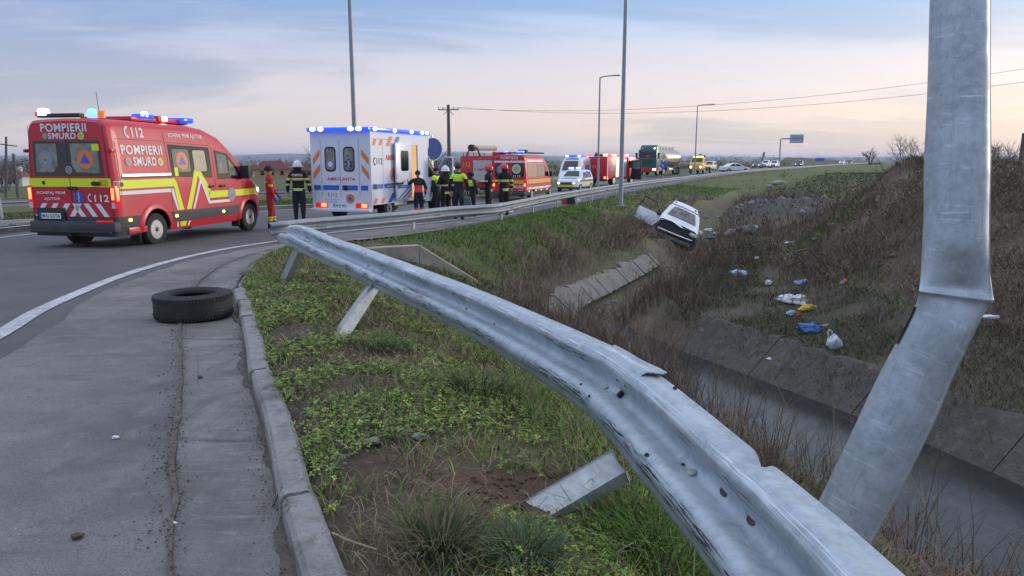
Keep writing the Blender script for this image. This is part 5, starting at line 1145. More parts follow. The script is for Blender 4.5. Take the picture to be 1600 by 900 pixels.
for y in (-1.05, 1.05):
    b = MB(); b.tube([(.1, y, 2.72), (3.7, y, 2.72)], .03, 6); b.build('roof_rail', m_sil, fe)
    for x in (.15, .9, 1.7, 2.6, 3.5):
        b = MB(); b.tube([(x, y, 2.5), (x, y, 2.72)], .02, 5); b.build('rail_post', m_blk, fe)
b = MB(); b.tube([(.2, .5, 2.98), (3.9, .45, 3.02)], .17, 10); b.build('suction_pipe', mat('pale_hose', (.42, .38, .36), .7), fe); b = MB(); b.tube([(.0, .5, 2.98), (.35, .5, 2.98)], .21, 10); b.build('pipe_cap', m_blk, fe); b = MB(); b.tube([(.25, .9, 2.5), (.35, .7, 3.0), (.45, .3, 3.0), (.5, .1, 2.5)], .05, 6); b.build('pipe_cradle', m_blk, fe)
solid('roof_box', m_red, fe, ((2.6, -.5, 2.62), (1.0, .9, .3))); solid('grey_locker', mat('locker_grey', (.17, .19, .22), .5), fe, ((1.6, -1.22, 1.9), (2.8, .06, .9)))
# ------------------------------------------------------------------ second fire engine with red beacons
f2 = vehicle('fire_engine', 'red fire engine with glowing red roof beacons and aluminium side shutters', 'fire engine', (7.95, 70.0), R(34))
solid('body', m_red, f2, ((2.2, 0, 1.75), (4.4, 2.45, 2.1)), bev=.08); solid('cab', m_red, f2, ((5.7, 0, 1.7), (2.1, 2.4, 2.2)), bev=.15); rf = lambda e=.006: (lambda u, z: (-e, -u, z)); sf = lambda e=.006: (lambda x, z: (x, -1.225 - e, z))
phone(rf, -.2, 1.86, .3, m_letter, f2); lettering('112', rf(.01), 0, 1.72, .5, 1.98, m_letter, f2, .02)
for k in range(6): 
    b = MB(); b.tube([(-.08, 1.05, .9 + k * .36), (-.08, .6, .9 + k * .36)], .03, 5); b.build('ladder_rung', m_bedw, f2)
for k in range(2): 
    o = patch('roller_shutter', [rect(1.9 + k * 1.25, .85, 3.05 + k * 1.25, 2.5)], sf(.01), m_shut, f2, 1)
    for j in range(8): patch('shutter_slat', [rect(1.91 + k * 1.25, .87 + j * .2, 3.04 + k * 1.25, 1.05 + j * .2)], sf(.016), m_shut, o, 1)
patch('white_edge', [rect(.1, .8, .22, 2.6)], sf(.01), m_letter, f2, 1); patch('blue_reflection_badge', [rect(.7, 1.5, 1.2, 1.9)], sf(.01), m_blue, f2, 1)
for u in (-1.05, 1.05): patch('tail_light', [disc(u, .82, .13, 10)], rf(.012), m_tailon, f2, 1)
for x in (.2, 2.0, 3.4): patch('red_marker', [disc(x, .75, .12, 8)], sf(.012), m_tailon if x < 1 else m_redp, f2, 1)
solid('rear_beam', m_blk, f2, ((.15, 0, .6), (.3, 2.4, .2)))
for x in (1.6, 5.6):
    for sg in (-1, 1): wheel(f2, x, sg * 1.1, .5, .32, sgn=sg)
for x, y, m in ((.3, -.9, m_redhot), (.3, .9, m_redon), (2.2, -.9, m_redhot), (3.5, -.9, m_redon), (5.4, -.7, m_redhot), (5.4, .7, m_redon), (1.3, -.9, m_redon)): solid('beacon', m, f2, ((x, y, 2.92), (.36, .3, .2)), bev=.05)
solid('roof_gear', m_blk, f2, ((1.8, .1, 2.92), (2.2, .8, .2))); solid('light_mast', m_redp, f2, ((1.2, .3, 3.05), (.9, .3, .25)))
solid('open_cab_door', m_blk, f2, ((5.3, -1.85, 1.5), (.08, 1.1, 1.9)), bev=.03); patch('cab_door_window', [rect(-2.3, 1.6, -1.45, 2.3)], lambda y, z: (5.25, y, z), m_pane, f2, 1)
patch('cab_window', [rect(4.9, 1.7, 6.3, 2.4)], sf(.012), m_glass, f2, 1)
# ------------------------------------------------------------------ white ambulance van facing the camera
v3, S = gvan('ambulance_van', 'white ambulance van with blue roof lights facing us behind the police car', (6.95, 71.3), R(202), m_awht, 5.6, 2.0, 2.75, m_awht)
patch('windscreen', [[(3.55, -.86), (4.55, -.92), (4.55, .92), (3.55, .86)]], S.topf(.012), m_glass, v3, .2); ft = lambda e=.006: S.front(e)
sl_ = lambda e=.006: S.side(1, e)
patch('door_window', [[(3.3, 1.3), (4.3, 1.3), (3.9, 1.75), (3.3, 2.0)]], sl_(), m_glass, v3, .3); patch('side_pane', [rect(1.2, 1.45, 2.8, 2.05)], sl_(), m_pane, v3, .3)
for k in range(5): patch('orange_block', [[(.3 + k * .6, 2.1), (.6 + k * .6, 2.1), (.75 + k * .6, 2.35), (.45 + k * .6, 2.35)]], sl_(.008), m_orange, v3, .3)
patch('blue_stripe', [rect(.1, .9, 4.9, 1.1)], sl_(.008), m_blue, v3, .4); solid('light_bar', m_bluel, v3, ((3.2, 0, 2.84), (.4, 1.8, .16)), bev=.04)
for y in (-.6, .6): solid('flash_head', m_bluehot, v3, ((3.42, y, 2.85), (.12, .3, .14)), bev=.03)
for x in (.3, 1.8): solid('side_beacon', m_blueon, v3, ((x, .92, 2.8), (.4, .1, .1)), bev=.03)
# ------------------------------------------------------------------ generic cars
def gcar(name, label, cat, loc, az, paint, kind='suv', group=None, lights=True, z=None, detail=True):
    v = vehicle(name, label, cat, loc, az, group, z)
    if kind == 'suv': L, W, top, belt, roof = 4.35, 1.82, [(0, .95), (.04, 1.05), (.25, 1.52), (.55, 1.64), (2.2, 1.66), (2.65, 1.55), (3.2, 1.1), (3.35, 1.05), (4.1, .93), (4.28, .80), (4.35, .55)], .98, 1.66
    else: L, W, top, belt, roof = 4.5, 1.8, [(0, .80), (.08, .96), (.75, 1.06), (1.35, 1.38), (1.9, 1.46), (2.5, 1.42), (3.3, .98), (3.45, .93), (4.2, .80), (4.42, .66), (4.5, .45)], .92, 1.46
    S = Shell(L, W, top, belt, roof, .24, .10, .24, [(.80, .36, .32), (L - .85, .36, .32)], [(0, .86), (.1, .94), (.4, 1), (L - .8, 1), (L - .3, .90), (L, .72)], .03, pw=1.1)
    S.build('body', [paint, m_blk], v, cuts=(.38,), mfn=lambda c: 1 if c.z < .38 else 0)
    xw = 2.62 if kind == 'suv' else 2.48; xe = 3.16 if kind == 'suv' else 3.3
    patch('windscreen', [[(xw, -.80), (xe, -.86), (xe, .86), (xw, .80)]], S.topf(.012), m_glass, v, .12)
    for sg in (-1, 1):
        Pw = [[(.55, 1.06), (1.55, 1.04), (1.55, 1.52), (.62, 1.50)], [(1.62, 1.04), (3.0, 1.02), (2.55, 1.46), (1.62, 1.52)]] if kind == 'suv' else [[(.85, 1.0), (1.9, .98), (1.9, 1.38), (1.45, 1.34)], [(1.97, .98), (3.15, .96), (2.5, 1.34), (1.97, 1.38)]]
        for P in Pw: patch('side_window', [P], S.side(sg, .008), m_glass, v, .15)
        b = MB(); b.box((2.95, sg * (W / 2 + .08), 1.02), (.10, .18, .12), bev=.03); b.build('mirror', paint, v)
        for x in (.80, L - .85): wheel(v, x, sg * (W / 2 - .1), .33, .2, sgn=sg)
    ft = S.front
    q = Shell.front(S, .01)
    fx = lambda e: (lambda u, z: (float(np.interp(z, [.3, .55, .8, .93], [L, L, L - .07, L - .25])) - .55 * max(0, abs(u) - .45) ** 2 * 1.5 + e, u, z))
    patch('grille', [rect(-.5, .55, .5, .74)], fx(.02), m_blk, v, .15); plate(fx, 0, .47, .5, .11, '', v)
    for u in (-.62, .62):
        hl = patch('headlight', [rrect(u - .17, .60, u + .17, .76, .03)], fx(.035), m_clear, v, .1)
        if lights: 
            b = MB(); p = fx(.06)(u, .68); b.ball(p, .06, 2, (.5, 1.2, .8)); b.build('headlight_beam', m_head, v)
    return v, S
pc, S = gcar('police_car', 'white police car with blue bonnet markings and blue roof bar facing us', 'police car', (5.85, 60.0), R(203), m_wht, 'suv')
patch('bonnet_stripe', [[(3.45, -.78), (3.75, -.8), (3.75, .8), (3.45, .78)]], S.topf(.012), m_dgreen, pc, .15); patch('blue_side_stripe', [rect(.4, .75, 3.9, .92)], S.side(1, .008), m_dgreen, pc, .3); patch('yellow_side_stripe', [rect(.4, .60, 3.9, .74)], S.side(1, .009), m_lime, pc, .3)
for u in (-.45, .45): pass
patch('bumper_stripe', [rect(-.6, .38, .6, .54)], lambda u, z: (4.40, u, z), m_lime, pc, 1)
lb = solid('light_bar', m_bluel, pc, ((2.1, 0, 1.78), (.3, 1.2, .13)), bev=.04); 
for y in (-.3, .3): solid('flash_head', m_bluehot, pc, ((2.24, y, 1.79), (.1, .4, .12)), bev=.03)
gcar('car', 'small white estate car with headlights on behind the yellow tow truck', 'car', (36.3, 133), R(205), m_wht, 'suv')
gcar('car', 'white saloon car crossing the road side-on behind the guardrail', 'car', (32.4, 113.4), R(76), m_wht, 'sedan', lights=False)
mdk = mat('dark_car_paint', (.05, .055, .07), .4, coat=.4)
for px, d, m, lab, kd in ((1186, 170, mdk, 'dark car with headlights on, first in the short queue past the saloon', 'sedan'), (1198.5, 176, m_wht, 'white car with bright headlights in the middle of the queue', 'suv'), (1212, 172, m_wht, 'white car with bright headlights under the gantry sign', 'suv'), (1250, 190, mdk, 'dark car alone beyond the gantry sign', 'suv'), (1316, 260, m_wht, 'pale distant car on the far bend, ahead of another', 'suv'), (1328, 285, mdk, 'most distant car on the far bend, headlights on', 'suv')):
    gcar('car', lab, 'car', pxveh(px, d), R(208), m, kd, group='cars queueing on the far road')
# ------------------------------------------------------------------ tanker lorry
tk = vehicle('tanker_truck', 'green lorry cab pulling a long steel tank trailer with red chassis', 'truck', (23.6, 107.5), R(206))
# trailer runs from x=0 (rear) to 11, cab 11.5 to 14
b = MB(); b.lathe([(.3, 0), (.95, .12), (1.18, .45), (1.2, 1), (1.2, 10), (1.18, 10.6), (.95, 10.9), (.3, 11)], 28, axis='x', c=(0, 0, 2.25)); b.build('tank', m_steelt, tk)
for k in range(7): 
    b = MB(); b.lathe([(1.215, k * 1.6 + .6), (1.23, k * 1.6 + .63), (1.215, k * 1.6 + .7)], 28, axis='x', c=(0, 0, 2.25)); b.build('tank_band', m_steelt, tk)
for k in range(6): 
    b = MB(); b.lathe([(.32, 0), (.32, .22), (.25, .28), (0, .28)], 12, c=(1.2 + k * 1.7, 0, 3.42)); b.build('manhole_lid', m_steelt, tk)
b = MB(); b.tube([(.8, .5, 3.75), (10.5, .5, 3.75)], .03, 5); b.build('walkway_rail', m_blk, tk)
solid('chassis', m_dred, tk, ((6, 0, .95), (11.8, .9, .28))); solid('side_guard', m_sil, tk, ((5.5, 1.1, .75), (3.5, .05, .35))); solid('hose_locker', m_blk, tk, ((7.6, .95, .85), (1.4, .5, .5)))
for x in (1.2, 2.5, 3.8, 9.9, 13.0):
    for sg in (-1, 1): wheel(tk, x, sg * 1.05, .5, .36, sgn=sg)
solid('cab', m_green, tk, ((12.75, 0, 2.1), (2.2, 2.45, 2.5)), bev=.12); b = MB(); b.box((12.6, 0, 3.62), (1.9, 2.35, .62), bev=.2, taper=(.75, .9)); b.build('roof_spoiler', m_green, tk)
ff = lambda e=.006: (lambda u, z: (13.85 + e, u, z)); patch('windscreen', [rrect(-1.08, 2.28, 1.08, 3.1, .08)], ff(.01), m_glass, tk, 1); patch('sun_visor', [rect(-1.1, 3.05, 1.1, 3.22)], ff(.02), m_green, tk, 1); patch('windscreen_card', [rect(-.2, 2.4, .25, 2.65)], ff(.014), m_redp, tk, 1); patch('grille', [rect(-.8, 1.35, .8, 2.1)], ff(.012), mat('grille_green', (.01, .06, .055), .5), tk, 1)
sw = lambda e=.006: (lambda x, z: (x, 1.225 + e, z)); patch('door_window', [rect(12.4, 2.2, 13.5, 2.95)], sw(.01), m_glass, tk, 1)
solid('front_bumper', m_dred, tk, ((13.8, 0, .75), (.35, 2.45, .6)), bev=.06)
for u in (-.95, .95): patch('headlight', [rrect(u - .2, .68, u + .2, .92, .05)], lambda a, z: (13.985, a, z), m_head if u > 0 else m_clear, tk, 1)
for sg in (-1, 1): 
    b = MB(); b.box((13.9, sg * 1.45, 2.55), (.15, .28, .75), bev=.04); b.build('mirror', m_blk, tk)
solid('red_skirt', m_dred, tk, ((11.9, 1.2, .85), (1.6, .08, .5)))
for u in (-.4, .4): patch('roof_lamp', [disc(u * 2, 3.5, .1, 8)], lambda a, z: (13.5, a, z), m_head if u > 0 else m_clear, tk, 1)
# ------------------------------------------------------------------ yellow tow truck
tw = vehicle('tow_truck', 'yellow recovery truck with a flat bed and black cab windows', 'truck', (29.6, 112.0), R(207))
solid('flatbed', m_yelp, tw, ((2.2, 0, 1.0), (4.8, 2.2, .16))); solid('bed_ramp', m_yelp, tw, ((-.6, 0, 1.25), (1.4, 2.1, .1))); solid('chassis', m_blk, tw, ((3.2, 0, .7), (6, .9, .2)))
TSH = Shell(1.9, 2.0, [(0, 2.3), (.5, 2.35), (.95, 2.25), (1.35, 1.6), (1.75, 1.35), (1.88, 1.0), (1.9, .6)], 1.4, 2.35, .1, .12, .5, [(1.0, .45, .4)])
cb = TSH.build('cab', m_yelp, tw); cb.location = (4.8, 0, 0); patch('windscreen', [[(.98, -.85), (1.34, -.9), (1.34, .9), (.98, .85)]], TSH.topf(.015), m_glass, cb, .2); patch('cab_window', [[(.2, 1.5), (1.2, 1.5), (.9, 2.1), (.2, 2.15)]], TSH.side(1, .01), m_glass, cb, .3)
for x in (1.2, 5.8):
    for sg in (-1, 1): wheel(tw, x, sg * .92, .42, .28, sgn=sg)
solid('light_bar', m_ambon, tw, ((5.2, 0, 2.45), (.3, 1.4, .14)), bev=.03); solid('crane_post', m_blk, tw, ((4.4, 0, 1.9), (.2, 1.6, 1.5)))
for u in (-.7, .7): patch('headlight', [disc(u, .95, .14, 10)], lambda a, z: (6.72, a, z), m_head, tw, 1)
# a raised arm of a distant recovery lorry
ra = vehicle('recovery_crane', 'dark slanted arm of a recovery lorry above the queue of cars', 'crane', pxveh(1190, 185), R(206)); solid('carrier', mdk, ra, ((2, 0, 1.1), (5.5, 2.2, .5))); b = MB(); b.tube([(0, 0, 1.3), (-3.2, 0, 3.6)], .28, 6); b.build('boom', m_blk, ra)
for x in (.6, 3.8):
    for sg in (-1, 1): wheel(ra, x, sg * .92, .45, .28, sgn=sg)

# ------------------------------------------------------------------ the wrecked car in the ditch
wk = empty('wrecked_suv', (0, 0, 0), 'crashed white car tilted in the ditch with smashed front and open doors', 'car')
WS = Shell(4.5, 1.86, [(0, 1.0), (.04, 1.10), (.22, 1.52), (.55, 1.66), (2.2, 1.69), (2.5, 1.62), (3.22, 1.20), (3.36, 1.15), (4.02, 1.07), (4.15, 1.0), (4.18, .55)], 1.0, 1.69, .22, .10, .30, [(.85, .40, .35)], [(0, .88), (.1, .95), (.4, 1), (3.7, 1), (4.18, .93)], .035, pw=1.1)
WS.L = 4.18; WS.build('body', [m_wht, m_blk], wk, cuts=(.46,), mfn=lambda c: 1 if c.z < .46 or c.x > 4.12 else 0)
patch('windscreen', [[(2.50, -.80), (3.20, -.88), (3.20, .88), (2.50, .80)]], WS.topf(.03), mat('cracked_glass', (.14, .14, .135), .12, var=[(2.3, (.05, .05, .05), .42, .6), (3.1, (.36, .36, .34), .60, .7)]), wk, .12)
patch('roof_glass', [[(1.75, -.66), (2.2, -.68), (2.2, .68), (1.75, .66)]], WS.topf(.014), m_glass, wk, .15)
for sg in (-1, 1):
    for P in [[(.55, 1.08), (1.55, 1.06), (1.55, 1.54), (.66, 1.52)], [(1.62, 1.06), (2.95, 1.04), (2.52, 1.48), (1.62, 1.54)]]: patch('side_window', [P], WS.side(sg, .008), m_glass, wk, .15)
    b = MB(); b.tube([(.6, sg * .66, 1.70), (2.3, sg * .67, 1.73)], .02, 6); b.build('roof_rail', m_sil, wk)
    for x in (.85, 3.75): 
        wh = wheel(wk, x, sg * .83, .35, .22, sgn=sg); 
        if x > 3: wh.rotation_euler = (0, 0, (math.pi if sg < 0 else 0) + R(25))
patch('wheel_arch_gap', [[(3.3, .3), (4.15, .3), (4.1, .75), (3.75, .85), (3.4, .75)]], WS.side(-1, .01), m_blkp, wk, .2); patch('wheel_arch_gap', [[(3.3, .3), (4.15, .3), (4.1, .75), (3.75, .85), (3.4, .75)]], WS.side(1, .01), m_blkp, wk, .2)
# smashed nose: crumpled bonnet edge, bare radiator support, hanging bumper
rg = random.Random(4)
b = MB(); b.grid([[(4.0 + .22 * i / 4 + rg.uniform(-.03, .03), y, 1.075 - .06 * i / 4 + .05 * math.sin(y * 6 + i) - .05 * abs(y)) for y in np.linspace(-.82, .82, 12)] for i in range(5)]); b.build('bonnet_edge', m_wht, wk)
b = MB(); b.grid([[(4.14 + rg.uniform(-.05, .05), y, z) for y in np.linspace(-.8, .8, 9)] for z in np.linspace(.32, .97, 7)], smooth=False); b.build('radiator', m_blkp, wk)
for k in range(9):
    b = MB(); p = Vector((4.18 + rg.uniform(0, .08), rg.uniform(-.75, .75), rg.uniform(.4, .85))); b.tube([p, p + Vector((rg.uniform(-.05, .12), rg.uniform(-.3, .3), rg.uniform(-.1, .1)))], rg.uniform(.012, .03), 5); b.build('engine_hose', m_grey if k % 2 else m_blk, wk)
b = MB(); b.grid([[(4.22 + .10 * math.cos(y * 1.6) + rg.uniform(-.01, .01) + .02 * i, y * 1.02, .24 + .15 * i / 2 + .12 * (y + .8) * .5) for y in np.linspace(-.85, .8, 12)] for i in range(3)]); b.build('hanging_bumper', mat('scraped_grey', (.20, .21, .22), .6, var=[(6, (.35, .36, .37), .5, .7)]), wk)
b = MB(); b.tube([(4.24, -.8, .55), (4.3, 0, .58), (4.22, .8, .62)], .045, 6); b.build('crash_beam', m_sil, wk)
b = MB(); b.ball((4.14, .74, .86), .17, 2, (.6, 1.2, .6), .1, rg); b.build('broken_headlight', m_clear, wk)
# open front door on the uphill side
dr = empty('front_door', (3.05, -.93, 0), rot=(0, 0, R(66))); dr.parent = wk
b = MB(); b.box((-.58, 0, .74), (1.16, .08, .60), bev=.03); b.build('door_skin', m_wht, dr); b = MB(); b.tube([(0, .0, 1.04), (-.42, 0.06, 1.50), (-1.12, .06, 1.54), (-1.16, .0, 1.04)], .035, 6); b.build('window_frame', m_blk, dr); b = MB(); b.box((-.56, .05, .72), (.9, .03, .4), bev=.01); b.build('door_trim', m_skyb, dr)
solid('door_mirror', m_blk, dr, ((-.06, -.12, 1.08), (.12, .2, .14)), bev=.03)
b = MB(); b.box((2.95, 1.02, 1.05), (.12, .22, .14), bev=.03); b.build('mirror', m_wht, wk)
# tailgate standing open above the roof
b = MB(); b.grid([[(.02 - .55 * t, y * (1 - .10 * t), 1.70 + .16 * t + .05 * (1 - (y / .7) ** 2)) for y in np.linspace(-.68, .68, 8)] for t in np.linspace(0, 1, 6)]); o = b.build('tailgate', m_wht, wk); o.modifiers.new('thickness', 'SOLIDIFY').thickness = .05
b = MB(); b.grid([[(-.03 - .36 * t, y, 1.735 + .11 * t) for y in np.linspace(-.55, .55, 6)] for t in (0, .5, 1)]); b.build('tailgate_glass', m_glass, wk)
for sg in (-1, 1):
    b = MB(); b.tube([(-.02, sg * .66, 1.5), (-.6, sg * .6, 1.85)], .015, 5); b.build('gas_strut', m_sil, wk)
fwd = Vector((-.22, -.97, .04)).normalized(); lft = Vector((.86, -.28, -.39)); lft = (lft - fwd * lft.dot(fwd)).normalized(); upv = fwd.cross(lft)
cen = AT(1060, 352, 33.0); M3 = Matrix((fwd, lft, upv)).transposed(); wk.rotation_euler = M3.to_euler(); wk.location = cen - M3 @ Vector((2.9, 0, .95))
# ------------------------------------------------------------------ people
m_skin = mat('skin', (.42, .25, .18), .6); m_navy = mat('navy_cloth', (.014, .017, .03), .9, var=[(14, (.03, .034, .05), .45, .75)]); m_suit = mat('red_overall', (.40, .02, .028), .85, var=[(12, (.30, .014, .02), .4, .7)]); m_refl = mat('reflective_yellow', (.62, .66, .18), .5); m_reflw = mat('reflective_white', (.55, .57, .58), .5)
m_hiv = mat('hi_vis_yellow', (.60, .85, .03), .6); m_hair = mat('dark_hair', (.012, .010, .009), .7); m_boot = mat('black_boots', (.012, .012, .013), .6); m_glove = mat('blue_gloves', (.05, .09, .40), .5); m_helw = mat('white_helmet', (.74, .75, .76), .3, coat=.4); m_helr = mat('red_helmet', (.60, .04, .03), .3, coat=.4); m_neon = mat('neon_red', (.90, .06, .03), .6); m_glov2 = mat('dark_gloves', (.02, .02, .022), .7); m_blkv = mat('black_cloth', (.010, .010, .012), .9, var=[(12, (.022, .022, .024), .45, .75)])
def person(label, px, py, height, face_az, cloth, bands, arms, legs=(.0, .0), lean=0, hat=None, hair=None, extra=None, group=None, hands=None, boots=True, trouser=None, bulk=1.16):
    """face_az: the way the figure faces, clockwise from +Y. arms: ((elbow), (wrist)) offsets from the shoulder for left and right, in body axes x right, y forward, z up"""
    p = Gr(px, py); root = empty('person', p, label, 'person', group, rot=(0, 0, -face_az)); k = height / 1.75
    V = []; E = []; Rr = []; bone = []
    def v(co, r, par, tagn):
        if tagn in ('torso', 'pelvis', 'arm', 'fore', 'leg'): r = tuple(q * bulk for q in r) if isinstance(r, tuple) else r * bulk
        V.append(Vector(co) * k); Rr.append((r[0] * k, r[1] * k) if isinstance(r, tuple) else (r * k, r * k)); bone.append(tagn)
        if par is not None: E.append((par, len(V) - 1))
        return len(V) - 1
    lx = lean
    pel = v((0, 0, .95), (.155, .115), None, 'pelvis'); wai = v((0, .01 + lx * .2, 1.10), (.145, .105), pel, 'torso'); che = v((0, .0 + lx * .6, 1.29), (.17, .12), wai, 'torso'); shc = v((0, -.01 + lx, 1.43), (.135, .095), che, 'torso'); nk = v((0, .0 + lx * 1.1, 1.52), .06, shc, 'neck'); hb = v((0, .012 + lx * 1.2, 1.585), (.068, .08), nk, 'head'); hm = v((0, .018 + lx * 1.25, 1.655), (.078, .095), hb, 'head'); ht = v((0, .008 + lx * 1.25, 1.725), (.058, .07), hm, 'head')
    nose = v((0, .112 + lx * 1.25, 1.635), .014, hm, 'head')
    segs = {}
    for s, side in ((-1, 'L'), (1, 'R')):
        el, wr = arms[0 if s < 0 else 1]; sh = Vector((s * .185, lx, 1.43)); e_ = sh + Vector((el[0] * s, el[1], el[2])); w_ = e_ + Vector((wr[0] * s, wr[1], wr[2]))
        a = v(sh, .072, shc, 'arm'); ua = v(sh.lerp(e_, .5), .064, a, 'arm'); b_ = v(e_, .054, ua, 'arm'); c_ = v(e_.lerp(w_, .55), .050, b_, 'fore'); d_ = v(w_, .036, c_, 'fore')
        dv = (w_ - e_).normalized(); sx = dv.cross(Vector((0, 1, 0))); sx = sx.normalized() if sx.length > .1 else Vector((1, 0, 0)); fn = sx.cross(dv)
        h1 = v(w_ + dv * .055, (.040, .026), d_, 'hand')
        for q in range(4):
            o = fn * ((q - 1.5) * .019); L_ = (.068, .078, .074, .058)[q]; cu = sx * (-.018 * s)
            f1 = v(w_ + dv * .095 + o, .0105, h1, 'hand'); f2 = v(w_ + dv * (.095 + L_ * .55) + o + cu * .6, .0095, f1, 'hand'); v(w_ + dv * (.095 + L_) + o + cu * 2, .008, f2, 'hand')
        t1 = v(w_ + dv * .05 + fn * .042, .0125, h1, 'hand'); v(w_ + dv * .085 + fn * .06, .010, t1, 'hand')
        fy = legs[0 if s < 0 else 1]; hip = v((s * .095, 0, .89), .10, pel, 'leg'); th = v((s * .10, fy * .25, .70), .092, hip, 'leg'); kn = v((s * .105, .02 + fy * .5, .50), .070, th, 'leg'); ca = v((s * .108, .0 + fy * .8, .32), .064, kn, 'leg'); an = v((s * .11, fy - .02, .10), .052, ca, 'foot'); he = v((s * .11, fy - .035, .045), .048, an, 'foot'); v((s * .125, fy + .15, .035), (.042, .03), he, 'foot')
    me = bpy.data.meshes.new('person_body'); me.from_pydata(V, E, []); o = bpy.data.objects.new('body', me); C.objects.link(o)
    sm_ = o.modifiers.new('skin', 'SKIN'); sm_.use_smooth_shade = True; sm_.branch_smoothing = .3
    for i, sv in enumerate(me.skin_vertices[0].data): sv.radius = Rr[i]; sv.use_root = (i == 0)
    sb_ = o.modifiers.new('sub', 'SUBSURF'); sb_.levels = 2; sb_.render_levels = 2
    dg = bpy.context.evaluated_depsgraph_get(); m2 = bpy.data.meshes.new_from_object(o.evaluated_get(dg)); bpy.data.objects.remove(o)
    bm = bmesh.new(); bm.from_mesh(m2)
    # cut along the edges of every coloured zone
    cuts = {.02, 1.47, 1.51, .20}; 
    for z0, z1, *_ in bands: cuts |= {z0, z1}
    for z in cuts: bmesh.ops.bisect_plane(bm, geom=bm.verts[:] + bm.edges[:] + bm.faces[:], plane_co=(0, 0, z * k), plane_no=(0, 0, 1), dist=1e-5)
    A = np.array([[*V[i]] for i, j in E]); B = np.array([[*V[j]] for i, j in E]); tagv = [bone[j] for i, j in E]; rad = np.array([max(Rr[j]) for i, j in E])
    mats = [cloth, m_skin, m_boot, trouser or cloth, hands or m_skin]; names = {}
    for f in bm.faces:
        c = np.array(f.calc_center_median()); ab = B - A; t = np.clip(((c - A) * ab).sum(1) / ((ab * ab).sum(1) + 1e-9), 0, 1); d = np.linalg.norm(A + t[:, None] * ab - c, axis=1) / rad; tg = tagv[int(np.argmin(d))]; z = c[2] / k
        mi = 0
        if tg == 'head' or (tg == 'neck' and z > 1.50): mi = 1
        elif tg == 'hand': mi = 4
        elif tg == 'foot' or (tg == 'leg' and z < .20 and boots): mi = 2
        elif tg in ('leg', 'pelvis') and z < 1.0: mi = 3
        for z0, z1, zone, mt in bands:
            if z0 <= z <= z1 and tg in zone:
                if mt.name not in names: names[mt.name] = len(mats); mats.append(mt)
                mi = names[mt.name]
        f.material_index = mi; f.smooth = True
    m2.materials.clear(); bm.to_mesh(m2); bm.free(); body = link('body', m2, root, mats)
    hz = Vector((0, .005 + lx * 1.25, 1.665)) * k
    def cap(name, m, grow, cut, brim=0, crest=False):
        b = MB(); P = []
        for i in range(9):
            a = math.pi / 2 - (math.pi / 2 + cut) * i / 8; P.append([(hz.x + .098 * k * grow * math.cos(a) * math.cos(t), hz.y + .118 * k * grow * math.cos(a) * math.sin(t), hz.z + .012 * k + .112 * k * grow * math.sin(a)) for t in np.linspace(0, 2 * math.pi, 19)[:-1]])
        b.grid(P, closed=True); o = b.build(name, m, root); o.modifiers.new('thickness', 'SOLIDIFY').thickness = .006
        if brim:
            b = MB(); b.lathe([(.10 * k * grow, 0), (.135 * k * grow, -.012 * k), (.135 * k * grow, -.02 * k), (.10 * k * grow, -.015 * k)], 20, c=(hz.x, hz.y, hz.z + .0 * k)); q = b.build('brim', m, o)
        if crest:
            b = MB(); b.tube([(hz.x, hz.y + .118 * k * grow * math.cos(a), hz.z + .012 * k + .118 * k * grow * math.sin(a)) for a in np.linspace(.5, 2.7, 8)], .016 * k, 6); b.build('crest', m, o)
        return o
    if hat: cap('helmet', hat, 1.36, .25, 1, True); 
    if hat:
        b = MB(); b.grid([[(hz.x + .125 * k * math.sin(t), hz.y - .02 - .125 * k * math.cos(t), hz.z - (.05 + .09 * i / 3) * k) for t in np.linspace(-1.3, 1.3, 8)] for i in range(4)]); b.build('neck_flap', m_blkv, root)
    if hair: cap('hair', hair[0], 1.08, hair[1] if len(hair) > 1 else .12)
    for ex in (-.078, .078):
        b = MB(); b.ball((ex * k, hz.y + .0, hz.z - .02 * k), .022 * k, 1, (.5, .8, 1.3)); b.build('ear', m_skin, root)
    for ex in (-.032, .032):
        b = MB(); b.ball((ex * k, hz.y + .094 * k, hz.z + .0 * k), .011 * k, 1); b.build('eye', m_hair, root)
    b = MB(); b.ball((0, hz.y + .096 * k, hz.z - .068 * k), .018 * k, 1, (1.2, .4, .35)); b.build('mouth', mat('lips', (.3, .11, .09), .6), root)
    return root, k
def back_text(root, k, s, z0, z1, w, m, y=-.125):
    lettering(s, lambda u, z: (u * k, y * k - .028 * k * (1 - (u / .3) ** 2), z * k), -w, z0, w, z1, m, root, .02)
DOWN = ((.10, -.03, -.27), (.02, .05, -.25)); BENT = ((.10, .03, -.26), (-.10, .22, .03))
allz = ('torso', 'pelvis', 'arm', 'fore'); TOR = ('torso', 'pelvis'); ARM = ('arm', 'fore'); LEG = ('leg', 'foot')
person('person in red overalls with yellow cuff bands and blue gloves beside the van bonnet', 425, 359.5, 1.68, R(62), m_suit, [(.27, .31, LEG, m_yel), (.34, .38, LEG, m_yel), (1.22, 1.27, ARM, m_amb), (1.31, 1.35, TOR, m_amb)], (((.08, .10, -.25), (.0, .14, -.20)), ((.10, -.02, -.27), (.0, .08, -.24))), legs=(.10, -.06), hair=(m_hair, .3), hands=m_glove)
r_, k_ = person('person in black fire gear with white helmet, back turned, standing alone by the white ambulance', 469, 346, 1.82, R(-8), m_blkv, [(.93, 1.0, TOR, m_refl), (1.24, 1.31, allz, m_refl), (1.08, 1.14, ARM, m_refl)], (((.12, .0, -.27), (.02, .06, -.25)), ((.12, .0, -.27), (.02, .06, -.25))), hat=m_helw, hands=m_skin, trouser=m_navy, bulk=1.3)
back_text(r_, k_, 'POMPIERII', 1.355, 1.43, .155, m_letter, -.115)
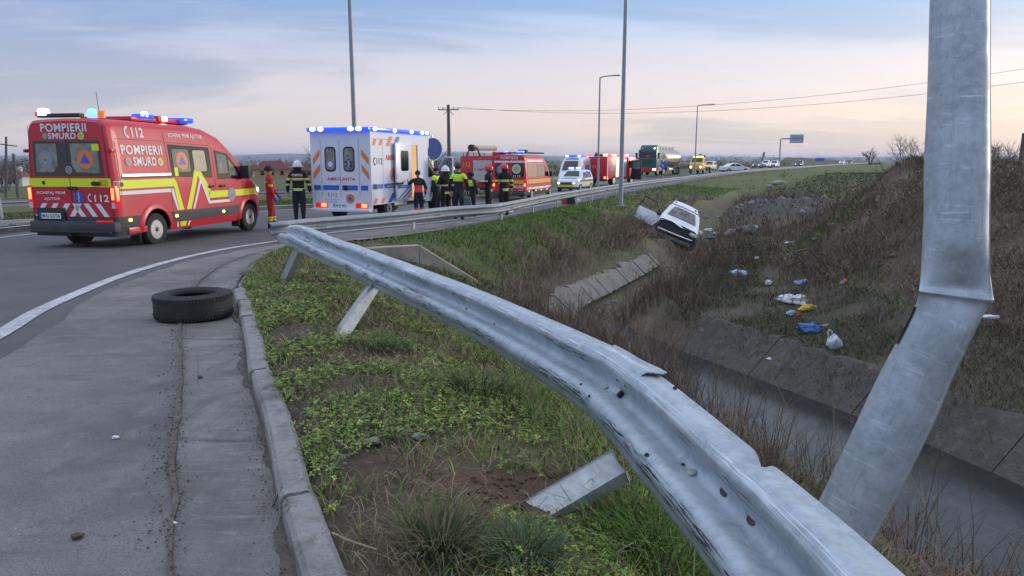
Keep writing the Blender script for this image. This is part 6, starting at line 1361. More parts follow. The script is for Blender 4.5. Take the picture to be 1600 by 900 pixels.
person('person in navy and neon red paramedic clothes reaching into the open ambulance', 655, 342, 1.56, R(-20), m_navy, [(1.0, 1.24, TOR, m_neon), (1.0, 1.6, ('fore',), m_neon), (.2, .42, ('leg',), m_neon)], (((.12, .16, -.14), (-.02, .20, .08)), ((.10, .0, -.27), (.0, .10, -.24))), hair=(m_hair, .3), lean=.06)
person('person in dark uniform with yellow shoulders looking left past the ambulance door', 683, 338.5, 1.68, R(-62), m_navy, [(1.26, 1.47, ('torso',), m_hiv), (1.33, 1.5, ('arm',), m_hiv), (.55, .58, ('arm',), m_reflw)], (DOWN, BENT), hair=(m_hair, .15))
person('person in black fire gear with white helmet standing between two yellow-shouldered officers', 697, 341, 1.68, R(-40), m_blkv, [(.86, .93, allz, m_refl), (1.12, 1.18, allz, m_refl)], (BENT, DOWN), hat=m_helw, bulk=1.26)
person('person in white helmet mostly hidden behind the officer with the dark cap', 706, 333.5, 1.74, R(200), m_blkv, [(1.1, 1.16, allz, m_refl)], (DOWN, DOWN), hat=m_helw)
person('person in navy uniform with yellow shoulders and dark cap, back to the camera', 717, 343, 1.76, R(14), m_navy, [(1.24, 1.47, ('torso',), m_hiv), (1.32, 1.5, ('arm',), m_hiv)], (DOWN, ((.10, .02, -.27), (.0, .12, -.22))), hair=(m_navy, .2))
r_, k_ = person('person with long dark hair, yellow shoulders and a bag at the fire engine', 737, 338, 1.52, R(40), m_navy, [(1.22, 1.47, ('torso',), m_hiv)], (((.08, .06, -.26), (.0, .1, -.23)), DOWN), hair=(m_hair, .55))
b = MB(); b.grid([[(.10 * math.sin(t), -.085 - .03 * math.cos(t), 1.50 - .22 * i / 4 * 1.0 + .04) for t in np.linspace(-1.5, 1.5, 8)] for i in range(5)]); b.build('hair_length', m_hair, r_)
bg = empty('shoulder_bag', Gr(731, 339) + Vector((0, -.15, .22)), 'grey green bag hanging beside the long-haired person', 'bag'); b = MB(); b.box((0, 0, .25), (.36, .16, .48), bev=.06, taper=(.6, .8)); b.build('bag_body', mat('bag_cloth', (.10, .14, .13), .8, var=[(9, (.16, .2, .19), .5, .75)]), bg); b = MB(); b.tube([(-.08, 0, .48), (-.05, 0, .72), (.05, 0, .72), (.08, 0, .48)], .012, 5); b.build('bag_strap', m_blk, bg)
person('person in black fire gear with red helmet facing left, between fire engine and red van', 764, 335, 1.75, R(-75), m_blkv, [(.84, .92, TOR, m_refl), (1.05, 1.11, ARM, m_refl), (1.2, 1.25, ARM, m_refl)], (BENT, DOWN), hat=m_helr, bulk=1.28)
person('person in black fire gear with red helmet nearest the red van, back turned', 788, 336.5, 1.78, R(-30), m_blkv, [(.86, .95, allz, m_refl), (1.18, 1.26, allz, m_refl), (1.04, 1.1, ARM, m_refl)], (BENT, DOWN), hat=m_helr, bulk=1.28)
# ------------------------------------------------------------------ lamps, poles, signs
m_lamp = mat('lamp_post_grey', (.30, .32, .36), .5, .3, var=[(3, (.24, .26, .30), .4, .7)])
def lamp_post(label, base, h, r0, r1, arm=None, group=None):
    o = empty('lamp_post', base, label, 'lamp post', group); b = MB(); b.tube([(0, 0, -.3), (0, 0, h * .5), (0, 0, h)], [r0, (r0 + r1) / 2, r1], 12); b.build('shaft', m_lamp, o)
    b = MB(); b.box((0, 0, .04), (r0 * 4, r0 * 4, .06), bev=.01); b.build('base_plate', m_lamp, o)
    if arm:
        b = MB(); b.tube([(0, 0, h - .05), (arm * .3, 0, h + .08), (arm, 0, h + .15)], r1 * .8, 8); b.build('arm', m_lamp, o); b = MB(); b.box((arm * 1.12, 0, h + .15), (abs(arm) * .45, .22, .10), bev=.03); b.build('lamp_head', m_lamp, o)
    return o
tzv = lambda p: Vector((p[0], p[1], tz(p[0], p[1])))
lamp_post('tall slim lamp post rising behind the box ambulance', tzv((-7.35, 34.5)), 14, .12, .075); lamp_post('tall lamp post on the grass bank in front of the red fire engine', tzv((5.75, 38.5)), 14, .125, .085)
g = 'lamp posts with a short arm'
lamp_post('lamp post with a short arm, above the two distant fire engines', Vector((7.35, 62.5, -.6)), 9.2, .10, .06, 1.25, g); lamp_post('lamp post with a short arm, above the yellow tow truck', Vector((23.2, 93.0, -.5)), 9.0, .11, .06, 1.6, g)
# utility pole with cross arm, and its wires
m_wood = mat('weathered_pole', (.10, .09, .085), .9, var=[(4, (.16, .15, .14), .4, .7, (6, 6, .5))]); up0 = Vector((-6.55, 76.5, -1.0)); ut = empty('utility_pole', up0, 'concrete utility pole with crossarm and insulators behind the box ambulance', 'utility pole')
b = MB(); b.tube([(0, 0, -.5), (0, 0, 8.4)], [.24, .15], 10); b.build('shaft', m_wood, ut); b = MB(); b.box((0, 0, 7.9), (2.1, .10, .10)); b.build('crossarm', m_wood, ut)
b = MB(); b.tube([(-.5, 0, 7.4), (0, 0, 7.9)], .03, 5); b.build('brace', m_wood, ut); b = MB(); b.tube([(.5, 0, 7.4), (0, 0, 7.9)], .03, 5); b.build('brace', m_wood, ut)
ins = []
for x in (-1.0, -.55, .55, 1.0):
    b = MB(); b.lathe([(.03, 0), (.07, .05), (.05, .1), (.07, .15), (0, .22)], 8, c=(x, 0, 7.95)); b.build('insulator', m_bedw, ut); ins.append(up0 + Vector((x, 0, 8.15)))
m_wire = mat('wire', (.05, .05, .055), .6)
for k, (p, lab) in enumerate(zip((ins[0], ins[3]), ('far', 'near'))):
    q = AT(1455 + k * 30, 127 + k * 14, 52) ; q2 = p + (q - p) * 1.25 + Vector((0, 0, 1.2)); pts = [p.lerp(q2, t) - Vector((0, 0, 1.6 * 4 * t * (1 - t))) for t in np.linspace(0, 1, 30)]
    b = MB(); b.tube(pts, .012, 4); o = b.build('power_line', m_wire); tag(o, ('upper' if k == 0 else 'lower') + ' thin power line sagging from the utility pole towards the bent lamp post', 'wire', 'power lines')
lp2 = empty('utility_pole', Vector((-57, 82, -2.4)), 'leaning wooden pole with crossarm at the left field edge', 'utility pole', rot=(0, R(7), 0)); b = MB(); b.tube([(0, 0, 0), (0, 0, 6.8)], [.16, .11], 8); b.build('shaft', m_wood, lp2); b = MB(); b.box((0, 0, 5.9), (2.4, .12, .12)); b.build('crossarm', m_wood, lp2)
lp3 = empty('utility_pole', Vector((-55.6, 82, -2.4)), 'short stump pole without arms beside the leaning pole', 'utility pole'); b = MB(); b.tube([(0, 0, 0), (0, 0, 4.9)], [.18, .16], 8); b.build('shaft', m_wood, lp3)
# road signs
sg = empty('road_sign', Gr(1035, 290), 'white and yellow diamond priority sign above a round blue sign', 'road sign', rot=(0, 0, R(8))); b = MB(); b.tube([(0, 0, -.4), (0, 0, 3.2)], .035, 8); b.build('post', m_sil, sg)
b = MB(); b.poly([(-.45, -.04, 2.75), (0, -.04, 2.30), (.45, -.04, 2.75), (0, -.04, 3.20)], ext=(0, .02, 0)); d_ = b.build('diamond', m_letter, sg); b = MB(); b.poly([(-.25, -.05, 2.75), (0, -.05, 2.50), (.25, -.05, 2.75), (0, -.05, 3.0)], ext=(0, .006, 0)); b.build('yellow_centre', m_amb, d_)
b = MB(); b.lathe([(0, 0), (.34, 0), (.34, .02), (0, .02)], 22, axis='y', c=(0, -.05, 1.95)); d_ = b.build('blue_disc', m_blue, sg); b = MB(); b.poly([(-.18, -.058, 2.02), (.02, -.058, 1.80), (.08, -.058, 1.86), (-.12, -.058, 2.08)]); b.build('white_arrow', m_letter, d_)
sg = empty('road_sign', Vector((-3.0, 27.6, zr(27.6))), 'big round blue traffic sign seen past the front of the box ambulance', 'road sign', rot=(0, 0, R(38))); b = MB(); b.tube([(0, 0, -.3), (0, 0, 2.9)], .04, 8); b.build('post', m_sil, sg); b = MB(); b.lathe([(0, 0), (.43, 0), (.43, .02), (0, .02)], 28, axis='y', c=(0, -.05, 2.40)); d_ = b.build('blue_disc', mat('sign_blue_faded', (.05, .10, .28), .5), sg); b = MB(); b.lathe([(.40, 0), (.43, 0), (.43, .006)], 28, axis='y', c=(0, -.06, 2.40), cap=False); b.build('white_rim', m_letter, d_)
sg = empty('road_sign', Vector((31.0, 121, -.12)), 'pair of dark round signs seen from behind above the tow truck', 'road sign'); b = MB(); b.tube([(0, 0, 0), (0, 0, 2.6)], .05, 6); b.build('post', m_sil, sg)
for z in (1.4, 2.5): b = MB(); b.lathe([(0, 0), (.38, 0), (.38, .03), (0, .03)], 18, axis='y', c=(0, -.05, z)); b.build('sign_back', mat('sign_back_grey', (.09, .10, .12), .6), sg)
gp = pxveh(1217, 184); gt = empty('gantry_sign', (gp[0], gp[1], .0), 'overhead direction sign on a cantilever gantry above the far road', 'road sign'); b = MB(); b.tube([(0, 0, -1), (0, 0, 6.9), (.5, 0, 7.0), (5.6, 0, 7.1)], .17, 8); b.build('mast', m_lamp, gt)
b = MB(); b.box((3.9, -.2, 7.0), (3.4, .08, 2.1)); p_ = b.build('sign_panel', mat('gantry_panel', (.30, .40, .56), .5, var=[(2, (.40, .48, .6), .45, .7)]), gt); b = MB(); b.box((3.9, -.26, 7.0), (.06, .04, 2.1)); b.build('panel_joint', m_lamp, p_); b = MB(); b.box((3.9, -.27, 7.1), (3.4, .05, .3)); b.build('support_bar', m_lamp, gt)
gp = pxveh(1280, 330); gt = empty('road_sign', (gp[0], gp[1], .3), 'wide blue direction board on the bank beyond the gantry', 'road sign'); b = MB(); b.box((0, 0, 1.6), (4.0, .1, 1.4)); b.build('board', mat('board_blue', (.04, .12, .42), .5), gt)
for x in (-1.5, 1.5): b = MB(); b.tube([(x, .1, -1), (x, .1, 1.6)], .08, 6); b.build('leg', m_lamp, gt)
for k, (x, y) in enumerate(((36.3, 51.5), (37.2, 51.8), (39.4, 53))): pass
for k, (px_, d, h, lab) in enumerate(((1583, 20.5, 1.0, 'shorter dark fence post at the edge of the green field'), (1593, 20.0, 1.12, 'taller dark fence post at the edge of the green field'))):
    x, y = pxveh(px_, d); b = MB(); z = tz(x, y); b.tube([(x, y, z - .3), (x + .02, y, z + h)], .06, 6); o = b.build('fence_post', m_wood); tag(o, lab, 'fence post', 'fence posts by the green field')
# ------------------------------------------------------------------ houses far left
m_tile = mat('roof_tiles', (.15, .035, .035), .8, var=[(3, (.10, .028, .028), .4, .7, (1, 1, 6))]); m_ora = mat('orange_render', (.50, .26, .15), .9, var=[(.6, (.44, .24, .15), .4, .7)]); m_crm = mat('cream_render', (.42, .34, .28), .9); m_whr = mat('white_render', (.55, .55, .55), .9)
def house(label, px, d, w, dp, hw_, hr, wall, az, z=None):
    x, y = pxveh(px, d); zz = tz(x, y) if z is None else z; o = empty('house', (x, y, zz), label, 'house', 'houses along the field edge', rot=(0, 0, az)); b = MB(); b.box((0, 0, hw_ / 2 - .5), (w, dp, hw_ + 1)); b.build('wall', wall, o)
    e = .5; b = MB(); b.poly([(-w / 2 - e, -dp / 2 - e, hw_ - .1), (w / 2 + e, -dp / 2 - e, hw_ - .1), (w / 2 - dp * .3, 0, hw_ + hr), (-w / 2 + dp * .3, 0, hw_ + hr)]); b.poly([(-w / 2 - e, dp / 2 + e, hw_ - .1), (w / 2 + e, dp / 2 + e, hw_ - .1), (w / 2 - dp * .3, 0, hw_ + hr), (-w / 2 + dp * .3, 0, hw_ + hr)]); b.poly([(-w / 2 - e, -dp / 2 - e, hw_ - .1), (-w / 2 + dp * .3, 0, hw_ + hr), (-w / 2 - e, dp / 2 + e, hw_ - .1)]); b.poly([(w / 2 + e, -dp / 2 - e, hw_ - .1), (w / 2 - dp * .3, 0, hw_ + hr), (w / 2 + e, dp / 2 + e, hw_ - .1)]); rf_ = b.build('roof', m_tile, o); b = MB(); b.box((w * .2, .6, hw_ + hr), (.7, .7, 1.4)); b.build('chimney', wall, rf_)
    for k in range(3):
        f = link('window', win_me, o, None) if win_me else None
        if f is not None: f.location = ((k - 1) * w * .28, -dp / 2 - .03, hw_ * .55)
    return o
b = MB(); b.box((0, 0, 0), (1.1, .06, 1.2)); _t = b.build('window', m_glass); win_me = _t.data; bpy.data.objects.remove(_t)
house('orange house with wide dark red roof behind the standing firefighter', 426, 232, 10.5, 8, 2.7, 2.6, m_ora, R(15)); house('small cream house with red roof at the edge of the field', 397, 246, 4.4, 5, 2.3, 1.9, m_crm, R(-30)); house('orange bungalow with red roof half hidden behind the box ambulance', 487, 240, 13, 7, 2.4, 2.0, m_ora, R(0)); house('white cottage beside the leaning pole at the far left', 20, 150, 5.2, 5, 2.0, 1.2, m_whr, R(10)); house('long low house with red roof just past the van mirror', 455, 262, 8, 7, 2.5, 1.9, m_crm, R(-10))
# ------------------------------------------------------------------ hills and the low ramp of a far crossing
def ridge(name, pts, depth, col_):
    P = smooth_pl(pts, 10); rows = []
    for k, (f, dz_) in enumerate(((0, -.25), (.25, .35), (.5, .75), (.8, 1.0), (1.1, .9), (1.5, .3))):
        rows.append([(x * (1 + depth * (f - .8)), y * (1 + depth * (f - .8)), -12 + (z + 12) * max(dz_, 0) + (12 * 0)) for x, y, z in P])
    b = MB(); b.grid(rows); o = b.build(name, col_); return tag(o, kind='structure')
m_hill = mat('hill_woods', (.05, .065, .05), .95, var=[(.004, (.09, .10, .07), .4, .7)])
H_ = lambda px_, py_, d: (lambda p: (p.x, p.y, p.z))(AT(px_, py_, d))
ridge('hills', [H_(-900, 244, 5200), H_(-300, 236, 5000), H_(0, 243, 5200), H_(150, 239, 5200), H_(330, 243, 5200), H_(450, 240, 5000), H_(560, 243, 5200), H_(700, 238, 5000), H_(820, 242, 5200), H_(930, 246, 5400), H_(1100, 244.5, 5600), H_(1300, 246, 5600), H_(1480, 243, 5600), H_(1620, 244, 5600), H_(2200, 241, 5600)], .22, m_hill)
m_ramp = mat('embankment_turf', (.12, .115, .085), .95, var=[(.08, (.09, .10, .06), .4, .7)])
A, B = pxveh(1218, 340), pxveh(1395, 420); b = MB(); rows = []
for t in np.linspace(0, 1, 24):
    x, y = A[0] + (B[0] - A[0]) * t, A[1] + (B[1] - A[1]) * t; h = 3.1 * (1 - t * .85) * min(1, t * 30 + .2); rows.append([(x - 6, y - 14, -2), (x - 1, y - 3, h), (x + 1, y + 3, h), (x + 6, y + 14, -2)])
b.grid(rows); tag(b.build('embankment', m_ramp), kind='structure')
# ------------------------------------------------------------------ the loose tyre
ty = empty('loose_tyre', (-2.99, 6.66, zr(6.66) + .016), 'worn black car tyre lying flat against the kerb', 'tyre'); r = .345; h = .235
b = MB(); b.lathe([(.205, .02), (.235, .0), (.30, .004), (.335, .022), (.345, .05), (.345, .185), (.335, .213), (.30, .231), (.235, .235), (.205, .215), (.198, .19), (.24, .17), (.30, .12), (.24, .06), (.198, .04), (.205, .02)], 64, cap=False); b.build('carcass', m_tyre, ty)
bm = MB(); n = 72
for k in range(n):
    a = 2 * math.pi * k / n; Rm = Matrix.Rotation(a, 3, 'Z')
    for z0, zt_ in ((.05, .022), (.185, .212)):
        p = Rm @ Vector((.343, 0, z0 + (zt_ - z0) * .5)); bm.box(p, (.012, .019, abs(zt_ - z0) * 1.35), Rm @ Matrix.Rotation(R(-12 if zt_ > z0 else 12), 3, 'Y'))
bm.build('shoulder_tread', m_tyre, ty)['kind'] = 'stuff'
for z in (.082, .1175, .153): b = MB(); b.lathe([(.3462, z - .0035), (.3466, z), (.3462, z + .0035)], 64, cap=False); b.build('tread_groove', m_blkp, ty)
for z in (.234,): b = MB(); b.lathe([(.262, z + .0), (.266, z + .003), (.27, z)], 64, cap=False); b.build('sidewall_ring', m_tyre, ty)
# ------------------------------------------------------------------ vegetation
m_veg = mat('leaf_tissue', (.1, .14, .04), .75, attr='Col', spec=.2); m_dry = mat('dry_stems', (.2, .15, .1), .9, attr='Col', spec=.1)
def in_view(P, mx=140):
    s, c = math.sin(PITCH), math.cos(PITCH); y, z = P[:, 1], P[:, 2] - CAMZ; zc = y * c - z * s; yc = y * s + z * c
    u = 800 + F * P[:, 0] / np.maximum(zc, .05); v = 450 - F * yc / np.maximum(zc, .05); return (zc > .9) & (u > -mx) & (u < 1600 + mx) & (v < 900 + mx * 1.3) & (v > -100)
def sample(n, x0, x1, y0, y1, mask):
    Q = np.stack([RNG.uniform(x0, x1, n), RNG.uniform(y0, y1, n)], 1); Q = Q[RNG.random(n) < mask(Q)]
    z = tfast(Q) if len(Q) else np.zeros(0); P = np.c_[Q, z]; return P[in_view(P)]
def blades(P, h, w, lean, col_, curl=.5, dirn=None):
    """grass blades: 5 points, 3 triangles each"""
    n = len(P); h = np.asarray(h) * np.ones(n); w = np.asarray(w) * np.ones(n); a = RNG.uniform(0, 2 * np.pi, n) if dirn is None else dirn; d = np.stack([np.cos(a), np.sin(a), 0 * a], 1); q = RNG.uniform(0, 2 * np.pi, n); s = np.stack([np.cos(q), np.sin(q), 0 * q], 1) * (w / 2)[:, None]
    up = np.array([0, 0, 1.]); l = (np.asarray(lean) * np.ones(n))[:, None]; m = P + up * (h * .55)[:, None] + d * (h[:, None] * l * .45); t = P + up * (h * (1 - curl * l[:, 0] * .6))[:, None] + d * (h[:, None] * l * 1.15)
    P0 = P - up * .01; V = np.stack([P0 - s, P0 + s, m - s * .8, m + s * .8, t], 1).reshape(-1, 3); i = np.arange(n)[:, None] * 5
    Fc = np.concatenate([i + [0, 1, 3], i + [0, 3, 2], i + [2, 3, 4]]); cc = np.repeat(col_, 5, axis=0); return V, Fc, cc
def leaflets(P, r, col_, tilt=.5):
    """small three-part leaves: 3 four-sided leaflets each"""
    n = len(P); V = []; cc = []
    nrm = np.stack([RNG.normal(0, tilt, n), RNG.normal(0, tilt, n), np.ones(n)], 1); nrm /= np.linalg.norm(nrm, axis=1)[:, None]; a0 = RNG.uniform(0, 2 * np.pi, n); ref = np.stack([np.cos(a0), np.sin(a0), 0 * a0], 1); u = np.cross(nrm, ref); u /= np.linalg.norm(u, axis=1)[:, None]; v = np.cross(nrm, u); r = (np.asarray(r) * np.ones(n))[:, None]
    for k in range(3):
        t = 2 * np.pi * k / 3; d = u * math.cos(t) + v * math.sin(t); e = -u * math.sin(t) + v * math.cos(t); V.append(np.stack([P, P + d * r * .6 + e * r * .42 + nrm * r * .08, P + d * r * 1.05, P + d * r * .6 - e * r * .42 + nrm * r * .08], 1))
    V = np.stack(V, 1).reshape(-1, 3); m = n * 3; Fc = np.arange(m * 4).reshape(m, 4); return V, Fc, np.repeat(col_, 12, axis=0)
def vary(base, n, s=.25): return np.clip(np.array(base) * (1 + RNG.normal(0, s, (n, 1))) * (1 + RNG.normal(0, .08, (n, 3))), .004, .9)
def pick(cols, w, n): return np.array(cols)[RNG.choice(len(cols), n, p=w)]
def bare(Q):
    r = np.zeros(len(Q))
    for x, y, sx, sy in ((-.9, 4.85, .50, .40), (.03, 2.88, .30, .17), (-.62, 2.9, .13, .18), (-1.75, 5.6, .25, .5), (-2.6, 16.0, 1.0, .6), (-3.0, 14.6, .5, .5), (-1.15, 3.4, .12, .6)): r = np.maximum(r, np.exp(-(((Q[:, 0] - x) / sx) ** 2 + ((Q[:, 1] - y) / sy) ** 2)))
    return r
dk = lambda Q: gridval(dKa, Q); dc = lambda Q: gridval(dCa, Q)
GR = [(.17, .25, .06), (.12, .18, .048), (.23, .28, .08), (.27, .22, .125), (.12, .10, .065)]
# 1 verge: short grass and clover
def mverge(Q):
    k = dk(Q); f = fbm(Q, .5, 3, 111); return np.clip((k > .13) * (1 - bare(Q) * 1.25) * np.clip(.55 + 1.1 * f, .05, 1) * smooth01((dc(Q) * -1 - .9) / .6), 0, 1)
P = sample(230000, -4.6, 3.2, 1.6, 16.5, mverge); n = len(P); d = np.hypot(P[:, 0], P[:, 1])
tall = smooth01((dk(P[:, :2]) - 1.2) / .9); f = fbm(P[:, :2], .9, 3, 120)
h = (.035 + .05 * RNG.random(n)) * (1 + .9 * tall + 1.0 * np.clip(f, 0, 1)); col_ = pick(GR, [.30, .20, .16, .22, .12], n) * (1 + RNG.normal(0, .2, (n, 1)))
grass = blades(P, h, .0035 + .0009 * d, RNG.uniform(.2, 1.1, n), col_.clip(.01, 1)); tag(fast_mesh('verge_grass', grass[0], grass[1], m_veg, grass[2]), kind='stuff')
def mclover(Q):
    k = dk(Q); f = fbm(Q, .55, 3, 131); return np.clip((k > .10) * (k < 2.3) * (1 - bare(Q) * 1.35) * smooth01((f + .10) * 4.0) * .9, 0, 1)
P = sample(230000, -4.4, 2.0, 1.6, 9, mclover); n = len(P); P[:, 2] += RNG.uniform(.012, .055, n); col_ = pick([(.155, .245, .055), (.22, .30, .07), (.33, .37, .08), (.10, .155, .045), (.20, .15, .085)], [.40, .30, .12, .14, .04], n) * (1 + RNG.normal(0, .22, (n, 1)))
lf = leaflets(P, .005 + .011 * RNG.random(n) ** 1.6 + .0007 * np.hypot(P[:, 0], P[:, 1]), col_.clip(.01, 1)); tag(fast_mesh('clover', lf[0], lf[1], m_veg, lf[2]), kind='stuff')
P = sample(60000, -4.4, 2.2, 1.6, 12, lambda Q: (dk(Q) > .11) * (1 - bare(Q) * .8) * .8); n = len(P); P[:, 2] += RNG.uniform(0, .02, n); st_ = blades(P, RNG.uniform(.03, .10, n), .002 + .0006 * np.hypot(P[:, 0], P[:, 1]), RNG.uniform(1.2, 2.6, n), (pick([(.24, .19, .12), (.17, .13, .085), (.11, .085, .06), (.30, .25, .17)], [.35, .3, .2, .15], n) * (1 + RNG.normal(0, .2, (n, 1)))).clip(.01, 1), curl=.55); tag(fast_mesh('dead_straw', st_[0], st_[1], m_dry, st_[2]), kind='stuff')
# 2 longer grass on the outer slope and on the embankment beyond
def mslope(Q):
    k = dk(Q); c_ = -dc(Q); f = fbm(Q, 1.1, 3, 141); return np.clip((k > .25) * smooth01((c_ - 1.25) / .8) * np.clip(.75 + .9 * f, .1, 1) * (1 - bare(Q)), 0, 1)
P = sample(60000, .0, 4, 1.5, 11, lambda Q: mslope(Q) * smooth01((dk(Q) - 1.1) / .7)); n = len(P)
g1 = blades(P, RNG.uniform(.10, .30, n), .0045 + .0006 * np.hypot(P[:, 0], P[:, 1]), RNG.uniform(.3, 1.3, n), (pick([(.16, .25, .06), (.115, .175, .048), (.21, .27, .08), (.24, .195, .12)], [.32, .25, .18, .25], n) * (1 - smooth01((dk(P[:, :2]) - 2.3) / .8)[:, None] * np.array([-.15, .28, -.4])) * (1 + RNG.normal(0, .2, (n, 1)))).clip(.01, 1))
P = np.concatenate([sample(170000, -3, 9, 15, 34, mslope), sample(90000, 1, 22, 30, 75, lambda Q: mslope(Q) * (dk(Q) < 9))]); n = len(P); dd = np.hypot(P[:, 0], P[:, 1]); low = smooth01((-.55 - P[:, 2]) / .7) * (P[:, 1] < 60)
cg = pick([(.15, .235, .055), (.105, .17, .045), (.19, .26, .075), (.13, .15, .065)], [.4, .25, .2, .15], n); cs = pick([(.25, .195, .135), (.19, .15, .105), (.31, .25, .18)], [.5, .3, .2], n); mixf = (RNG.random(n) < low * (.35 + .65 * (fbm(P[:, :2], 1.6, 3, 151) > -.05)))[:, None]; cg = np.where(mixf, cs, cg) * (1 + RNG.normal(0, .2, (n, 1)))
g2 = blades(P, RNG.uniform(.07, .2, n) * (1 + mixf[:, 0] * 1.2), .004 + .00055 * dd, RNG.uniform(.3, 1.2, n), cg.clip(.01, 1))
P = np.concatenate([sample(60000, -30, 0, 16, 60, lambda Q: (dist_pl(Q, FARK) < -.4) * (~inside(Q, ROAD2)) * .8)]); n = len(P)
g3 = blades(P, RNG.uniform(.06, .16, n), .005 + .0006 * np.hypot(P[:, 0], P[:, 1]), RNG.uniform(.3, 1.2, n), (pick([(.10, .135, .045), (.07, .10, .03), (.15, .14, .07)], [.5, .3, .2], n) * (1 + RNG.normal(0, .2, (n, 1)))).clip(.01, 1))
def join(*gs):
    o = 0; V, Fc, cc = [], [], []
    for v, f_, c_ in gs: V.append(v); Fc.append(f_ + o); cc.append(c_); o += len(v)
    return np.concatenate(V), np.concatenate(Fc), np.concatenate(cc)
for nm, g_ in (('slope_grass', g1), ('embankment_grass', g2), ('field_grass', g3)): tag(fast_mesh(nm, g_[0], g_[1], m_veg, g_[2]), kind='stuff')
# 3 dead weeds
def weeds(P, h, w, col_, nb=4, spread=.35, bend=.25):
    """dead stems: a bent two-step ribbon with side twigs"""
    out = []; n = len(P); h = np.asarray(h) * np.ones(n); w = np.asarray(w) * np.ones(n); a = RNG.uniform(0, 2 * np.pi, n); L = RNG.normal(0, bend, (n, 2)) * h[:, None]
    B = P - [0, 0, .03]; M = P + np.c_[L * .4, h * .55]; T = P + np.c_[L, h]
    def seg(A, Bq, wa, wb, c_):
        s = np.stack([np.cos(a), np.sin(a), 0 * a], 1)[:len(A)]; t = np.stack([-np.sin(a), np.cos(a), 0 * a], 1)[:len(A)]; k = len(A)
        p0, p1, p2 = (A + s * wa[:, None], A - s * wa[:, None] * .5 + t * wa[:, None] * .87, A - s * wa[:, None] * .5 - t * wa[:, None] * .87); q0, q1, q2 = (Bq + s * wb[:, None], Bq - s * wb[:, None] * .5 + t * wb[:, None] * .87, Bq - s * wb[:, None] * .5 - t * wb[:, None] * .87)
        V = np.stack([p0, p1, p2, q0, q1, q2], 1).reshape(-1, 3); i = np.arange(k)[:, None] * 6; Fc = np.concatenate([i + [0, 1, 4, 3], i + [1, 2, 5, 4], i + [2, 0, 3, 5]]); out.append((V, Fc, np.repeat(c_, 6, axis=0)))
    seg(B, M, w * .6, w * .48, col_); seg(M, T, w * .48, w * .2, col_)
    for k in range(nb):
        t = RNG.uniform(.3, .95, n)[:, None]; A = np.where(t < .55, B + (M - B) * t / .55, M + (T - M) * (t - .55) / .45); e = A + np.c_[RNG.normal(0, spread, (n, 2)) * h[:, None] * .6, RNG.uniform(.05, .35, n) * h]; seg(A, e, w * .3, w * .12, col_ * .95)
    return join(*out)
def clump(n_, per, x0, x1, y0, y1, mask, sp):
    Q = np.stack([RNG.uniform(x0, x1, n_), RNG.uniform(y0, y1, n_)], 1); Q = Q[RNG.random(n_) < mask(Q)]; Q = np.repeat(Q, per, axis=0) + RNG.normal(0, sp, (len(Q) * per, 2)); P = np.c_[Q, tfast(Q)]; return P[in_view(P)]
BR = [(.22, .158, .108), (.17, .12, .086), (.30, .225, .155), (.13, .10, .08), (.38, .30, .21)]
W = []
P = clump(1500, 7, .9, 5.2, 2.2, 14, lambda Q: smooth01((-dc(Q) - 1.3) / .25) * smooth01((3.3 + dc(Q)) / .5) * (dk(Q) > 2.0) * np.where(Q[:, 1] < 10.2, .26, 1.0), .09); n = len(P); W.append(weeds(P, RNG.gamma(5, .11, n).clip(.2, 1.25), .0032 + .00055 * np.hypot(P[:, 0], P[:, 1]), vary((1, 1, 1), n, .2) * pick(BR, [.35, .25, .15, .15, .1], n)))
P = clump(380, 8, .5, 5, 13, 17.5, lambda Q: smooth01((-dc(Q) - .7) / .3) * (dk(Q) > 2.6) * .8, .1); n = len(P); W.append(weeds(P, RNG.gamma(5, .10, n).clip(.15, 1.1), .009, vary((1, 1, 1), n, .2) * pick(BR, [.3, .2, .2, .2, .1], n)))
P = clump(1100, 8, 0, 9, 15.5, 34, lambda Q: np.where(dc(Q) < 0, (dc(Q) < -1.75) & (dc(Q) > -3), (dc(Q) > .5) & (dc(Q) < 2.3)) * smooth01((fbm(Q, 1.7, 3, 161) + .2) * 3), .2); n = len(P); W.append(weeds(P, RNG.gamma(4, .09, n).clip(.1, .9), .010 + .0003 * P[:, 1], vary((1, 1, 1), n, .2) * pick(BR, [.3, .25, .2, .15, .1], n)))
P = clump(1500, 7, 4, 28, 16, 58, lambda Q: (dc(Q) > .8) * smooth01((dk(Q) - 4) / 2) * smooth01((fbm(Q, 2.6, 3, 171) + .25) * 3) * (tfast(Q) < -.3), .28); n = len(P); W.append(weeds(P, RNG.gamma(4, .10, n).clip(.1, 1.0), .009 + .0004 * P[:, 1], vary((1, 1, 1), n, .2) * pick([(.20, .155, .125), (.15, .115, .095), (.27, .215, .165), (.12, .095, .08)], [.35, .3, .2, .15], n), nb=3))
P = clump(1100, 6, 6.0, 16, 7, 27, lambda Q: (dc(Q) > 1.6) * smooth01((fbm(Q, 1.3, 3, 181) + .1) * 3) * .9, .14); n = len(P); W.append(weeds(P, RNG.gamma(3, .09, n).clip(.06, .7), .006 + .00045 * P[:, 1], vary((1, 1, 1), n, .2) * pick(BR, [.3, .25, .2, .15, .1], n), bend=.5))
P = clump(300, 4, 2.5, 9, 4, 13, lambda Q: (dc(Q) > 1.0) * (dc(Q) < 2.2) * .5, .1); n = len(P); W.append(weeds(P, RNG.gamma(3, .07, n).clip(.05, .5), .004 + .0005 * P[:, 1], vary((1, 1, 1), n, .2) * pick(BR, [.3, .25, .2, .15, .1], n), bend=.5))
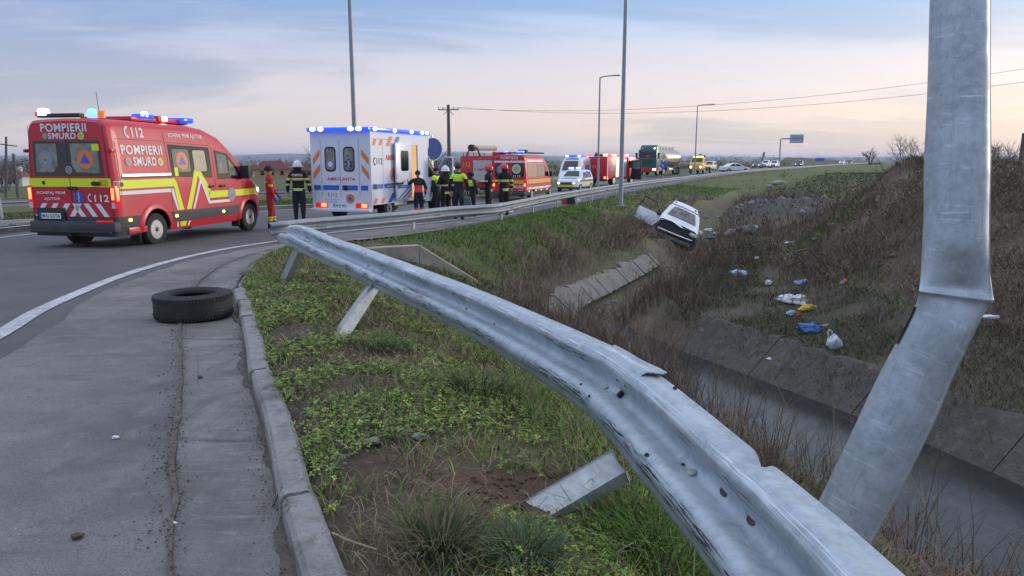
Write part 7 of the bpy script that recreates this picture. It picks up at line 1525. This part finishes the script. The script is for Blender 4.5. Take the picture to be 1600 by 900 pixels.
P = clump(500, 7, 0, 10, 16.5, 36, lambda Q: (np.abs(dc(Q)) < .75) * smooth01((fbm(Q, 1.2, 3, 211) + .3) * 3), .16); n = len(P); W.append(weeds(P, RNG.gamma(4, .07, n).clip(.06, .7), .008 + .0003 * P[:, 1], vary((1, 1, 1), n, .2) * pick(BR, [.3, .25, .2, .15, .1], n), bend=.4))
P = clump(60, 5, .8, 3.6, 3.0, 8.5, lambda Q: (-dc(Q) > 1.6) * (-dc(Q) < 3.0) * .8, .07); n = len(P); W.append(weeds(P, RNG.uniform(.5, 1.15, n), .0035 + .0005 * np.hypot(P[:, 0], P[:, 1]), vary((1, 1, 1), n, .2) * pick(BR, [.3, .2, .25, .05, .2], n), nb=6, bend=.18))
P = clump(330, 8, 3.5, 11, 26.5, 37, lambda Q: np.exp(-(((Q[:, 0] - 7.3) / 2.6) ** 2 + ((Q[:, 1] - 30.5) / 3.2) ** 2)) * (np.hypot(Q[:, 0] - 7.4, Q[:, 1] - 32.5) > 1.2), .2); n = len(P); W.append(weeds(P, RNG.gamma(4, .09, n).clip(.1, .75), .016, vary((1, 1, 1), n, .2) * pick(BR, [.3, .25, .2, .15, .1], n), bend=.4))
P = clump(420, 7, .5, 6.5, 15.5, 27.5, lambda Q: (dc(Q) < -.5) * (dc(Q) > -1.5) * smooth01((fbm(Q, .9, 3, 231) + .1) * 3) * .9, .12); n = len(P); W.append(weeds(P, RNG.gamma(3, .06, n).clip(.06, .5), .012, vary((1, 1, 1), n, .2) * pick(BR, [.3, .15, .3, .05, .2], n), bend=.6))
wv = join(*W); tag(fast_mesh('dry_weeds', wv[0], wv[1], m_dry, wv[2]), kind='stuff')
# dull grass on the far strip and dead grass mats on the mound
P = np.concatenate([sample(150000, 4.0, 12, 6, 27, lambda Q: (dc(Q) > 1.45) * smooth01((fbm(Q, 1.4, 3, 191) + .6) * 2) * (tfast(Q) < -1.0)), ]); n = len(P); ga = blades(P, RNG.uniform(.05, .16, n), .005 + .0004 * P[:, 1], RNG.uniform(.3, 1.3, n), (pick([(.095, .11, .05), (.11, .12, .05), (.14, .115, .08), (.10, .082, .065)], [.35, .2, .25, .2], n) * (1 + RNG.normal(0, .2, (n, 1)))).clip(.01, 1))
P = sample(170000, 7, 18, 7, 30, lambda Q: (dc(Q) > 2.4) * smooth01((fbm(Q, 1.2, 3, 201) + .45) * 1.6) * (tfast(Q) > -1.2)); n = len(P); gb = blades(P, RNG.uniform(.06, .22, n), .005 + .0004 * P[:, 1], RNG.uniform(.7, 1.6, n), (pick([(.21, .165, .115), (.15, .115, .085), (.30, .24, .165), (.11, .085, .068)], [.3, .3, .2, .2], n) * (1 + .55 * fbm(P[:, :2], 1.5, 3, 221))[:, None] * np.where((fbm(P[:, :2], 2.4, 3, 227) > .22)[:, None], np.array([.7, 1.05, .6]), 1.0) * (1 + RNG.normal(0, .2, (n, 1)))).clip(.01, 1))
g_ = join(ga, gb); tag(fast_mesh('dead_grass', g_[0], g_[1], m_dry, g_[2]), kind='stuff')
P = sample(26000, 8, 70, 26, 120, lambda Q: (dk(Q) > 3) * (dc(Q) > .8) * .9); n = len(P); g_ = blades(P, RNG.uniform(.1, .35, n), .03 + .0012 * P[:, 1], RNG.uniform(.3, 1.3, n), (pick([(.11, .14, .05), (.14, .115, .085), (.10, .085, .07), (.08, .11, .04)], [.35, .25, .25, .15], n) * (1 + RNG.normal(0, .2, (n, 1)))).clip(.01, 1)); tag(fast_mesh('meadow_grass', g_[0], g_[1], m_veg, g_[2]), kind='stuff')
# tufts one can point at
def tuft(x, y, n, h, sp, cols, lab, w=.005):
    z = tz(x, y); Q = RNG.normal(0, sp, (n, 2)); P = np.c_[Q, tfast(Q + [x, y]) - z]; a = np.arctan2(Q[:, 1], Q[:, 0]) + RNG.normal(0, .5, n); g_ = blades(P, RNG.uniform(.55, 1, n) * h, w, RNG.uniform(.4, 1.3, n), (pick(cols, np.ones(len(cols)) / len(cols), n) * (1 + RNG.normal(0, .2, (n, 1)))).clip(.01, 1), dirn=a); o = fast_mesh('grass_tuft', g_[0], g_[1], m_veg, g_[2]); o.location = (x, y, z); tag(o, lab, 'grass tuft', 'grass tufts on the verge')
def at_ground(px_, py_, z0=.3):
    p = G(px_, py_, z0)
    for _ in range(25): p = G(px_, py_, .5 * p.z + .5 * tz(p.x, p.y))
    return p
for px_, py_, n, h, sp, cols, lab in ((690, 862, 420, .19, .055, [(.06, .085, .03), (.10, .11, .05), (.16, .13, .08)], 'dark wiry grass tuft with dead tips below the torn brown soil'), (818, 880, 520, .17, .05, [(.085, .13, .065), (.11, .16, .08), (.07, .11, .05)], 'bluish fine-bladed grass tuft at the lower edge of the torn soil'), (752, 618, 420, .20, .10, [(.05, .085, .022), (.07, .105, .03), (.14, .11, .07)], 'dark green shaggy grass tuft beside the rail, halfway along it'), (985, 850, 150, .17, .07, [(.13, .22, .05), (.10, .18, .04), (.17, .25, .07)], 'bright broad-bladed grass tuft just past the broken post'), (1035, 880, 420, .26, .12, [(.10, .19, .03), (.13, .23, .045), (.08, .15, .03)], 'lush bright grass tuft under the near end of the rail'), (600, 548, 260, .15, .09, [(.07, .12, .05), (.10, .15, .06)], 'small blue green grass tuft near the foot of the leaning post')):
    p = at_ground(px_, py_); tuft(p.x, p.y, n, h, sp, cols, lab, .006 if 'broad' in lab else .0042 if 'fine' in lab else .005)
# ------------------------------------------------------------------ shrubs and trees
def twigs(b, p, d, L, r, depth, rng, br=3, droop=0.0):
    q = p + d * L; mid_ = p + d * L * .5 + Vector((rng.gauss(0, 1), rng.gauss(0, 1), rng.gauss(0, 1))) * L * .05; b.tube([p, mid_, q], [r, r * .8, r * .6], 4 if depth > 1 else 3, cap=False)
    if depth <= 0: return
    for k in range(br + (rng.random() < .5)):
        t = rng.uniform(.45, 1); s = p.lerp(q, t); dn = (d + Vector((rng.gauss(0, .55), rng.gauss(0, .55), rng.gauss(0, .35) + .12 - droop))).normalized(); twigs(b, s, dn, L * rng.uniform(.5, .78), r * .58, depth - 1, rng, br, droop)
m_twig = mat('bare_twigs', (.10, .078, .070), .9, var=[(6, (.14, .11, .10), .4, .7)])
def bare_shrub(loc, h, stems, seed, label, depth=3, r=.03, group=None, name='bare_shrub', cat='shrub', tw=m_twig):
    rng = random.Random(seed); o = empty(name, loc, label, cat, group); b = MB(); c_ = MB()
    for k in range(stems):
        a = 2 * math.pi * (k + rng.random() * .6) / stems; d = Vector((math.cos(a) * rng.uniform(.2, .75), math.sin(a) * rng.uniform(.2, .75), 1)).normalized(); p = Vector((math.cos(a) * .12, math.sin(a) * .12, -.1)); L = h * rng.uniform(.35, .5); b.tube([p, p + d * L * .5, p + d * L], [r, r * .8, r * .65], 5, cap=False)
        for j in range(3): twigs(c_, p + d * L * rng.uniform(.5, 1), (d + Vector((rng.gauss(0, .4), rng.gauss(0, .4), .1))).normalized(), h * rng.uniform(.28, .42), r * .55, depth - 1, rng)
    b.build('trunk', tw, o, norm=False, sharp=0); c_.build('crown', tw, o, norm=False, sharp=0); return o
for px_, d, h, st, lab in ((1412, 21.0, .95, 9, 'bare bushy shrub on top of the dark earth mound'), (1384, 22.5, .6, 6, 'small bare shrub low on the shoulder of the mound crest'), (1440, 19.5, .6, 6, 'bare shrub on the mound crest touching the lamp post'), (1296, 15.2, 1.0, 7, 'pale bare shrub standing on the slope facing the water'), (1395, 13.5, .9, 6, 'pale bare shrub high on the mound slope near the lamp post')):
    x, y = pxveh(px_, d); bare_shrub((x, y, tz(x, y)), h, st, int(px_), lab, 3, .012 if y > 18 else .010, 'bare shrubs on the earth mound', tw=m_twig if y > 17 else mat('pale_twigs', (.22, .18, .15), .9))
for k, (px_, d, h, lab) in enumerate(((8, 120, 6, 'dark bare tree beside the white cottage'), (1, 110, 5, 'dark bare tree cut by the picture edge by the cottage'), (378, 235, 5, 'leafless tree beside the small cream house'), (414, 240, 4.5, 'leafless tree in front of the orange house'), (500, 190, 9, 'tall bare tree half hidden by the box ambulance'), (686, 200, 8, 'bare tree seen between the blue sign and the utility pole'), (670, 210, 7, 'bare tree just past the front of the box ambulance'), (1360, 250, 6, 'lone conifer-like bare tree by the embankment'), (1560, 110, 5, 'bare tree on the skyline beyond the green field'), (1548, 105, 4, 'bare bush on the skyline next to the lamp post'))):
    x, y = pxveh(px_, d); bare_shrub((x, y, tz(x, y)), h, 5, 900 + k, lab, 3, .10 * d / 150, 'bare trees along the fields', name='bare_tree', cat='tree')
# far belts of scrub and woodland that read as one mass
def belt(name, pts, h0, h1, n, w, cols):
    Q = smooth_pl(pts, 12); d = np.r_[0, np.cumsum(np.linalg.norm(np.diff(Q, axis=0), axis=1))]; s = RNG.uniform(0, d[-1], n); x = np.interp(s, d, Q[:, 0]) + RNG.normal(0, w, n); y = np.interp(s, d, Q[:, 1]) + RNG.normal(0, w, n); P = np.c_[x, y, tfast(np.c_[x, y], False)]; hh = (h0 + (h1 - h0) * RNG.random(n) ** 2) * (.7 + .5 * (fbm(np.c_[s, 0 * s], 40, 3, 5) + .4)); k = 30
    c_ = np.repeat(P, k, axis=0) + np.c_[RNG.normal(0, 1, (n * k, 2)) * np.repeat(hh * .30, k)[:, None], RNG.beta(1.6, 1.6, n * k) * np.repeat(hh, k)]; r = np.repeat(hh, k) * RNG.uniform(.03, .09, n * k); a = RNG.normal(0, 1, (n * k, 3)); a /= np.linalg.norm(a, axis=1)[:, None]; b_ = RNG.normal(0, 1, (n * k, 3)); b_ -= a * (a * b_).sum(1)[:, None]; b_ /= np.linalg.norm(b_, axis=1)[:, None]
    V = np.stack([c_ + a * r[:, None], c_ - a * r[:, None] * .5 + b_ * r[:, None] * .9, c_ - a * r[:, None] * .5 - b_ * r[:, None] * .9], 1).reshape(-1, 3); Fc = np.arange(len(V)).reshape(-1, 3); tag(fast_mesh(name, V, Fc, m_dry, np.repeat(np.repeat(pick(cols, np.ones(len(cols)) / len(cols), n), k, axis=0), 3, axis=0)), kind='stuff')
dkc = [(.055, .05, .042), (.075, .068, .055), (.05, .055, .04), (.09, .08, .065)]
PX = lambda a, d: pxveh(a, d)
belt('field_hedge', [PX(-200, 330), PX(60, 300), PX(200, 320), PX(420, 330), PX(560, 330), PX(700, 360), PX(850, 420)], 2, 7, 1100, 9, dkc)
belt('far_woodland', [PX(-300, 1100), PX(200, 1000), PX(500, 1050), PX(800, 1000), PX(1100, 1100), PX(1350, 1200), PX(1600, 1000), PX(1900, 900)], 4, 12, 1500, 30, dkc)
belt('roadside_scrub', [PX(780, 130), PX(900, 150), PX(1000, 190), PX(1100, 240), PX(1220, 330)], 1, 3.2, 420, 5, dkc)
belt('skyline_scrub', [PX(1500, 150), PX(1580, 130), PX(1700, 120), PX(1800, 110)], .8, 2.6, 260, 4, dkc)
belt('meadow_scrub', [PX(1130, 60), PX(1180, 66), PX(1260, 80), PX(1330, 100)], .5, 1.3, 160, 4, [(.12, .095, .085), (.09, .075, .068)])
# ------------------------------------------------------------------ litter, rubble, stones
def crumple(r, sq, seed, n=3, jit=.34):
    rng = random.Random(seed); b = MB(); b.ball((0, 0, 0), r, n, (1, 1, 1), 0); o3 = Vector((seed * 1.7, 0, 0))
    for v in b.b.verts:
        u = v.co / r; f = .72 + mnoise.noise(u * 1.1 + o3) * jit * 1.5 + abs(mnoise.noise(u * 2.6 + o3)) * jit * 1.3 + mnoise.noise(u * 6 + o3) * jit * .4
        v.co *= f; v.co = Vector((v.co.x * sq[0], v.co.y * sq[1], v.co.z * sq[2])); v.co.z = max(v.co.z, -.55 * r * sq[2])
    for fc in b.b.faces: fc.smooth = rng.random() < .3
    return b
m_bagw = mat('white_plastic_bag', (.66, .68, .70), .35, var=[(14, (.5, .52, .55), .45, .75)]); m_bagb = mat('blue_plastic', (.03, .11, .33), .4, var=[(12, (.02, .06, .2), .5, .8)]); m_bagl = mat('pale_blue_plastic', (.30, .42, .60), .4, var=[(12, (.2, .3, .45), .5, .8)]); m_bagy = mat('yellow_plastic', (.62, .45, .03), .4, var=[(12, (.5, .34, .03), .5, .8)]); m_bagr = mat('red_plastic', (.42, .06, .06), .5); m_bagg = mat('dark_green_plastic', (.03, .09, .07), .35, var=[(12, (.10, .17, .15), .55, .75)]); m_lil = mat('lilac_plastic', (.36, .40, .62), .5)
def litter(px_, py_, r, sq, m, name, lab, seed, rot=0, lift=.6, z0=-1.5, cat='litter', n=3):
    p = at_ground(px_, py_, z0); b = crumple(r * 1.15, sq, seed, n); o = b.build(name, m, sharp=0); o.location = p + Vector((0, 0, r * sq[2] * lift)); o.rotation_euler = (0, 0, R(rot)); return tag(o, lab, cat)
litter(1227, 470, .17, (1.3, .8, .55), m_bagw, 'plastic_bag', 'knotted half of the long white bag lying above the yellow one', 3, -15); litter(1244, 473, .20, (1.4, .9, .6), m_bagw, 'plastic_bag', 'long crumpled white bag lying just above the yellow bag', 4, -20)
litter(1261, 484, .15, (1.5, .6, .5), m_bagy, 'plastic_bag', 'yellow plastic bag on the far bank', 5, 20); litter(1236, 493, .12, (.9, .7, .7), m_bagl, 'plastic_bag', 'light blue scrap of plastic beside a small red one', 6); litter(1246, 494, .08, (.8, .7, .8), m_bagr, 'plastic_scrap', 'small red scrap of plastic next to the light blue one', 7); litter(1264, 520, .19, (1.1, .8, .75), m_bagb, 'plastic_bag', 'deep blue plastic bag behind the white carrier bag', 8)
cbp = at_ground(1302, 547, -1.7); cb = empty('carrier_bag', cbp, 'white carrier bag standing upright with its handle loop up', 'carrier bag'); b = crumple(.19, (.95, .55, 1.0), 12, 3, .2)
for v in b.b.verts: v.co.z = max(v.co.z, -.14); v.co.x *= 1 - .55 * max(0, v.co.z / .19) ** 2
o = b.build('bag_body', m_bagw, cb, sharp=60); o.location = (0, 0, .14); b = MB(); b.tube([(-.10, 0, .24), (-.13, 0, .34), (-.10, 0, .40), (-.05, 0, .37), (-.04, 0, .26)], .013, 6); b.build('handle', m_bagw, cb)
litter(1289, 509, .07, (1.6, .7, .3), m_bagw, 'paper_scrap', 'flat white scrap above the carrier bag', 13); litter(1206, 562, .07, (1.4, .7, .35), m_bagw, 'paper_scrap', 'white scrap lying on the dark concrete lining', 14); litter(1155, 431, .20, (1.1, .6, .5), m_bagl, 'plastic_bag', 'pale blue bag in the brush between the crashed car and the white bags', 15, -40); litter(1201, 446, .12, (.7, .6, .8), m_bagw, 'plastic_scrap', 'whitish scrap between the pale blue and lilac bags', 16); litter(1251, 445, .15, (1.2, .7, .55), m_lil, 'plastic_bag', 'lilac bag under the broken wooden pallet', 17)
litter(1115, 375, .24, (1.4, .8, .45), m_bagb, 'plastic_bag', 'blue plastic sheet near the front of the crashed car', 18); litter(1122, 365, .16, (1.5, .8, .3), m_bagw, 'paper_scrap', 'thin white scrap just past the crashed car', 19); litter(1145, 368, .30, (1.2, .8, .55), mat('grey_rag', (.34, .34, .36), .7), 'rag_heap', 'grey white rags beside the dark green bag', 20); litter(1171, 366, .42, (1.2, .8, .62), m_bagg, 'rubbish_bag', 'dark green rubbish bag heap with pale tears', 21, n=3)
litter(1183, 405, .12, (1.7, .5, .4), m_bagw, 'paper_scrap', 'white scrap on the brush beneath the dark green bag', 22, 20); litter(1239, 380, .14, (1.8, .6, .3), m_bagw, 'paper_scrap', 'lone white scrap at the foot of the mound', 23); litter(1320, 442, .06, (1, .8, .8), m_orange, 'plastic_scrap', 'tiny orange scrap on the dark mound slope', 24); litter(1316, 444, .06, (1, .8, .8), m_lil, 'plastic_scrap', 'tiny lilac scrap beside the orange one', 25); litter(1546, 497, .09, (1.6, .6, .4), m_bagw, 'paper_scrap', 'white scrap on the bank just past the lamp post kink', 26); litter(1108, 362, .22, (1.2, .7, .5), m_bagw, 'car_fragment', 'white broken piece touching the crashed car', 27)
for k, (px_, py_, m, s, nm, lab) in enumerate(((884, 319, m_bagr, .26, 'sports_bag', 'red and black kit bag standing on the road edge behind the rail'), (893, 319, m_blk, .30, 'sports_bag', 'black kit bag between the red bag and the white box'), (903, 318, m_wht, .22, 'box', 'low white box with green end on the grass by the rail'))):
    p = Gr(px_, py_); b = MB(); b.box((0, 0, s * .6), (s * 1.3, s * .8, s * 1.2 if k < 2 else s * .7), bev=.05); o = b.build(nm, m); o.location = p; o.rotation_euler = (0, R(-12), R(20)); tag(o, lab, 'bag' if k < 2 else 'box')
p = at_ground(1257, 424, -1.3); fr_ = empty('broken_pallet', p, 'broken dark wooden pallet leaning on the mound slope', 'pallet')
for a, c_ in (((-.35, 0, .55), (.1, .05, .05)), ((.1, 0, .6), (.45, -.1, .15)), ((-.3, .05, .5), (.1, 0, .62)), ((-.1, .0, .02), (.5, .05, .1))): b = MB(); b.tube([a, c_], .03, 5); b.build('slat', mat('old_timber', (.13, .115, .11), .9), fr_)
# road crumbs, kerb twig, pebbles
def pebbles(name, P, r, m, seed):
    rng = np.random.default_rng(seed); n = len(P); base = np.array([(1, 0, 0), (-1, 0, 0), (0, 1, 0), (0, -1, 0), (0, 0, 1), (0, 0, -1)], float); Fc0 = np.array([(0, 2, 4), (2, 1, 4), (1, 3, 4), (3, 0, 4), (2, 0, 5), (1, 2, 5), (3, 1, 5), (0, 3, 5)]); V = base[None] * (np.asarray(r) * np.ones(n))[:, None, None] * rng.uniform(.5, 1.3, (n, 6, 1)) * np.array([1, .8, .6]); a = rng.uniform(0, 6.28, n); c_, s_ = np.cos(a)[:, None], np.sin(a)[:, None]; X = V[..., 0] * c_ - V[..., 1] * s_; Y = V[..., 0] * s_ + V[..., 1] * c_; V = np.stack([X, Y, V[..., 2]], -1) + P[:, None]; Fc = (Fc0[None] + np.arange(n)[:, None, None] * 6).reshape(-1, 3); return tag(fast_mesh(name, V.reshape(-1, 3), Fc, m), kind='stuff')
m_peb = mat('pebble', (.26, .24, .22), .9, var=[(20, (.12, .11, .10), .4, .65)]); m_clod = mat('soil_clod', (.11, .072, .05), .95, var=[(20, (.06, .042, .032), .4, .65)])
q = GUT[(GUT[:, 1] > 1.5) & (GUT[:, 1] < 14)]; d_ = RNG.integers(0, len(q), 900); Q = q[d_] + RNG.normal(0, .05, (900, 2)); P = np.c_[Q, zrv(Q[:, 1]) + .018]; pebbles('gutter_grit', P, RNG.uniform(.002, .009, 900), m_clod, 1)
q = KERB[(KERB[:, 1] > 1) & (KERB[:, 1] < 12)]; d_ = RNG.integers(0, len(q), 700); Q = q[d_] + RNG.normal(0, .03, (700, 2)) - [.045, .02]; P = np.c_[Q, zrv(Q[:, 1]) + .02]; pebbles('kerb_grit', P, RNG.uniform(.002, .007, 700), m_clod, 2)
Q = np.stack([RNG.uniform(-5, -1.2, 1200), RNG.uniform(2, 14, 1200)], 1); Q = Q[(dist_pl(Q, GUT) < -.02)]; P = np.c_[Q, zrv(Q[:, 1]) + .008]; pebbles('road_grit', P, RNG.uniform(.0015, .005, len(P)), m_peb, 3)
for k, (px_, py_, r, m, lab) in enumerate(((181, 687, .016, m_bagw, 'small white chip on the dusty asphalt'), (122, 843, .022, m_clod, 'dark clod of soil on the asphalt near the picture edge'), (313, 592, .020, mat('brown_chip', (.12, .07, .05), .9), 'brown leaf-like chip on the gutter'), (272, 822, .012, m_bagw, 'white pebble at the crack between asphalt and gutter'), (583, 697, .035, m_peb, 'flat pale stone among the clover'), (655, 690, .04, m_peb, 'pale stone slab in the grass near the middle of the verge'))):
    p = at_ground(px_, py_, .4) if px_ > 500 else Gr(px_, py_); b = crumple(r, (1.3, .9, .6), 50 + k, 2); o = b.build('stone', m, sharp=0); o.location = p + Vector((0, 0, r * .4 + .006)); tag(o, lab, 'stone')
P = sample(1500, -.55, .75, 2.3, 3.5, lambda Q: np.exp(-(((Q[:, 0] - .05) / .32) ** 2 + ((Q[:, 1] - 2.88) / .2) ** 2))); P[:, 2] += .006; pebbles('soil_clods', P, RNG.gamma(2, .0045, len(P)).clip(.003, .03), m_clod, 4)
P = sample(900, -1.6, -.4, 4.3, 5.5, lambda Q: np.exp(-(((Q[:, 0] + .9) / .5) ** 2 + ((Q[:, 1] - 4.85) / .4) ** 2)) * .8); pebbles('bare_soil_crumbs', P, RNG.gamma(2, .004, len(P)).clip(.002, .02), m_clod, 5)
P = sample(260, -1.0, -.75, 2.9, 3.4, lambda Q: np.ones(len(Q))); pebbles('gravel_patch', P, RNG.uniform(.005, .016, len(P)), m_peb, 6)
P = np.concatenate([sample(900, 11, 21, 35, 50, lambda Q: np.exp(-(((Q[:, 0] - 15.6) / 3.2) ** 2 + ((Q[:, 1] - 41.5) / 4) ** 2))), sample(160, 8, 17, 10, 28, lambda Q: (tfast(Q) > -.9) * .7), sample(160, 17, 24, 22, 30, lambda Q: np.ones(len(Q)) * .8)]); pebbles('rubble', P, RNG.gamma(2, .06, len(P)).clip(.03, .45) * np.where(P[:, 1] < 30, .45, 1), mat('rubble_stone', (.24, .225, .215), .9, var=[(2, (.13, .12, .115), .4, .65)]), 7)
for k, (px_, py_, r, lab) in enumerate(((1216, 286, .75, 'biggest pale concrete lump on top of the rubble heap'), (1200, 291, .55, 'flat pale concrete lump beside the biggest one on the rubble heap'), (1270, 306, .35, 'pale lump in front of the mound shoulder'))):
    p = at_ground(px_, py_, -.3); b = crumple(r, (1.2, .7, .5), 70 + k, 2, .35); o = b.build('concrete_lump', mat('pale_rubble', (.36, .335, .31), .9, var=[(3, (.25, .23, .22), .4, .7)]), sharp=20); o.location = p; tag(o, lab, 'rubble lump')
for k, (pa, pb, lab) in enumerate((((520, 845), (590, 872), 'dry straw-coloured stalk lying below the clover'), ((737, 572), (752, 590), 'short pale twig in the grass left of the rail'), ((418, 812), (470, 798), 'thin dark twig bent over the kerb'))):
    a, c_ = at_ground(*pa, .4), at_ground(*pb, .4); b = MB(); up_ = .12 if k == 2 else .025; b.tube([a + Vector((0, 0, .01 if k == 2 else .03)), a.lerp(c_, .5) + Vector((0, 0, up_)), c_ + Vector((0, 0, .03))], .0035, 5); o = b.build('twig', mat('straw', (.34, .27, .19), .9) if k < 2 else m_wood); tag(o, lab, 'twig')

P = sample(9000, 6.5, 17, 7, 28, lambda Q: (dc(Q) > 1.9) * smooth01((tfast(Q) + 1.5) / .5) * .8); pebbles('mound_clods', P, RNG.gamma(2, .016, len(P)).clip(.008, .16), mat('mound_clod', (.105, .08, .07), .95, var=[(9, (.16, .13, .11), .45, .65)]), 8)
P = sample(3000, -3.5, 2.2, 1.8, 7, lambda Q: (dk(Q) > .12) * .7); pebbles('verge_crumbs', P, RNG.gamma(2, .003, len(P)).clip(.002, .016), m_clod, 9)

P = sample(1600, 0, 10, 15.5, 36, lambda Q: (np.abs(dc(Q)) < 1.1) * .8); pebbles('channel_rubble', P, RNG.gamma(2, .03, len(P)).clip(.015, .2), MATS['rubble_stone'], 10)

P = sample(420, 6, 17, 13, 46, lambda Q: (dc(Q) > 1.3) * smooth01((fbm(Q, 3.0, 3, 241) + .1) * 3) * .35); P[:, 2] += .03; pebbles('litter_scraps', P, RNG.gamma(2, .022, len(P)).clip(.015, .11), m_bedw, 11)
# ------------------------------------------------------------------ evening air
b = MB(); hz_top = 70.0; b.box((0, 3000, (hz_top - 22) / 2), (24000, 22000, hz_top + 22)); hazeo = b.build('haze', None, sharp=0)
mh = bpy.data.materials.new('haze'); mh.use_nodes = True; t_ = mh.node_tree; t_.nodes.clear(); pv = t_.nodes.new('ShaderNodeVolumePrincipled'); oo = t_.nodes.new('ShaderNodeOutputMaterial'); t_.links.new(pv.outputs[0], oo.inputs['Volume'])
pv.inputs['Color'].default_value = (.70, .80, 1.0, 1); pv.inputs['Density'].default_value = .00013; pv.inputs['Anisotropy'].default_value = .2; hazeo.data.materials.append(mh); tag(hazeo, kind='stuff')
